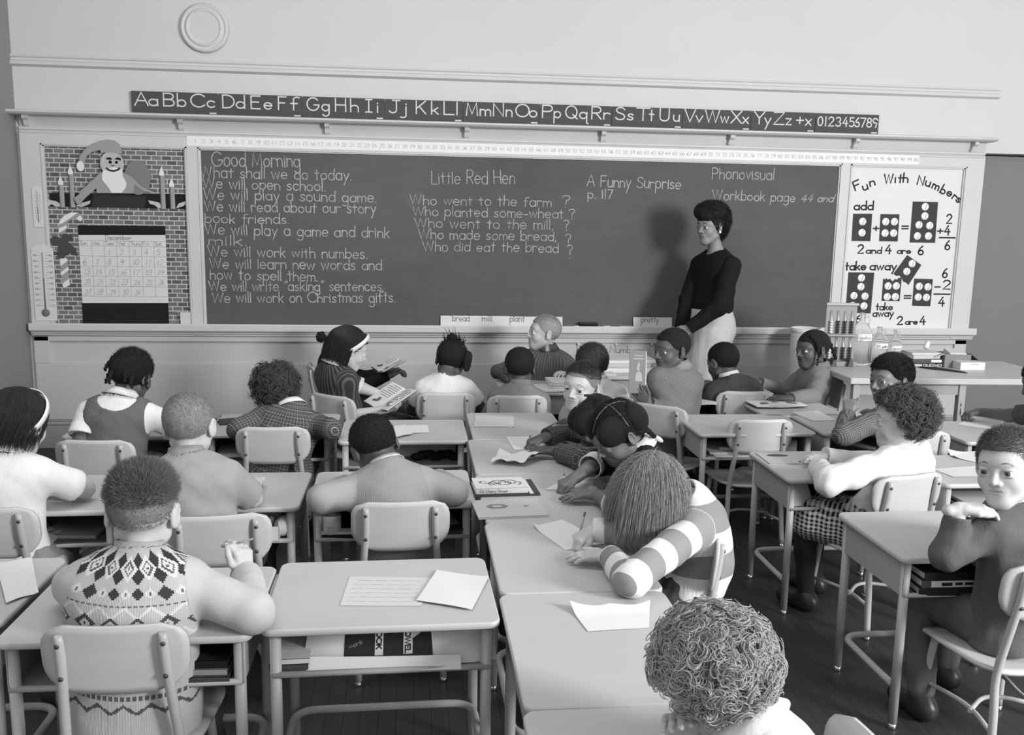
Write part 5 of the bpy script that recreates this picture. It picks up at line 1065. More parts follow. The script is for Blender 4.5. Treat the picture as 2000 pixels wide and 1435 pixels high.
def head_prims(C, R, s, adult=False):
    L = lambda x, y, z: C+R @ (np.array((x, y, z))*s)
    e = lambda c, r, k=.02: ell(L(*c), np.array(r)*s, R, k*s)
    k_ = lambda a, b, ra, rb, k=.012: cone(L(*a), L(*b), ra*s, rb*s, k*s)
    lj = .010 if adult else 0
    P = [e((0, -.014, .030), (.0745, .092, .078)), e((0, .026, -.028), (.0545, .058, .070+lj*.5), .03), e((0, .058, -.082-lj), (.020, .020, .017), .03),
         k_((-.046, .000, -.050-lj), (-.013, .053, -.084-lj), .017, .016, .025), k_((.046, .000, -.050-lj), (.013, .053, -.084-lj), .017, .016, .025),
         e((-.033, .051, -.030), (.024, .023, .024), .02), e((.033, .051, -.030), (.024, .023, .024), .02), e((0, .064, .024), (.048, .018, .014), .02)]
    S = []
    for q in (-1, 1):
        S += [e((q*.031, .093, .001), (.017, .014, .0115), .010)]
    P2 = [k_((0, .080, .004), (0, .0985, -.025), .0065, .0088, .010), e((-.011, .089, -.029), (.0075, .0085, .0065), .006), e((.011, .089, -.029), (.0075, .0085, .0065), .006),
          e((0, .0745, -.052-lj*.6), (.025, .010, .017), .016),
          e((0, .0828, -.0480-lj*.6), (.0205, .0058, .0036), .004), e((0, .0812, -.0575-lj*.6), (.0175, .0066, .0042), .004)]
    for q in (-1, 1):
        P2 += [e((q*.031, .0735, .0085), (.0165, .0105, .0045), .005), e((q*.031, .0730, -.0085), (.0155, .0100, .0042), .006)]
    S2 = [e((0, .0910, -.0530-lj*.6), (.0205, .0080, .0013), .003), e((-.0055, .0955, -.0335), (.0025, .004, .002), .002), e((.0055, .0955, -.0335), (.0025, .004, .002), .002)]
    ears = []; es = []
    for q in (-1, 1):
        Re = R @ np.array(Matrix.Rotation(q*-.42, 3, 'Z') @ Matrix.Rotation(-.2, 3, 'X'))
        ears += [ell(L(q*.0775, -.014, -.004), np.array((.0075, .0185, .030))*s, Re, .006*s), ell(L(q*.0735, -.006, -.026), np.array((.006, .009, .011))*s, Re, .008*s)]
        es += [ell(L(q*.0860, -.008, .000), np.array((.0065, .0115, .019))*s, Re, .004*s)]
    neck = k_((0, -.026, -.055), (0, -.036, -.118), .040 if not adult else .043, .043 if not adult else .047, .03)
    return P, S, P2, S2, ears, es, neck

def rigged(p):
    """work out joints in world space"""
    s = p.get('s', 1.0); hs = p.get('hs', s); B = frame(p['yaw']); r, f, u = B[:, 0], B[:, 1], B[:, 2]
    Hc = np.asarray(p['head'], float); HR = frame(*p['hdir'])
    Nb = Hc+HR @ (V3(0, -.040, -.125)*hs) if 'neck' not in p else np.asarray(p['neck'], float)
    hip = np.asarray(p['hip'], float)
    ax = nrm(Nb-hip); tw = p.get('twist', 0)
    rr = frame(p['yaw']+tw)[:, 0]; rr = nrm(rr+V3(0, 0, 1)*math.tan(math.radians(-p.get('sroll', 0)))); rr = nrm(rr-ax*(rr@ax)*.6)
    ff = nrm(np.cross(ax, rr)); uu = ax
    Sc = Nb-uu*.030*s; sw = p.get('sw', .118)*s
    J = dict(s=s, hs=hs, B=B, r=r, f=f, Hc=Hc, HR=HR, Nb=Nb, hip=hip, ff=ff, rr=rr, uu=uu, Sc=Sc)
    J['bend'] = p.get('bend', .018)*s
    mid = hip*.5+Sc*.5-ff*J['bend']; J['mid'] = mid; J['chest'] = Sc*.72+mid*.28-ff*J['bend']*.35
    up, fo = p.get('ua', .205)*s, p.get('fa', .178)*s
    for q, nm in ((1, 'R'), (-1, 'L')):
        A = p.get('arm'+nm) or {}
        sh = Sc+rr*q*sw+ff*A.get('fwd', .0)-uu*.012*s+uu*A.get('up', 0)
        tgt = np.asarray(A.get('to', hip+r*q*.10+f*.22+V3(0, 0, .05)), float)
        pole = np.asarray(A.get('pole', r*q*.6-f*.35-V3(0, 0, .9)), float)
        el, wr = ik(sh, tgt, up, fo, pole)
        if 'el' in A: el = np.asarray(A['el'], float); wr = el+nrm(tgt-el)*min(fo*1.12, np.linalg.norm(tgt-el))
        hd = np.asarray(A.get('dir', nrm(wr-el)), float); hn = np.asarray(A.get('palm', V3(0, 0, -1)), float)
        J[nm] = (sh, el, wr, nrm(hd), hn, A.get('pose', 'relax'))
        hj = hip+r*q*.060*s-V3(0, 0, .012)
        kn = p.get('knee'+nm); kn = hj+f*.33*s+r*q*.035*s+V3(0, 0, .005) if kn is None else np.asarray(kn, float)
        an = p.get('ankle'+nm); an = V3(kn[0]-f[0]*.03, kn[1]-f[1]*.03, .065) if an is None else np.asarray(an, float)
        J['leg'+nm] = (hj, kn, an, p.get('foot'+nm, f))
    return J
def torso_prims(J, g=0, w=1.0, belly=0):
    s, hip, mid, ch, Sc, ff, rr, uu = (J[k] for k in ('s', 'hip', 'mid', 'chest', 'Sc', 'ff', 'rr', 'uu'))
    P = [cone(hip-uu*.01*s, mid, .112*s*w+g, .104*s*w+g, .03, .74, ff, 1), cone(mid, ch-uu*.02*s, .104*s*w+g, .114*s*w+g, .03, .74, ff, 1),
         cone(Sc-rr*.062*s-uu*.028*s, Sc+rr*.062*s-uu*.028*s, .062*s+g, .062*s+g, .035, None, None, 1),
         cone(Sc-rr*.095*s-uu*.020*s, Sc+rr*.095*s-uu*.020*s, .044*s+g, .044*s+g, .04, None, None, 1),
         cone(J['Nb']+uu*.012*s, Sc-rr*.09*s-uu*.008*s, .036*s+g*1.15+.002*(g > 0), .034*s+g, .03, None, None, 1), cone(J['Nb']+uu*.012*s, Sc+rr*.09*s-uu*.008*s, .036*s+g*1.15+.002*(g > 0), .034*s+g, .03, None, None, 1)]
    if belly: P.append(ell(mid+ff*.03, V3(.10, .085, .12)*s+g, np.stack([rr, ff, uu], 1), .04, 1))
    return P
def arm_prims(J, nm, g=0, fa=1.0, ua0=0.0, k=.02, puff=0, tag=2):
    s = J['s']; sh, el, wr = J[nm][:3]; q = 1 if nm == 'R' else -1
    P = [cone(sh, el, .0395*s+g+puff, .0315*s+g, k, None, None, tag)]
    if fa > 0: P.append(cone(el, el+(wr-el)*fa, .0315*s+g, (.0315+(.0205-.0315)*fa)*s+g, k*.8, None, None, tag+2))
    return P
def leg_prims(J, nm, g=0, to=1.0):
    s = J['s']; h, k, a, fd = J['leg'+nm]
    P = [cone(h, k, .066*s+g, .047*s+g, .03, None, None, 6)]
    if to > 0: P.append(cone(k, k+(a-k)*to, .045*s+g, (.045-.018*to)*s+g, .02, None, None, 7))
    return P

def uvw_of(V, prims, J):
    """cloth coordinates: around and along the nearest limb"""
    best = np.full(len(V), 1e9); out = np.zeros((len(V), 3))
    X, Y, Z = V[:, 0], V[:, 1], V[:, 2]
    for p in prims:
        if p['t'] != 'c': continue
        d = pdist(p, X, Y, Z)
        m = d < best; best = np.where(m, d, best)
        if p['tag'] == 1: a, b, ref = J['hip'], J['Sc'], J['ff']; rad = .115
        else: a, b = p['a'], p['b']; ref = -J['rr']*.3-J['ff']; rad = (p['ra']+p['rb'])/2
        ax = nrm(b-a); e1 = -nrm(ref-ax*(ref@ax)); e2 = np.cross(ax, e1); q = V-a
        ang = np.arctan2(q@e2, q@e1)
        u = ang*rad if p['tag'] == 1 else (q@e2)*1.3+.013
        out[m] = np.stack([u, q@ax, np.full(len(V), p['tag'], float)], 1)[m]
    return out
def cloth(name, prims, J, mt, parent, h=.006, cuts=(), subs=(), amp=.0016, freq=42, ph=0, extra=None):
    lo, hi = bounds(prims, .03); v = Vol(lo, hi, h)
    for p in prims: v.add(p)
    if amp: v.warp(amp, freq, ph)
    for p in subs: v.add(p, 's')
    for fn in cuts: v.cut(fn)
    V, F = v.mesh()
    if not len(F): return None
    return link(name, np_mesh(name, V-J['root'], F, True, {'uvw': uvw_of(V, prims, J)}), mt, parent)
def plane(pt, n): n = nrm(n); return lambda X, Y, Z: (X-pt[0])*n[0]+(Y-pt[1])*n[1]+(Z-pt[2])*n[2]
def band(name, c, ax, fw, r0, r1, z0, z1, mt, J, parent, a0=-PI, a1=PI, flat=.85, n=40, th=.0035):
    """a collar, cuff or headband: a strip of real thickness around an axis"""
    ax = nrm(ax); e1 = nrm(fw-ax*(fw@ax)); e2 = np.cross(ax, e1); V = []; F = []
    full = abs(a1-a0-2*PI) < 1e-6; m = n if full else n+1
    for i in range(m):
        a = a0+(a1-a0)*i/n; dr = e1*math.cos(a)*flat+e2*math.sin(a)
        for (r, z) in ((r0, z0), (r1, z1), (r1+th, z1), (r0+th, z0)): V.append(c+dr*r+ax*z)
    for i in range(n):
        j = (i+1) % m
        for k in range(4): F.append((i*4+k, j*4+k, j*4+(k+1) % 4, i*4+(k+1) % 4))
    F = np.array(F)
    if not full: F = np.concatenate([F, [[0, 1, 2, 3], [n*4+3, n*4+2, n*4+1, n*4]]])
    me = np_mesh(name, np.array(V)-J['root'], F, True)
    return link(name, me, mt, parent)

def skin(v): return mat('skin_%02d' % int(v*100), v, .5, .35, .07, 14, .12, 300)
def hairmat(v):
    k = 'hair_%02d' % int(v*100)
    if k in _mats: return _mats[k]
    n = NT(k); c = n.coord('Object'); q = n.noise(60, n.scalevec(c, (1, 1, .35)), 5, .7)
    _mats[k] = n.out(n.math('MULTIPLY', v, n.math('ADD', .55, n.math('MULTIPLY', q, .9))), .62, .25); n.bump(n.noise(420, c, 3, .8), 1.0, .004)
    return _mats[k]
M_EYEW = mat('eye_white', .62, .15, .5, .02); M_IRIS = mat('iris', .10, .15, .5, .1, 300); M_PUPIL = mat('pupil', .008, .1, .6, .02)
def eye_mesh(R, cen, r, gy, gp, iris):
    G = R @ np.array(Matrix.Rotation(math.radians(gy), 3, 'Z') @ Matrix.Rotation(math.radians(gp), 3, 'X'))
    V = []; F = []; mi = []; nr, nu = 12, 16
    for i in range(nr+1):
        t = PI*(i/nr)**1.35
        for k in range(nu):
            a = 2*PI*k/nu; q = V3(math.sin(t)*math.cos(a), math.cos(t), math.sin(t)*math.sin(a)); V.append(cen+G @ q*r)
    for i in range(nr):
        for k in range(nu):
            F.append((i*nu+k, i*nu+(k+1) % nu, (i+1)*nu+(k+1) % nu, (i+1)*nu+k)); mi.append(2 if i < 2 else (1 if i < 4 else 0))
    return np.array(V), np.array(F), mi
def strands(P, rad):
    """P (N,K,3) poly-lines -> thin three-sided tapering hairs"""
    N, K, _ = P.shape; rad = np.broadcast_to(rad, (N, K))
    T = np.gradient(P, axis=1); T /= np.linalg.norm(T, axis=2, keepdims=True)+1e-9
    ref = RNG.normal(size=(N, 1, 3)); A = np.cross(T, ref); A /= np.linalg.norm(A, axis=2, keepdims=True)+1e-9; Bn = np.cross(T, A)
    V = np.stack([P+(A*math.cos(a)+Bn*math.sin(a))*rad[..., None] for a in (0, 2.094, 4.189)], 2)
    I = np.arange(N*K*3).reshape(N, K, 3); q = []
    for k in range(3):
        k2 = (k+1) % 3; q.append(np.stack([I[:, :-1, k], I[:, :-1, k2], I[:, 1:, k2], I[:, 1:, k]], -1).reshape(-1, 4))
    return V.reshape(-1, 3), np.concatenate(q)
HL_BOY = ([-.11, -.07, -.035, -.018, .012, .034, .046, .056, .1], [-.046, -.040, -.022, .016, .006, .022, .044, .058, .060])
HL_TOP = ([-.11, -.07, -.035, -.018, .012, .034, .046, .056, .1], [.030, .034, .040, .046, .050, .052, .056, .060, .062])
HL_GIRL = ([-.11, -.07, -.035, -.012, .012, .036, .050, .060, .1], [-.062, -.058, -.045, -.030, -.020, .015, .044, .052, .054])
HL_CURL = ([-.11, -.07, -.035, -.012, .008, .022, .038, .052, .1], [-.062, -.058, -.045, -.020, .026, .052, .062, .068, .075])
class Hair:
    """hair built in head space: x right, y forward, z up"""
    def __init__(s, J): s.J = J; s.C = J['Hc']; s.R = J['HR']; s.k = J['hs']; s.parts = []
    def w(s, L): return s.C+(np.asarray(L)*s.k) @ s.R.T
    def loc(s, X, Y, Z):
        x, y, z = X-s.C[0], Y-s.C[1], Z-s.C[2]; R = s.R; k = s.k
        return (x*R[0, 0]+y*R[1, 0]+z*R[2, 0])/k, (x*R[0, 1]+y*R[1, 1]+z*R[2, 1])/k, (x*R[0, 2]+y*R[1, 2]+z*R[2, 2])/k
    def e(s, c, r, k=.012): return ell(s.w(c), np.array(r)*s.k, s.R, k*s.k)
    def c(s, a, b, ra, rb, k=.01): return cone(s.w(a), s.w(b), ra*s.k, rb*s.k, k*s.k)
    def cap(s, th=.006, line=HL_BOY, top=0, back=0, extra=(), subs=(), h=.0035, amp=0, freq=300, cuts=True):
        P = [s.e((0, -.014-back*.5, .030+top*.5), (.0745+th, .092+th+back*.5, .078+th+top*.5))]
        P2 = list(extra); lo, hi = bounds(P+P2, .012); v = Vol(lo, hi, h)
        v.add(P[0])
        if line is not None:
            def fn(X, Y, Z):
                x, y, z = s.loc(X, Y, Z); return (np.interp(y, line[0], line[1])+.012*np.cos(np.clip(x/.05, -1.5, 1.5))*0-z)*s.k*.8
            v.cut(fn)
        for p in P2: v.add(p)
        for p in subs: v.add(p, 's')
        if amp: v.warp(amp, freq)
        VV, F = v.mesh(); s.parts.append((VV, F)); s.capV = VV; return s
    def roots(s, N, th=.0, line=HL_BOY, ext=None):
        """random points on the scalp above the hairline, head space, with normals"""
        out = []; nn = []
        r = np.array((.0745+th, .092+th, .078+th)); c = np.array((0, -.014, .030))
        while sum(map(len, out)) < N:
            q = RNG.normal(size=(N*3, 3)); q /= np.linalg.norm(q, axis=1, keepdims=True); p = c+q*r
            m = p[:, 2] > np.interp(p[:, 1], line[0], line[1])+.002
            if ext is not None: m &= ext(p)
            out.append(p[m]); g = q/r; g /= np.linalg.norm(g, axis=1, keepdims=True); nn.append(g[m])
        return np.concatenate(out)[:N], np.concatenate(nn)[:N]
    def short(s, N, ltop, lside, lean=(0, .3, 0), jit=.25, rad=.0006, line=HL_BOY, th=.003):
        p, n = s.roots(N, th, line); f = np.clip((p[:, 2]-.03)/.06, 0, 1)[:, None]
        L = (lside+(ltop-lside)*f)*(RNG.uniform(.6, 1.1, (N, 1)))
        d = n*.75+np.asarray(lean)*.8+np.array((0, 0, -.35))*(1-f)+RNG.normal(size=(N, 3))*jit; d /= np.linalg.norm(d, axis=1, keepdims=True)
        t = np.linspace(0, 1, 4)[None, :, None]; P = p[:, None]+d[:, None]*L[:, None]*t+np.array((0, 0, -.25))*L[:, None]*t*t*(1-f[:, None])
        s.parts.append(strands(s.w(P.reshape(-1, 3)).reshape(N, 4, 3), np.array([1, .9, .7, .25])*rad*s.k)); return s
    def long(s, N, length, part=0, flow=(0, -.2, -1), zmin=-.12, rad=.0008, line=HL_GIRL, curl=0, th=.004, lift=.012, K=12, front=None, gw=None, comb=None, gs=.34, behind=None):
        """hair falling under gravity over the skull"""
        p, n = s.roots(N, th, line, front); g = np.asarray(flow, float) if gw is None else s.R.T @ np.asarray(gw, float); g = g/np.linalg.norm(g)
        L = length*RNG.uniform(.66, 1.06, N); step = L/(K-1); cur = p.copy(); P = [cur.copy()]
        side = np.sign(p[:, 0]-part)[:, None]*np.array((1, 0, 0)); d = n*.30+side*.30+np.array((0, -.05, 0))+RNG.normal(size=(N, 3))*.08
        if comb is not None: d = n*.25+np.asarray(comb)+RNG.normal(size=(N, 3))*.06
        r = np.array((.0745+th+lift, .092+th+lift, .080+th+lift)); c = np.array((0, -.014, .030)); clump = RNG.integers(0, max(N//14, 1), N); off = RNG.normal(size=(N//14+1, 3))*.16
        for k in range(1, K):
            d = d+g*gs+off[clump]*.10; q = (cur-c)/r; rad_ = np.linalg.norm(q, axis=1, keepdims=True); gn = q/r; gn /= np.linalg.norm(gn, axis=1, keepdims=True)
            dn = (d*gn).sum(1, keepdims=True); d = np.where((rad_ < 1.03) & (dn < 0), d-gn*dn*1.0, d); d /= np.linalg.norm(d, axis=1, keepdims=True)
            cur = cur+d*step[:, None]; q = (cur-c)/r; rad_ = np.linalg.norm(q, axis=1, keepdims=True)
            cur = np.where(rad_ < 1, c+(cur-c)/np.maximum(rad_, .3), cur)
            if behind is not None: cur[:, 1] = np.minimum(cur[:, 1], behind+np.maximum(0, cur[:, 2]-.035)*2.2)
            if curl: cur = cur+curl*np.stack([np.sin(k*1.6+clump), np.cos(k*1.6+clump*1.7), np.sin(k*1.1+clump*.6)], 1)
            P.append(cur.copy())
        P = np.stack(P, 1); s.parts.append(strands(s.w(P.reshape(-1, 3)).reshape(N, K, 3), np.linspace(1, .35, K)*rad*s.k)); return s
    def curls(s, N, rc, turns, lth=.03, sub=7, line=HL_GIRL, rad=.0012, th=.004, spread=.004, grav=.4, K=20):
        """many ringlets standing off the scalp"""
        p, n = s.roots(N, th, line); n = n+np.array((0, 0, -grav))*np.clip(.6-p[:, 2:3]*6, 0, 1)+RNG.normal(size=(N, 3))*.22; n /= np.linalg.norm(n, axis=1, keepdims=True)
        a = np.cross(n, RNG.normal(size=(N, 3))); a /= np.linalg.norm(a, axis=1, keepdims=True); b = np.cross(n, a)
        t = np.linspace(0, 1, K)[None, :, None]; ph = RNG.uniform(0, 6.28, (N, 1, 1)); sg = RNG.choice([-1, 1], (N, 1, 1)); R = (rc*RNG.uniform(.7, 1.25, (N, 1, 1)))*np.minimum(1, t*4+.1)*(1.15-.5*t)
        ang = ph+sg*t*turns*2*PI*RNG.uniform(.8, 1.2, (N, 1, 1)); L = lth*RNG.uniform(.6, 1.15, (N, 1, 1))
        base = p[:, None]+n[:, None]*(L*np.sin(t*1.9))+a[:, None]*R*np.cos(ang)+b[:, None]*R*np.sin(ang)
        for q in range(sub):
            o = RNG.normal(size=(N, 1, 3))*spread; P = base+o*(.4+t)
            s.parts.append(strands(s.w(P.reshape(-1, 3)).reshape(N, K, 3), np.linspace(1, .5, K)*rad*s.k))
        return s
    def braid(s, pts, r, n=9):
        pts = [np.asarray(q) for q in pts]; P = []
        for i in range(n):
            t = i/(n-1)*(len(pts)-1); k = min(int(t), len(pts)-2); q = pts[k]+(pts[k+1]-pts[k])*(t-k); rr = r*(1-.35*i/n)
            P.append(s.e(q+V3(((i % 2)-.5)*r*.5, 0, 0), (rr, rr, rr*.85), .004))
        lo, hi = bounds(P, .01); v = Vol(lo, hi, .0022)
        v.addall(P); s.parts.append(v.mesh()); return s
    def lump(s, prims, h=.003, amp=0, freq=300):
        lo, hi = bounds(prims, .012); v = Vol(lo, hi, h); v.addall(prims)
        if amp: v.warp(amp, freq)
        s.parts.append(v.mesh()); return s
    def done(s, v, name='hair'):
        V, F = join(s.parts); return link(name, np_mesh(name, V-s.J['root'], F, True), hairmat(v), s.J['obj'])

def person(label, p, sk, group=None, cat='person'):
    J = rigged(p); root = V3(J['hip'][0], J['hip'][1], 0); J['root'] = root; s = J['s']; J['p'] = p
    o = thing('person', label, cat, tuple(root), 0, group); J['obj'] = o
    adult = p.get('adult', False)
    H = head_prims(J['Hc'], J['HR'], J['hs'], adult)
    P, S, P2, S2, ears, es, neck = H
    nk = cone(neck['a'], J['Nb'], neck['ra'], neck['rb'], .03, None, None, 0)
    hands = {}
    hs_ = s*p.get('hand_s', 1.0)
    for q in 'RL':
        sh, el, wr, hd, hn, pose = J[q]; hands[q] = hand_prims(wr, hd, hn, q == 'R', hs_, pose)
    base = torso_prims(J)+[nk]+arm_prims(J, 'R')+arm_prims(J, 'L')
    legs = leg_prims(J, 'R')+leg_prims(J, 'L')
    for q in 'RL':
        h, k, a, fd = J['leg'+q]; fd = np.asarray(fd, float); legs.append(cone(a-V3(0, 0, .025)*s, a+fd*.10*s-V3(0, 0, .035)*s, .028*s, .020*s, .02, None, None, 8))
    closed = p.get('closed', 0)
    L = lambda x, y, z: J['Hc']+J['HR'] @ (np.array((x, y, z))*J['hs'])
    lids = [ell(L(q*.031, .0728, .003-.004*(closed < 1)), np.array((.0158, .0130, .0125 if closed >= 1 else .0098))*J['hs'], J['HR'], .004) for q in (-1, 1)] if closed else []
    def fill(v):
        for g in (legs, base, P): v.addall(g)
        for e in S: v.add(e, 's')
        v.addall(P2); v.addall(lids); v.addall(ears)
        for e in S2+es: v.add(e, 's')
        for q in 'RL': v.addall(hands[q])
        return v
    boxes = []; fine = []
    hb = bounds(P+P2+ears, .006); hb[0][2] -= .02*J['hs']; boxes.append(hb); fine.append(p.get('hres', .0030))
    for q in 'RL':
        if (p.get('arm'+q) or {}).get('fine', 1):
            boxes.append(bounds(hands[q], .004)); fine.append(.0024)
    lo, hi = bounds(base+legs+P+hands['R']+hands['L'], .02)
    parts = [fill(Vol(lo, hi, .0075)).mesh(boxes)]
    for (l, h), r in zip(boxes, fine): parts.append(fill(Vol(l, h, r)).mesh())
    V, F = join(parts)
    C = V[F].mean(1); l = (C-J['Hc']) @ J['HR']/J['hs']; z0 = -.053-(.006 if adult else 0)
    lip = (np.abs(l[:, 0]) < .0205*(1-((l[:, 2]-z0)/.011)**2*.7)) & (np.abs(l[:, 2]-z0) < .0085) & (l[:, 1] > .076)
    J['body'] = link('body', np_mesh('body', V-root, F, True, None, lip.astype(np.int32)), [skin(sk), skin(sk*p.get('lip', .62))], o)
    gy, gp = p.get('gaze', (0, 0))
    if p.get('eyes', True) and closed < 1:
        for q in (-1, 1):
            EV, EF, mi = eye_mesh(J['HR'], L(q*.031, .0712, 0), .0132*J['hs'], gy, gp, 0)
            link('eye', np_mesh('eye', EV-root, EF, True, None, mi), [M_EYEW, M_IRIS, M_PUPIL], o)
    bv = p.get('brow', None)
    if bv is not None:
        for q in (-1, 1):
            b = MB(); pts = [L(q*x, .0845-5.2*x*x, z)-root for x, z in ((.013, .0225), (.022, .0275), (.032, .0285), (.045, .0225))]
            b.tube(bez(pts, 4), [.0012*s+.0014*s*math.sin(PI*min(1, i/12+.15)) for i in range(13)], 6); b.build('eyebrow', hairmat(bv), o)
    return J
def sub_disc(c, d, r=.06, t=.03):
    d = nrm(d); a = nrm(np.cross(d, (.3, .5, .8))); return ell(c+d*t, V3(r, r, t), np.stack([a, np.cross(d, a), d], 1), 0)
def shirt(J, mt, name='shirt', g=.010, ga=.009, sl=.93, short=None, hem=-.03, neck=.052, puff=0, w=1.0, amp=.0018, belly=0, h=.006, sleeves=True, neckdrop=0, freq=42, sep=False):
    """torso and sleeves as one garment, opened at neck, cuffs and hem"""
    s = J['s']; P = torso_prims(J, g*s, w, belly); subs = []
    P.append(cone(J['hip']-J['uu']*(.02+hem*-1)*s, J['hip']+J['uu']*.03*s, .118*s*w+g, .112*s*w+g, .03, .76, J['ff'], 1))
    for q in 'RL':
        if not sleeves: continue
        if sep:
            sh, el, wr = J[q][:3]; cloth('sleeve', arm_prims(J, q, ga*s, sl, k=.02), J, mt, J['obj'], h, (), [sub_disc(el+(wr-el)*sl, wr-el, .05*s, .03*s)], amp, freq); continue
        sh, el, wr = J[q][:3]
        if short is not None:
            e = sh+(el-sh)*short; P.append(cone(sh, e+(el-sh)*.04, .0415*s+ga, .041*s+ga+puff, .02, None, None, 2)); subs.append(sub_disc(e, el-sh, .085*s, .03*s))
        else:
            P += arm_prims(J, q, ga*s, sl, k=.02); e = el+(wr-el)*sl; subs.append(sub_disc(e, wr-el, .05*s, .03*s))
    up = J['HR'] @ V3(0, -.03, -.06)*0+nrm(J['Hc']-J['Nb']+J['uu']*.08)
    subs.append(cone(J['Nb']-up*(.012+neckdrop)*s, J['Nb']+up*.11*s, neck*s, (neck+.012)*s, 0))
    return cloth(name, P, J, mt, J['obj'], h, (plane(J['hip']-J['uu']*(.04-hem)*s, -J['uu']),), subs, amp, freq, ph=J['hip'][0]*7)
def vest(J, mt, name='jumper', g=.016, neck=.085, hem=-.03):
    """sleeveless garment over a blouse: scooped at neck and arm-holes"""
    s = J['s']; P = torso_prims(J, g*s)
    P.append(cone(J['hip']-J['uu']*.03*s, J['hip']+J['uu']*.03*s, .122*s+g, .114*s+g, .03, .78, J['ff'], 1)); subs = []
    for q, sg in (('R', 1), ('L', -1)):
        sh = J[q][0]; subs.append(ell(sh+J['rr']*sg*.018*s-J['uu']*.012*s, V3(.030, .075, .075)*s, np.stack([J['rr'], J['ff'], J['uu']], 1), 0))
    subs.append(ell(J['Nb']+J['uu']*.012*s, V3(neck, .11, .068)*s, np.stack([J['rr'], J['ff'], J['uu']], 1), 0))
    return cloth(name, P, J, mt, J['obj'], .006, (plane(J['hip']-J['uu']*.06*s, -J['uu']),), subs, .0022, 46)
def collar(J, mt, name='collar', r0=.048, r1=.066, z0=.018, z1=-.012, gap=.25, flat=.95, stand=False):
    s = J['s']; ax = nrm(J['Hc']-J['Nb']+J['uu']*.10); c = J['Nb']+ax*.044*s
    return band(name, c, ax, J['ff'], r0*s, r1*s, z0*s, z1*s, mt, J, J['obj'], gap, 2*PI-gap, flat)
def cuff(J, q, mt, t=.93, on='f', name='cuff', r=.031, wd=.022):
    s = J['s']; sh, el, wr = J[q][:3]; a, b = (el, wr) if on == 'f' else (sh, el); d = nrm(b-a); c = a+(b-a)*t
    return band(name, c, d, J['ff']+V3(.1, .05, .3), r*s, r*s*.97, -wd*.5*s, wd*.5*s, mt, J, J['obj'], flat=1.0, n=24)
def cuff_solid(J, q, mt, on='u', t0=.8, t1=1.0, r0=.045, r1=.049, name='sleeve_cuff'):
    s = J['s']; sh, el, wr = J[q][:3]; a, b = (el, wr) if on == 'f' else (sh, el); d = nrm(b-a); A, B = a+(b-a)*t0, a+(b-a)*t1
    return cloth(name, [cone(A, B+d*.012, r0*s, r1*s, .01, None, None, 2)], J, mt, J['obj'], .0045, (), [sub_disc(B, d, .09*s, .03*s), sub_disc(A, -d, .09*s, .03*s), cone(A, B+d*.02, (r0-.006)*s, (r1-.006)*s, 0)], 0)
def trousers(J, mt, g=.012, to=.9, name='trousers'):
    s = J['s']; P = [cone(J['hip']-J['rr']*.03*s-V3(0, 0, .02), J['hip']+J['rr']*.03*s-V3(0, 0, .02), .085*s+g, .085*s+g, .03, .75, J['ff'], 6)]
    for q in 'RL': P += leg_prims(J, q, g*s, to)
    return cloth(name, P, J, mt, J['obj'], .008, (), (), .003, 38)
def skirt(J, mt, name='skirt', ln=.9, g=.02):
    s = J['s']; P = [cone(J['hip'], J['hip']+J['uu']*.05*s, .105*s+g, .10*s+g, .03, .8, J['ff'], 1)]
    kR, kL = J['legR'][1], J['legL'][1]; hR, hL = J['legR'][0], J['legL'][0]; z = V3(0, 0, 1)
    m = (hR+hL)/2; k = m+((kR+kL)/2-m)*ln
    for a, b in ((hR, kR), (hL, kL), (hR*.5+hL*.5, kR*.5+kL*.5)): P.append(cone(a, a+(b-a)*ln, .078*s+g, .062*s+g, .04, None, None, 6))
    d = nrm(kR+kL-hR-hL)
    return cloth(name, P, J, mt, J['obj'], .0075, (), [sub_disc(m+(k-m)*1.06, d, .22, .05)], .005, 60)
def shoes(J, mt):
    s = J['s']
    for q in 'RL':
        h, k, a, fd = J['leg'+q]; fd = np.asarray(fd, float); a = np.asarray(a, float)
        P = [cone(V3(a[0], a[1], .040*s)-fd*.022*s, V3(a[0], a[1], .030*s)+fd*.105*s, .036*s, .028*s, .02, None, None, 8), cone(V3(a[0], a[1], .035*s), a, .034*s, .036*s, .02, None, None, 8)]
        cloth('shoe', P, J, mt, J['obj'], .006, (lambda X, Y, Z: (.003-Z)+X*0+Y*0,), (), 0)
def socks(J, mt, t0=.62):
    for q in 'RL':
        h, k, a, fd = J['leg'+q]; s = J['s']; P = [cone(k+(a-k)*t0, a, .036*s, .030*s, .02, None, None, 7)]
        cloth('sock', P, J, mt, J['obj'], .006, (), (), 0)

# cloth patterns use the around-and-along coordinates of each limb
def cl(name, fn, rough=.85, bump=None):
    if name in _mats: return _mats[name]
    n = NT(name); v = n.attr('uvw'); x = n.xyz(v); val = fn(n, x[0], x[1], v)
    fz = n.noise(420, n.coord('Object'), 2); val = n.math('MULTIPLY', val, n.math('ADD', .9, n.math('MULTIPLY', fz, .2)))
    if bump == 'rib':
        n.bump(n.math('ADD', n.math('MULTIPLY', n.math('LESS_THAN', x[2], 1.5), n.math('ABSOLUTE', n.math('SINE', n.math('MULTIPLY', x[0], 950)))), n.math('MULTIPLY', n.noise(260, n.coord('Object'), 2), .9)), .45, .0022)
    else: n.bump(n.math('ADD', n.math('MULTIPLY', n.noise(500, n.coord('Object'), 2), .10), n.noise(20, n.scalevec(n.coord('Object'), (1, 1, .6)), 4, .55)), .55, .010)
    _mats[name] = n.out(val, rough, .15); return _mats[name]
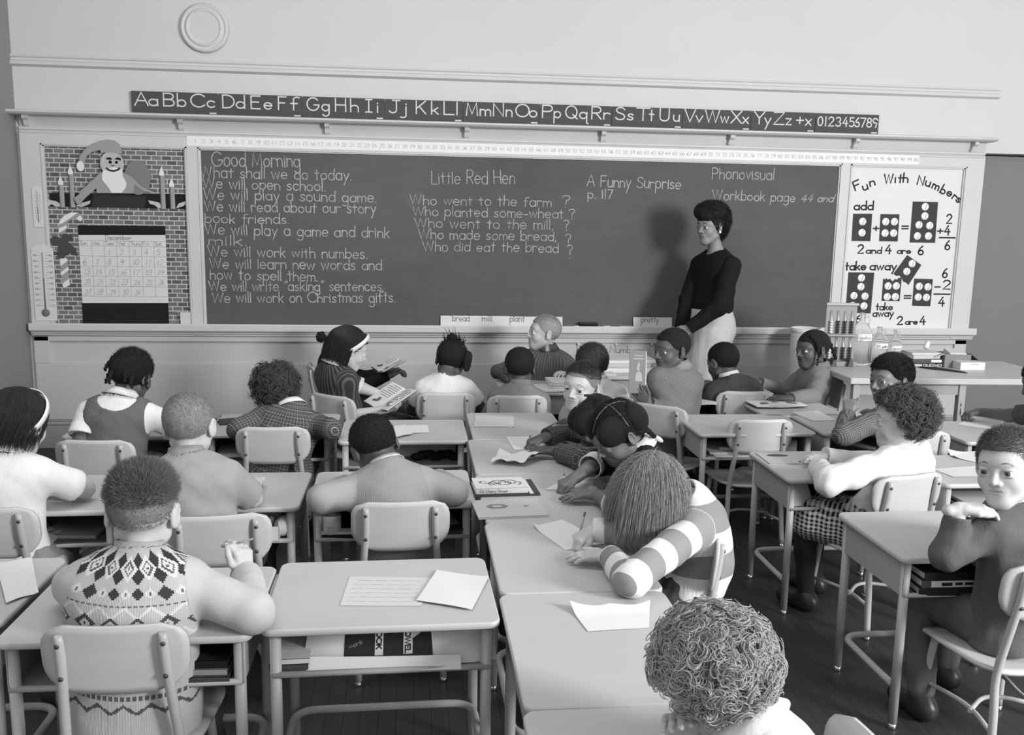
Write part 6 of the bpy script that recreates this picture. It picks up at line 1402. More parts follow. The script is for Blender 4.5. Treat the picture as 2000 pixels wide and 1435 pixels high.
def per(n, x, P, w, off=0.0):
    """1 inside a stripe of width w repeating every P"""
    return n.math('LESS_THAN', n.math('FRACT', n.math('ADD', n.math('DIVIDE', x, P), 50.37+off)), w/P)
def plain(name, v, **k): return cl(name, lambda n, x, y, q: n.math('MULTIPLY', v, n.math('ADD', .93, n.math('MULTIPLY', n.noise(25, q, 2), .14))), **k)
def plaid(name, base, mid, line, P=.036, lw=.003, bw=.014):
    def fn(n, x, y, q):
        bx, by = per(n, x, P, bw), per(n, y, P, bw); b = n.math('MULTIPLY', n.math('ADD', bx, by), .5)
        v = n.mix(b, base, mid); l = n.math('MAXIMUM', per(n, x, P, lw, .3), per(n, y, P, lw, .3)); l2 = n.math('MAXIMUM', per(n, x, P, lw*.6, .72), per(n, y, P, lw*.6, .72))
        v = n.mix(n.math('MULTIPLY', l2, .45), v, line); return n.mix(n.math('MULTIPLY', l, .85), v, line)
    return cl(name, fn)
def stripes(name, a, b, P, w, axis=1, off=0, bump=None, soft=None):
    return cl(name, lambda n, x, y, q: n.mix(per(n, (x, y)[axis], P, w, off), a, b), bump=bump)
def checks(name, a, b, P):
    return cl(name, lambda n, x, y, q: n.mix(n.math('MULTIPLY', n.math('ADD', per(n, x, P, P/2), per(n, y, P, P/2)), .5), a, b))

# ------------------------------------------------------------------ the class
S0 = 1.08; HZ = .412; LT, DK_ = .50, .095
M_SHOE = mat('shoe_leather', .03, .35, .4); M_WHT = plain('white_cotton', .69); M_NAVY = plain('dark_trouser', .045); M_DENIM = plain('denim', .10); M_SOCK = plain('sock_white', .7)
M_LSHIRT = plain('light_shirt', .31); M_GREYSH = plain('grey_shirt', .20); M_DSW = plain('dark_sweater', .060); M_JUMP = plain('grey_jumper', .125); M_BLKSW = plain('black_sweater', .010)
M_PLAID = plaid('plaid_dress', .050, .10, .30, .031, .0022, .012); M_PLAID2 = plaid('plaid_blouse', .045, .08, .30, .027, .0017, .010); M_MADRAS = stripes('madras_stripe', .035, .10, .026, .011, 0)
M_STRSH = stripes('striped_shirt', .085, .15, .020, .006, 0); M_TWEED = checks('checked_jacket', .075, .26, .0075); M_GING = checks('gingham_skirt', .012, .62, .020); M_PRINT = checks('patterned_shirt', .05, .21, .0105)
def cardigan():
    def fn(n, x, y, q):
        v = n.math('MULTIPLY', .30, n.math('ADD', .8, n.math('MULTIPLY', n.math('MAXIMUM', n.math('ABSOLUTE', n.math('SINE', n.math('MULTIPLY', x, 700))), n.math('MULTIPLY', n.math('GREATER_THAN', n.xyz(q)[2], 1.5), .65)), .35)))
        tg = n.xyz(q)[2]; tor = n.math('LESS_THAN', tg, 1.5)
        bnd = lambda a, b: n.math('MULTIPLY', tor, n.math('MULTIPLY', n.math('GREATER_THAN', y, a), n.math('LESS_THAN', y, b)))
        v = n.mix(bnd(-.09, .072), v, .14); v = n.mix(bnd(.072, .094), v, .025); v = n.mix(bnd(.079, .088), v, .72); return v
    return cl('ribbed_cardigan', fn, bump='rib')
def fair_isle():
    def fn(n, x, y, q):
        st = .0042; X = n.math('MULTIPLY', n.math('FLOOR', n.math('DIVIDE', x, st)), st); Y = n.math('MULTIPLY', n.math('FLOOR', n.math('DIVIDE', n.math('SUBTRACT', y, .025), st)), st)
        P = .056; tri = lambda v, off=0.0: n.math('MULTIPLY', n.math('ABSOLUTE', n.math('SUBTRACT', n.math('FRACT', n.math('ADD', n.math('DIVIDE', v, P), 40.5+off)), .5)), 2*P/2)
        ax = tri(X); ax2 = tri(X, .5); tg = n.xyz(q)[2]; up = n.math('LESS_THAN', tg, 1.5)
        base = .50; v = base
        def band(a, b): return n.math('MULTIPLY', up, n.math('MULTIPLY', n.math('GREATER_THAN', Y, a), n.math('LESS_THAN', Y, b)))
        def dia(cx, c, r): return n.math('LESS_THAN', n.math('ADD', cx, n.math('ABSOLUTE', n.math('SUBTRACT', Y, c))), r)
        # upper row: dark lozenges with pale snow-flakes between
        c1 = .345; v = n.mix(n.math('MULTIPLY', band(c1-.034, c1+.034), dia(ax2, c1, .034)), v, .045); v = n.mix(n.math('MULTIPLY', band(c1-.05, c1+.05), dia(ax, c1, .0265)), v, .70)
        v = n.mix(n.math('MULTIPLY', band(c1-.05, c1+.05), n.math('MULTIPLY', dia(ax, c1, .0165), n.math('SUBTRACT', 1, dia(ax, c1, .0115)))), v, .12); v = n.mix(n.math('MULTIPLY', band(c1-.05, c1+.05), dia(ax, c1, .0045)), v, .12)
        c2 = .292; v = n.mix(n.math('MULTIPLY', band(c2-.022, c2+.018), dia(ax2, c2, .015)), v, .05); v = n.mix(n.math('MULTIPLY', band(c2-.02, c2+.02), dia(ax, c2, .012)), v, .66); v = n.mix(n.math('MULTIPLY', band(c2-.02, c2+.02), dia(ax, c2, .004)), v, .15)
        v = n.mix(n.math('MULTIPLY', band(.262, .268), per(n, X, .0126, .0063)), v, .16)
        zz = n.math('ABSOLUTE', n.math('SUBTRACT', n.math('ADD', Y, ax), .262)); v = n.mix(n.math('MULTIPLY', band(.230, .262), n.math('LESS_THAN', zz, .0042)), v, .68)
        c3 = .218; v = n.mix(n.math('MULTIPLY', band(c3-.03, c3+.03), dia(ax2, c3, .0215)), v, .07); v = n.mix(n.math('MULTIPLY', band(c3-.03, c3+.03), dia(ax2, c3, .0125)), v, .52); v = n.mix(n.math('MULTIPLY', band(c3-.03, c3+.03), dia(ax2, c3, .0045)), v, .10)
        z2 = n.math('ABSOLUTE', n.math('SUBTRACT', n.math('SUBTRACT', Y, ax2), .172)); v = n.mix(n.math('MULTIPLY', band(.168, .200), n.math('LESS_THAN', z2, .0042)), v, .64)
        z3 = n.math('ABSOLUTE', n.math('SUBTRACT', n.math('ADD', Y, n.math('MULTIPLY', ax, .8)), .010)); tor = n.math('LESS_THAN', tg, 1.5); v = n.mix(n.math('MULTIPLY', tor, n.math('LESS_THAN', z3, .005)), v, .10)
        v = n.mix(n.math('MULTIPLY', tor, n.math('MULTIPLY', n.math('LESS_THAN', Y, .034), n.math('MULTIPLY', n.math('GREATER_THAN', Y, .022), per(n, X, .0126, .0063)))), v, .12)
        return v
    return cl('patterned_sweater', fn, bump='rib')
def kid(label, hip, yaw, head, hdir, sk, **k):
    hf = frame(yaw)[:, 1]*k.pop('fw', .06); hs = k.get('hs', S0)
    if k.pop('cr', 0): head = np.asarray(head)-frame(*hdir) @ (V3(0, -.014, .030)*hs)      # head given by the middle of the skull
    p = dict(s=S0, hs=S0, hip=(hip[0]+hf[0], hip[1]+hf[1], HZ), yaw=yaw, head=head, hdir=hdir, brow=k.pop('brow', .06)); p.update(k); return person(label, p, sk, 'pupils at their desks')
def arm(to, pose='relax', **k): return dict(to=to, pose=pose, **k)
def headband(J, mt, tilt=(0, .86, -.5), c=(0, -.004, .028), r=.086, wd=.022):
    return band('headband', J['Hc']+J['HR'] @ (V3(*c)*J['hs']), J['HR'] @ V3(*tilt), J['HR'] @ V3(0, .5, .86), r*J['hs'], r*J['hs'], -wd/2, wd/2, mt, J, J['obj'], flat=1.03)
def finish(J, top, low='t', lowm=None, coll=None):
    if low == 't': trousers(J, lowm or M_NAVY)
    elif low == 's': skirt(J, lowm or M_NAVY); socks(J, M_SOCK)
    shoes(J, M_SHOE)
    if coll: collar(J, coll)

# girl in white, far left, headband
J = kid('child in a white short-sleeved blouse with a white headband at the left edge', (-1.40, 3.15), 88, (-1.366, 3.28, 0.938), (72, 14, 4), LT, cr=1, armR=arm((-1.36, 3.42, .635), 'flat', el=(-1.181, 3.345, 0.645)), armL=arm((-1.56, 3.42, .625), pole=(-1, -.1, -.4)), legR=None,
        kneeR=(-1.30, 3.36, .41), ankleR=(-1.17, 2.98, .40), footR=(1, -.15, -.1))
Hair(J).cap(.007, HL_GIRL).long(5200, .080, lift=.004, rad=.0007, comb=(0, -.3, -.5), gs=.5).done(.05); headband(J, M_WHT, r=.0905, wd=.020); shirt(J, M_WHT, short=.72, puff=.006, g=.012); collar(J, M_WHT); finish(J, 0, 's', plain('grey_skirt', .22))
# girl in grey jumper
J = kid('child in a grey jumper over a white blouse, dark braided hair, seen from behind', (-1.345, 4.09), 90, (-1.274, 4.28, 0.939), (72, 16, 6), DK_, cr=1, armL=arm((-1.50, 4.50, .625), el=(-1.458, 4.122, 0.635)), armR=arm((-1.18, 4.50, .625), pole=(1, -.2, -.4)))
H = Hair(J).cap(.008, HL_GIRL, subs=[])
for x, y, z, dx, dz in ((-.05, -.08, .05, -.02, -.05), (.03, -.09, .03, .01, -.06), (-.078, -.02, .03, -.02, -.08), (.078, -.01, .03, .01, -.07), (-.02, -.105, .0, 0, -.05), (.055, -.075, .0, .01, -.05)): H.braid([(x, y, z), (x+dx*.5, y-.012, z+dz*.5), (x+dx, y-.006, z+dz)], .009, 8)
H.short(2600, .014, .008, th=.006, line=HL_GIRL).done(.014)
shirt(J, M_WHT, short=.78, puff=.008); vest(J, M_JUMP); collar(J, M_WHT, r1=.078, z1=-.016); finish(J, 0, 's', M_JUMP)
# boy in light shirt
J = kid('boy in a pale short-sleeved shirt with cropped blond hair, back to us, left block', (-.70, 3.04), 88, (-0.773, 3.2, 0.939), (86, 8, -2), LT, cr=1, armR=arm((-.60, 3.50, .63), 'relax', el=(-0.57, 3.227, 0.64)), armL=arm((-.86, 3.44, .63), pole=(-.8, -.2, -.6)))
Hair(J).cap(.0022, HL_BOY).short(9000, .009, .005, (0, .25, 0), .18, .0005, th=.0).done(.33); shirt(J, M_LSHIRT, short=.86, puff=.004, g=.016, amp=.0045, freq=34, neck=.050); collar(J, M_LSHIRT, r0=.050, r1=.060, z0=.020, z1=-.022); finish(J, 0)
# boy in the patterned sweater
J = kid('boy in a light ski sweater with dark diamond pattern, one hand raised, nearest at left', (-.705, 2.215), 91, (-0.682, 2.32, 0.913), (92, 6, 2), LT, cr=1, armR=arm((-0.454, 2.44, 0.664), 'hold', el=(-0.403, 2.235, 0.645), dir=(-.12, .1, 1), palm=(-.8, .6, 0)), armL=arm((-.78, 2.56, .635), el=(-.885, 2.40, .66)), hand_s=1.0)
Hair(J).cap(.003, HL_TOP).short(10000, .032, .012, (0, .30, .55), .28, .0006, th=.0, line=HL_TOP).done(.235); Hair(J).cap(.0014, ([-.11, -.07, -.035, -.018, .012, .034, .046, .056, .1], [-.012, -.008, .004, .028, .016, .030, .046, .058, .060])).short(5200, .009, .005, (0, .1, -.2), .15, .0005, th=.0, line=([-.11, -.07, -.035, -.018, .012, .034, .046, .056, .1], [-.028, -.024, -.010, .022, .010, .026, .044, .058, .060])).done(.30, 'cropped_sides'); shirt(J, fair_isle(), 'sweater', g=.022, ga=.018, w=1.10, h=.005, amp=.0016, neck=.050, hem=-.05, sl=.96); collar(J, plain('pale_knit', .40), 'knit_collar', .050, .057, .024, -.010, 0, .97); finish(J, 0, 't', M_DENIM)
tag(MB().tube([(-0.47, 2.44, 0.754), (-0.437, 2.47, 0.755)], .0035, 6).build('pencil', mat('pencil_paint', .25, .4)), 'short pencil in the raised hand of the boy in the patterned sweater', 'pencil', 'pencils in hands')
# girl in plaid dress
J = kid('child in a dark plaid dress with short wavy hair bent over the desk', (-.645, 4.33), 92, (-0.667, 4.5, 0.814), (112, 34, -16), LT, cr=1, sroll=2, armL=arm((-.74, 4.70, .63), el=(-0.818, 4.324, 0.64)), armR=arm((-.58, 4.66, .636), 'flat', el=(-0.386, 4.29, 0.645)), bend=.03)
Hair(J).cap(.012, HL_GIRL).curls(330, .015, 1.0, .034, 6, rad=.0014, spread=.005).done(.11); shirt(J, M_PLAID, 'dress', g=.015, ga=.015, amp=.003, sl=.9); collar(J, M_WHT, r1=.072); finish(J, 0, 's', M_PLAID)
# boy in the ribbed cardigan
J = kid('boy in a pale ribbed cardigan with dark and white hem stripes, leaning over his desk', (-.055, 3.16), 89, (-0.153, 3.4, 0.812), (104, 36, -14), DK_, cr=1, sroll=-2, armL=arm((-.20, 3.52, .63), el=(-0.318, 3.18, 0.645)), armR=arm((.08, 3.54, .63), el=(0.146, 3.252, 0.645)), bend=.03)
Hair(J).cap(.005, HL_BOY).short(5000, .007, .004, (0, 0, 0), .4, .0006, th=.004).done(.016); shirt(J, cardigan(), 'cardigan', g=.018, ga=.018, h=.005, neck=.052, hem=-.055, sl=.95, amp=.0015); collar(J, plain('knit_edge', .36), 'neckband', .052, .060, .016, -.010, 0); collar(J, plain('white_edge', .66), 'neckband_stripe', .0545, .0625, .009, .001, 0); finish(J, 0, 't', M_DENIM)
# girl with the white headband, reading
J = kid('child in striped dress with white headband and dark bob, reading a book in profile', (-.385, 5.165), 32, (-0.353, 5.12, 0.912), (22, 22, 0), LT, hres=.0024, armR=arm((-.10, 5.00, .60), 'hold', el=(-0.367, 5.02, 0.553), palm=(0, .5, .8)), armL=arm((-.10, 5.22, .60), 'hold', pole=(.2, .8, -.6), palm=(0, -.5, .8)))
Hair(J).cap(.010, ([-.11, -.07, -.035, -.012, .012, .036, .050, .060, .1], [-.062, -.058, -.045, -.010, .030, .036, .046, .054, .056]), back=.004).long(6500, .112, lift=.004, rad=.0008, gw=(-.16, -.05, -1), comb=(0, -.45, -.1), gs=.42, behind=-.012).done(.040); headband(J, M_WHT, (0, .80, -.6), (0, .006, .026), .0935, .022); shirt(J, M_MADRAS, 'dress', short=.86, puff=.006, g=.014); cuff_solid(J, 'R', M_WHT, 'u', .80, .96, .052, .054); cuff_solid(J, 'L', M_WHT, 'u', .80, .96, .052, .054); collar(J, M_WHT, r1=.074, gap=.12); finish(J, 0, 's', M_MADRAS)
# child behind her
J = kid('child in dark clothes reading, half hidden behind the headband girl', (-.50, 6.02), 10, (-0.45, 6.05, 0.799), (-2, 24, 0), DK_, armR=arm((-.14, 5.94, .63), 'hold', pole=(0, -.6, -1)), armL=arm((-.16, 6.14, .62), 'hold'))
Hair(J).cap(.008, HL_GIRL).lump([ell(J['Hc']+V3(-.145, -.03, .065), V3(.034, .034, .036), None, .01)], .004, .003, 180).done(.014); shirt(J, plain('black_cotton', .016), 'dress', g=.014, sl=.85); collar(J, plain('pale_edge', .6), 'collar', .05, .062, .012, -.006, .5); finish(J, 0, 's')
# girl in white shirt
J = kid('child in a plain white short-sleeved shirt with tufted dark hair, back to us', (.182, 5.18), 90, (0.225, 5.28, 0.856), (76, 24, 8), DK_, cr=1, armL=arm((.10, 5.46, .50), el=(-0.002, 5.24, 0.54)), armR=arm((.30, 5.46, .50), el=(0.39, 5.24, 0.551)))
H = Hair(J).cap(.008, HL_GIRL).short(2400, .02, .01, line=HL_GIRL); H.lump([H.e((.092, -.035, .015), (.026, .034, .046)), H.e((.098, -.03, -.02), (.018, .028, .03)), H.e((-.01, -.055, .112), (.03, .03, .022))], .003, .003, 220)
tp, tn = H.roots(40, .01, HL_GIRL, lambda p: p[:, 2] > .095); tt = np.linspace(0, 1, 6)[None, :, None]; H.parts.append(strands(H.w((tp[:, None]+(tn+np.array((-.5, -.3, .4)))[:, None]*.024*tt+RNG.normal(size=(40, 1, 3))*.016*tt*tt).reshape(-1, 3)).reshape(40, 6, 3), np.linspace(1, .4, 6)*.0028)); H.done(.014)
shirt(J, M_WHT, short=.66, puff=.006, g=.012, neck=.058); finish(J, 0, 's')
# boy in grey shirt
J = kid('boy in a grey collared shirt with close-cropped dark hair, facing the blond boy', (.578, 5.09), 90, (0.607, 5.16, 0.83), (92, 8, 0), DK_, cr=1)
Hair(J).cap(.004, HL_BOY).short(4000, .006, .004, (0, 0, 0), .4, .0006, th=.003).done(.020); shirt(J, M_GREYSH, g=.014, amp=.003); collar(J, M_GREYSH, r0=.05, r1=.062, z0=.022, z1=-.014); finish(J, 0)
# blond boy looking left
J = kid('boy in a dark striped shirt with cropped blond hair, turned left, facing the class', (.85, 6.02), 266, (0.856, 5.95, 0.906), (187, -6, 0), LT, hres=.0024, brow=.30, armR=arm((.62, 5.74, .635), 'relax', pole=(-1, .2, -.3)), armL=arm((1.0, 5.74, .66), 'relax', pole=(1, .2, -.5)), lip=.75)
Hair(J).cap(.0018, HL_BOY).short(6500, .010, .004, (0, .2, 0), .18, .0005, th=.0).done(.40); shirt(J, M_STRSH, g=.013, amp=.0025); collar(J, M_STRSH, r0=.050, r1=.074, z0=.020, z1=-.020, gap=.22); finish(J, 0)
# boy looking at the camera
J = kid('boy with a short fringe looking straight at the camera, pale shirt, middle column', (.90, 4.57), 196, (0.841, 4.48, 0.812), (233, 2, -5), LT, hres=.0022, brow=.28, gaze=(20, 0), armL=arm((.78, 4.50, .50), pole=(.2, -1, -.8)), armR=arm((.78, 4.66, .50), pole=(.3, 1, -.8)), lip=.84, hs=1.12)
Hair(J).cap(.0015, HL_BOY).short(3000, .005, .004, (0, 0, 0), .2, .0005, th=.0).done(.27, 'cropped_sides'); Hair(J).cap(.003, ([-.11, -.07, -.035, -.018, .012, .034, .046, .058, .1], [.046, .048, .050, .056, .062, .066, .072, .078, .080])).short(7000, .016, .005, (.1, .6, 0), .18, .0006, th=.0, line=([-.11, -.07, -.035, -.018, .012, .034, .046, .058, .1], [.036, .038, .040, .044, .048, .052, .058, .072, .078])).done(.10); shirt(J, M_LSHIRT, g=.013); collar(J, M_LSHIRT, r0=.05, r1=.072, z0=.018, z1=-.018, gap=.2); finish(J, 0)
# child in plaid sleeves
J = kid('child in a dark plaid blouse with a pale barrette in sectioned hair, bent writing', (.95, 3.98), 176, (0.802, 3.94, 0.771), (190, 44, 0), DK_, cr=1, closed=1, armR=arm((.590, 4.075, .645), 'pencil', el=(0.727, 4.193, 0.66), dir=(-1, -.12, -.25)), armL=arm((.590, 3.92, .634), 'flat', el=(0.71, 3.673, 0.65), dir=(-1, .25, -.05)), bend=.05)
H = Hair(J); q = [H.e((0, -.014, .030), (.082, .098, .086))]
H.lump([H.e((-.036, .020, .055), (.050, .066, .052)), H.e((.036, .020, .055), (.050, .066, .052)), H.e((-.038, -.060, .035), (.048, .055, .062)), H.e((.038, -.060, .035), (.048, .055, .062)), H.e((0, -.095, .02), (.045, .03, .05))], .003); H.cap(.004, HL_GIRL); H.done(.016)
b = MB(); a0, a1 = H.w((.045, .052, .085))-J['root'], H.w((.030, -.020, .112))-J['root']; b.bevbox(-.008, .008, -.045, .045, -.003, .003, .002, Matrix.Translation(Vector((a0+a1)/2)) @ Vector(a1-a0).to_track_quat('Y', 'Z').to_matrix().to_4x4()); b.build('barrette', mat('pale_plastic', .26, .3), J['obj'])
b = MB(); a0 = H.w((-.02, -.06, .120))-J['root']; b.bevbox(-.026, .026, -.008, .008, -.004, .006, .003, Matrix.Translation(Vector(a0))); b.build('hair_clip', mat('dark_plastic', .02, .3), J['obj'])
shirt(J, M_PLAID2, 'blouse', g=.014, ga=.016, sl=.78, amp=.0025); finish(J, 0, 's')
# girl in dark dress
J = kid('child in a dark dress with white collar and cuffs, parted hair and braids, writing', (.95, 3.41), 176, (0.786, 3.42, 0.853), (198, 34, -4), DK_*1.6, cr=1, hres=.0022, closed=1, armR=arm((.625, 3.395, .650), 'pencil', el=(0.738, 3.548, 0.67), dir=(-.9, -.25, -.3)), armL=arm((.655, 3.262, .634), 'flat', el=(0.723, 3.012, 0.65), dir=(-1, .12, -.05)), bend=.045)
H = Hair(J); H.cap(.004, HL_GIRL); H.lump([H.e((-.040, .022, .048), (.046, .066, .058), .002), H.e((.040, .022, .048), (.046, .066, .058), .002), H.e((-.042, -.070, .030), (.045, .050, .062), .002), H.e((.042, -.070, .030), (.045, .050, .062), .002)], .003)
for sx in (-1, 1): H.braid([(sx*.055, -.045, .000), (sx*.060, -.085, -.030), (sx*.050, -.10, -.075)], .013, 11)
H.short(2600, .012, .008, (0, -.5, -.2), .15, .0006, HL_BOY, .010); H.done(.018)
def parting(H, paths):
    b = MB()
    for P in paths: b.tube([Vector(H.w(q)-H.J['root']) for q in bez(P, 5)], .0018, 6)
    b.build('hair_parting', skin(.26), H.J['obj'])
parting(H, [[(0, .078, .070), (0, .035, .106), (0, -.02, .1165), (0, -.075, .095), (0, -.108, .05)], [(-.080, -.022, .045), (-.058, -.024, .088), (0, -.026, .1165), (.058, -.024, .088), (.080, -.022, .045)]])
b = MB(); a0 = H.w((-.050, -.105, -.082))-J['root']
for r_ in (-.6, .6): b.ball((0, 0, 0), .022, .007, .010, 12, 8, Matrix.Translation(Vector(a0)) @ Matrix.Rotation(r_, 4, 'Y') @ Matrix.Translation((.016 if r_ > 0 else -.016, 0, 0)))
b.build('hair_bow', M_WHT, J['obj'])
shirt(J, plain('dark_dress', .022), 'dress', g=.013, ga=.014, short=1.0, amp=.0025)
for q in 'RL': cuff_solid(J, q, M_WHT, 'f', .04, .30, .046, .047)
collar(J, M_WHT, r1=.082, z1=-.018, gap=.15); finish(J, 0, 's')
# girl in striped sweater
M_STRSW = cl('striped_sweater', lambda n, x, y, q: n.mix(per(n, y, .150, .072, .30), .26, .70), bump='rib')
J = kid('child in a wide-striped sweater with straight blond hair over the face, writing', (.935, 2.76), 172, (0.742, 2.74, 0.816), (196, 50, 0), LT, cr=1, closed=1, armR=arm((.575, 2.775, .655), 'pencil', el=(0.658, 2.751, 0.66), dir=(-.85, -.3, -.35)), armL=arm((.585, 2.62, .634), 'flat', el=(0.602, 2.372, 0.65), dir=(-.95, .3, -.05)), bend=.05, ua=.215, fa=.185)
Hair(J).cap(.006, HL_GIRL).long(11000, .135, lift=.006, rad=.0008, gw=(-.10, -.02, -1), K=14).done(.44); shirt(J, M_STRSW, 'sweater', g=.020, ga=.013, h=.005, sl=.92, hem=-.06, amp=.0022); finish(J, 0, 's', plain('dark_skirt', .05))
# curly blond child
J = kid('child with a mass of pale blond curls and white collar, nearest to the camera', (.80, 1.48), 165, (0.574, 1.6, 0.791), (140, 28, 0), LT, cr=1, armR=arm((.52, 1.62, .63)), armL=arm((.50, 1.42, .63)), hs=1.0)
Hair(J).cap(.014, HL_GIRL).curls(520, .016, 1.15, .034, 13, rad=.0017, spread=.0048, K=20).done(.62); shirt(J, M_WHT, g=.014); collar(J, M_WHT, r1=.085); finish(J, 0, 's')
# crew-cut boy in white shirt
J = kid('boy in a white shirt with a dark collar tab and brown crew cut, facing away', (1.07, 5.03), 84, (1.018, 5.1, 0.857), (106, 12, -4), LT, cr=1)
Hair(J).cap(.006, HL_BOY).short(6000, .020, .010, (.1, .4, 0), .2, .0006).done(.075); shirt(J, M_WHT, g=.016, amp=.003); collar(J, M_WHT, r0=.049, r1=.058, z0=.022, z1=-.006); finish(J, 0)
b = MB(); b.bevbox(-.016, .016, -.004, .004, -.022, .022, .002, Matrix.Translation(Vector(J['Nb']+J['rr']*.058+V3(0, -.045, -.012)-J['root'])) @ Matrix.Rotation(.5, 4, 'Y')); b.build('collar_tab', mat('dark_cloth', .05), J['obj'])
# boy with the book
J = kid('boy in a checked jacket glancing back over a raised picture book', (1.395, 4.85), 96, (1.427, 4.93, 0.938), (203, 4, 0), DK_, hres=.0022, twist=18, gaze=(30, 2), armL=arm((1.264, 4.76, 0.668), 'spread', pole=(-.2, -.7, -.9), dir=(-.55, .2, .62), palm=(.25, .9, .1)), armR=arm((1.42, 5.12, .55)))
Hair(J).cap(.004, HL_BOY).short(4500, .006, .004, (0, 0, 0), .4, .0006, th=.003).done(.022); shirt(J, M_TWEED, 'jacket', g=.022, ga=.018, amp=.0025, sl=.92, neck=.060); collar(J, M_TWEED, r0=.052, r1=.082, z0=.026, z1=-.016, gap=.35); finish(J, 0)
# boy in dark sweater
J = kid('boy in a dark sweater with white shirt collar, back to us, head bowed', (1.945, 5.20), 96, (1.851, 5.28, 0.847), (114, 18, 0), DK_, cr=1, armL=arm((1.80, 5.50, .63), pole=(-1, -.3, -.5)), armR=arm((2.08, 5.50, .63)))
Hair(J).cap(.004, HL_BOY).short(4500, .007, .004, (0, 0, 0), .4, .0006, th=.003).done(.013); shirt(J, M_DSW, 'sweater', g=.016, ga=.014, amp=.003); collar(J, M_WHT, r0=.049, r1=.056, z0=.024, z1=.002, gap=.1); finish(J, 0)
# girl with braids
J = kid('child in a grey jacket with dark braids, hand on a picture book', (2.52, 5.50), 168, (2.465, 5.42, 0.876), (196, 3, 0), DK_, hres=.0022, armL=arm((2.185, 5.06, .635), 'spread', pole=(.3, -.9, -.5), dir=(-.9, .1, .05), palm=(0, 0, -1)), armR=arm((2.22, 5.62, .63)), gaze=(0, 5))
H = Hair(J).cap(.006, HL_GIRL); H.braid([(-.045, .045, .085), (-.076, .030, .045), (-.088, .026, -.010), (-.084, .030, -.075)], .011, 14); H.braid([(.0, -.10, .05), (.005, -.135, .02), (.01, -.165, -.04), (.01, -.185, -.075)], .013, 12); H.braid([(.076, .03, .04), (.088, .02, -.02), (.084, .02, -.07)], .011, 12); H.done(.016)
shirt(J, plain('grey_jacket', .20), 'jacket', g=.018, ga=.016, amp=.003, neck=.056); collar(J, plain('grey_jacket', .20), r0=.054, r1=.078, z0=.018, z1=-.018, gap=.3); finish(J, 0, 's')
# smiling boy
J = kid('smiling boy in a dark patterned shirt, elbow on his desk', (2.42, 4.14), 138, (2.362, 4.28, 0.88), (196, 2, 4), DK_*2.0, hres=.0022, gaze=(30, 2), armL=arm((2.185, 4.33, .735), 'fist', el=(2.049, 4.09, 0.645), dir=(.15, .1, 1), palm=(.6, .8, 0)), armR=arm((2.46, 4.50, .63)), lip=.7)
H = Hair(J).cap(.010, HL_BOY, top=.012).short(6000, .014, .007, (0, 0, .3), .35, .0007, th=.012); H.done(.015); shirt(J, M_PRINT, g=.015, ga=.016, amp=.0025, sl=.9); finish(J, 0)
b = MB(); L_ = lambda x, y, z: Vector(J['Hc']+J['HR'] @ (V3(x, y, z)*J['hs'])-J['root']); b.tube([L_(x, .0882-3.5*x*x, -.0528+7*x*x) for x in (-.014, -.009, -.004, .004, .009, .014)], [.0008, .0022, .0028, .0028, .0022, .0008], 8); b.build('teeth', mat('teeth', .66, .3), J['obj'])
# curly-haired girl in white blouse
J = kid('child in a white blouse with short dark curls, profile left, checked skirt', (1.935, 3.45), 122, (1.993, 3.5, 0.845), (157, 3, 0), LT, hres=.0022, brow=.16, armL=arm((1.690, 3.62, .645), 'fist', el=(1.608, 3.304, 0.65), fine=0), armR=arm((1.78, 3.70, .64), pole=(.3, .8, -.5)), lip=.7, kneeL=(1.66, 3.60, .40), kneeR=(1.78, 3.78, .41))
Hair(J).cap(.008, HL_CURL).curls(420, .015, .95, .032, 7, line=HL_CURL, rad=.0013, spread=.005).done(.14); shirt(J, M_WHT, 'blouse', g=.016, ga=.020, amp=.004, sl=.97, h=.0055); collar(J, M_WHT, r1=.070, gap=.1); trousers(J, plain('dark_tights', .03), .004, .98, 'tights'); skirt(J, M_GING); shoes(J, M_SHOE)
# boy chin on hands
J = kid('boy in a grey sweater resting chin on folded hands at the right edge', (1.90, 2.50), 104, (1.815, 2.56, 0.905), (216, 0, 7), LT, hres=.0022, brow=.25, twist=10, sroll=-10, armL=arm((1.642, 2.51, 0.793), 'relax', el=(1.616, 2.513, 0.645), dir=(.95, -.05, .12), palm=(.1, 0, -1)), armR=arm((1.93, 2.66, .755), 'relax', el=(2.02, 2.64, .645), dir=(-.95, -.1, .15), palm=(0, 0, -1)), lip=.85, kneeL=(1.72, 2.80, .40), ankleL=(1.70, 2.70, .07))
Hair(J).cap(.004, HL_TOP).short(7000, .022, .008, (0, .4, 0), .22, .0006, th=.0).done(.19); shirt(J, plain('grey_sweater', .11), 'sweater', g=.017, ga=.012, amp=.003, sl=.82); finish(J, 0, 't', M_DENIM)
# child at the right edge, writing
J = kid('child at the far right edge in a dark short-sleeved top, pencil in hand', (3.30, 4.16), 120, (3.20, 4.30, .87), (150, 25, 0), DK_*1.2, armL=arm((3.03, 4.62, .645), 'pencil', pole=(-.2, -.9, -.3), dir=(-1, .1, -.2)), armR=arm((3.25, 4.60, .63)))
Hair(J).cap(.006, HL_GIRL).short(3000, .012, .006).done(.016); shirt(J, M_DSW, short=.75); finish(J, 0, 's')
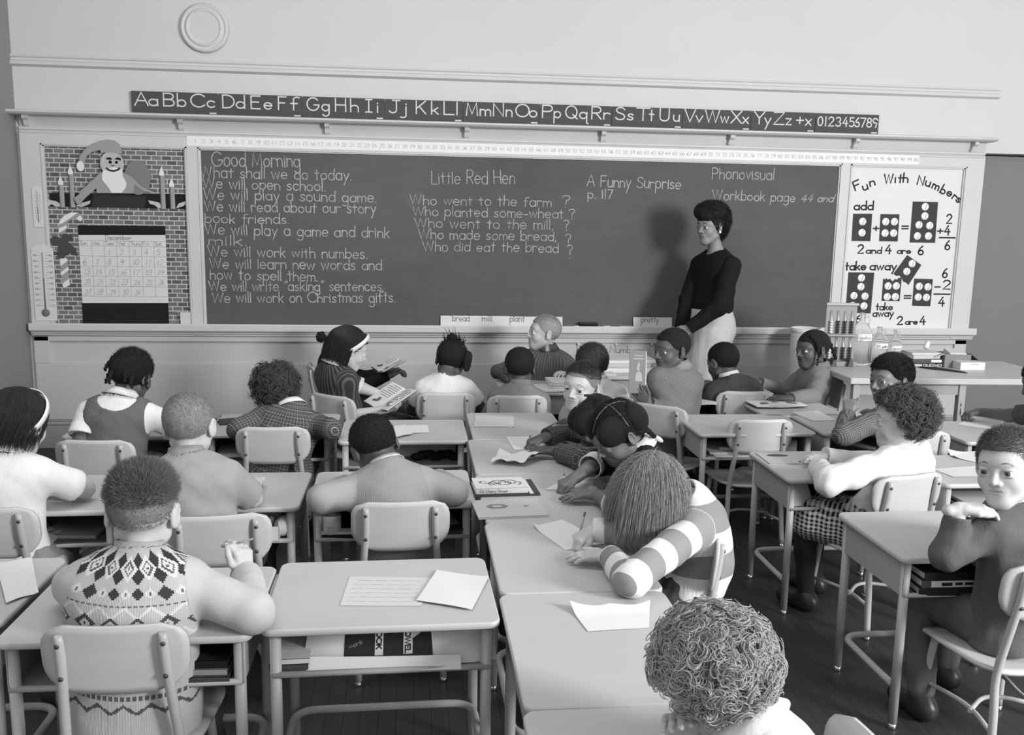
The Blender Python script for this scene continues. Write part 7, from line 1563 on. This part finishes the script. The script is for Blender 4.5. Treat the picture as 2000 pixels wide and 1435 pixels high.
# the teacher
tp = dict(s=1.34, hs=1.03, neck=(2.062, 6.14, 1.41), hip=(2.03, 6.12, .985), yaw=198, head=(1.995, 6.1, 1.617), hdir=(210, 6, 0), adult=True, hres=.0024, brow=.02, gaze=(0, -6), sw=.128, ua=.212, fa=.178, hand_s=.94, bend=.012, lip=.6,
          armL=arm((1.845, 5.955, .945), 'relax', pole=(.5, -.6, -.6), dir=(-.55, .2, -.55), palm=(.2, .9, 0)), armR=arm((1.815, 6.065, .925), 'relax', pole=(-.35, .9, -.5), dir=(-.35, -.5, -.5), palm=(.3, -.8, 0)),
          kneeR=(1.97, 6.20, .50), kneeL=(2.05, 6.06, .50), ankleR=(1.98, 6.20, .10), ankleL=(2.07, 6.06, .10))
J = person('woman teacher in a black sweater and pale skirt standing at the chalkboard, hands clasped', tp, .25, None, 'person')
H = Hair(J); H.cap(.010, HL_GIRL); H.lump([H.e((0, -.020, .088), (.100, .112, .078), .03), H.e((0, .045, .098), (.078, .062, .046), .03), H.e((-.03, .075, .078), (.05, .03, .028), .02), H.e((0, -.078, .030), (.088, .062, .092), .03), H.e((0, -.082, -.045), (.062, .036, .045), .03)], .0035, .0025, 90)
V, F = H.parts[-1]; ii = RNG.integers(0, len(V), 5000); d = V[ii]-J['Hc']; d /= np.linalg.norm(d, axis=1, keepdims=True); tang = np.cross(d, J['HR'][:, 0]); t4 = np.linspace(0, 1, 4)[None, :, None]; H.parts.append(strands(V[ii][:, None]+(-tang*.030+d*.004+RNG.normal(size=(5000, 3))*.006)[:, None]*t4, np.array([.0006, .0008, .0007, .0003]))); H.done(.010)
shirt(J, M_BLKSW, 'sweater', g=.012, ga=.012, sl=1.0, sep=True, hem=.080, neck=.048, h=.006, amp=.002); L_ = lambda x, y, z: Vector(J['Hc']+J['HR'] @ (V3(x, y, z)*J['hs'])-J['root'])
for q in (-1, 1): MB().lathe([(.001, 0), (.010, 0), (.009, .005), (.001, .006)], 16, Matrix.Translation(L_(q*.079, -.004, -.036)) @ Vector(J['HR'][:, 0]*q).to_track_quat('Z', 'Y').to_matrix().to_4x4()).build('earring', mat('pearl', .80, .3, .5), J['obj'])
b = MB(); b.bevbox(-.026, .026, -.003, .003, -.020, .020, .003, Matrix.Translation(Vector(J['Sc']+J['ff']*.070-J['rr']*.075+J['uu']*.01-J['root'])) @ Vector(J['ff']).to_track_quat('-Y', 'Z').to_matrix().to_4x4()); b.build('brooch', mat('dark_enamel', .06, .25, .5), J['obj'])
b = MB()
for q in (-1, 1): b.tube([L_(q*.046+.020*math.cos(a), .0935-.006*abs(math.cos(a))-.12*(q*.046-q*.031), .001+.015*math.sin(a)) for a in np.linspace(0, 2*PI, 17)], .0007, 5, False)
b = MB()
for q in (-1, 1): b.tube([L_(q*.032+.021*math.cos(a), .1000-.32*abs(q*.032+.021*math.cos(a))+.002, .000+.016*math.sin(a)) for a in np.linspace(0, 2*PI, 17)], .0006, 5, False); b.tube([L_(q*.053, .091, .006), L_(q*.078, .02, .004)], .0011, 6)
b.build('glasses', mat('glasses_frame', .22, .3, .5), J['obj'])
s = J['s']; P = [cone(J['hip']+V3(0, 0, .075), J['hip']+V3(0, 0, -.06), .124*s, .134*s, .05, .80, J['ff'], 1), cone(J['hip']+V3(0, 0, -.06), V3(2.02, 6.13, .52), .134*s, .124*s, .05, .82, J['ff'], 1), ell(J['hip']-J['ff']*.06+V3(0, 0, -.06), V3(.13, .12, .13), None, .05, 1)]
cloth('skirt', P, J, plain('pale_wool', .50), J['obj'], .008, (plane(V3(0, 0, .50), (0, 0, -1)), plane(J['hip']+V3(0, 0, .075), (0, 0, 1))), (), .003, 34); shoes(J, M_SHOE)
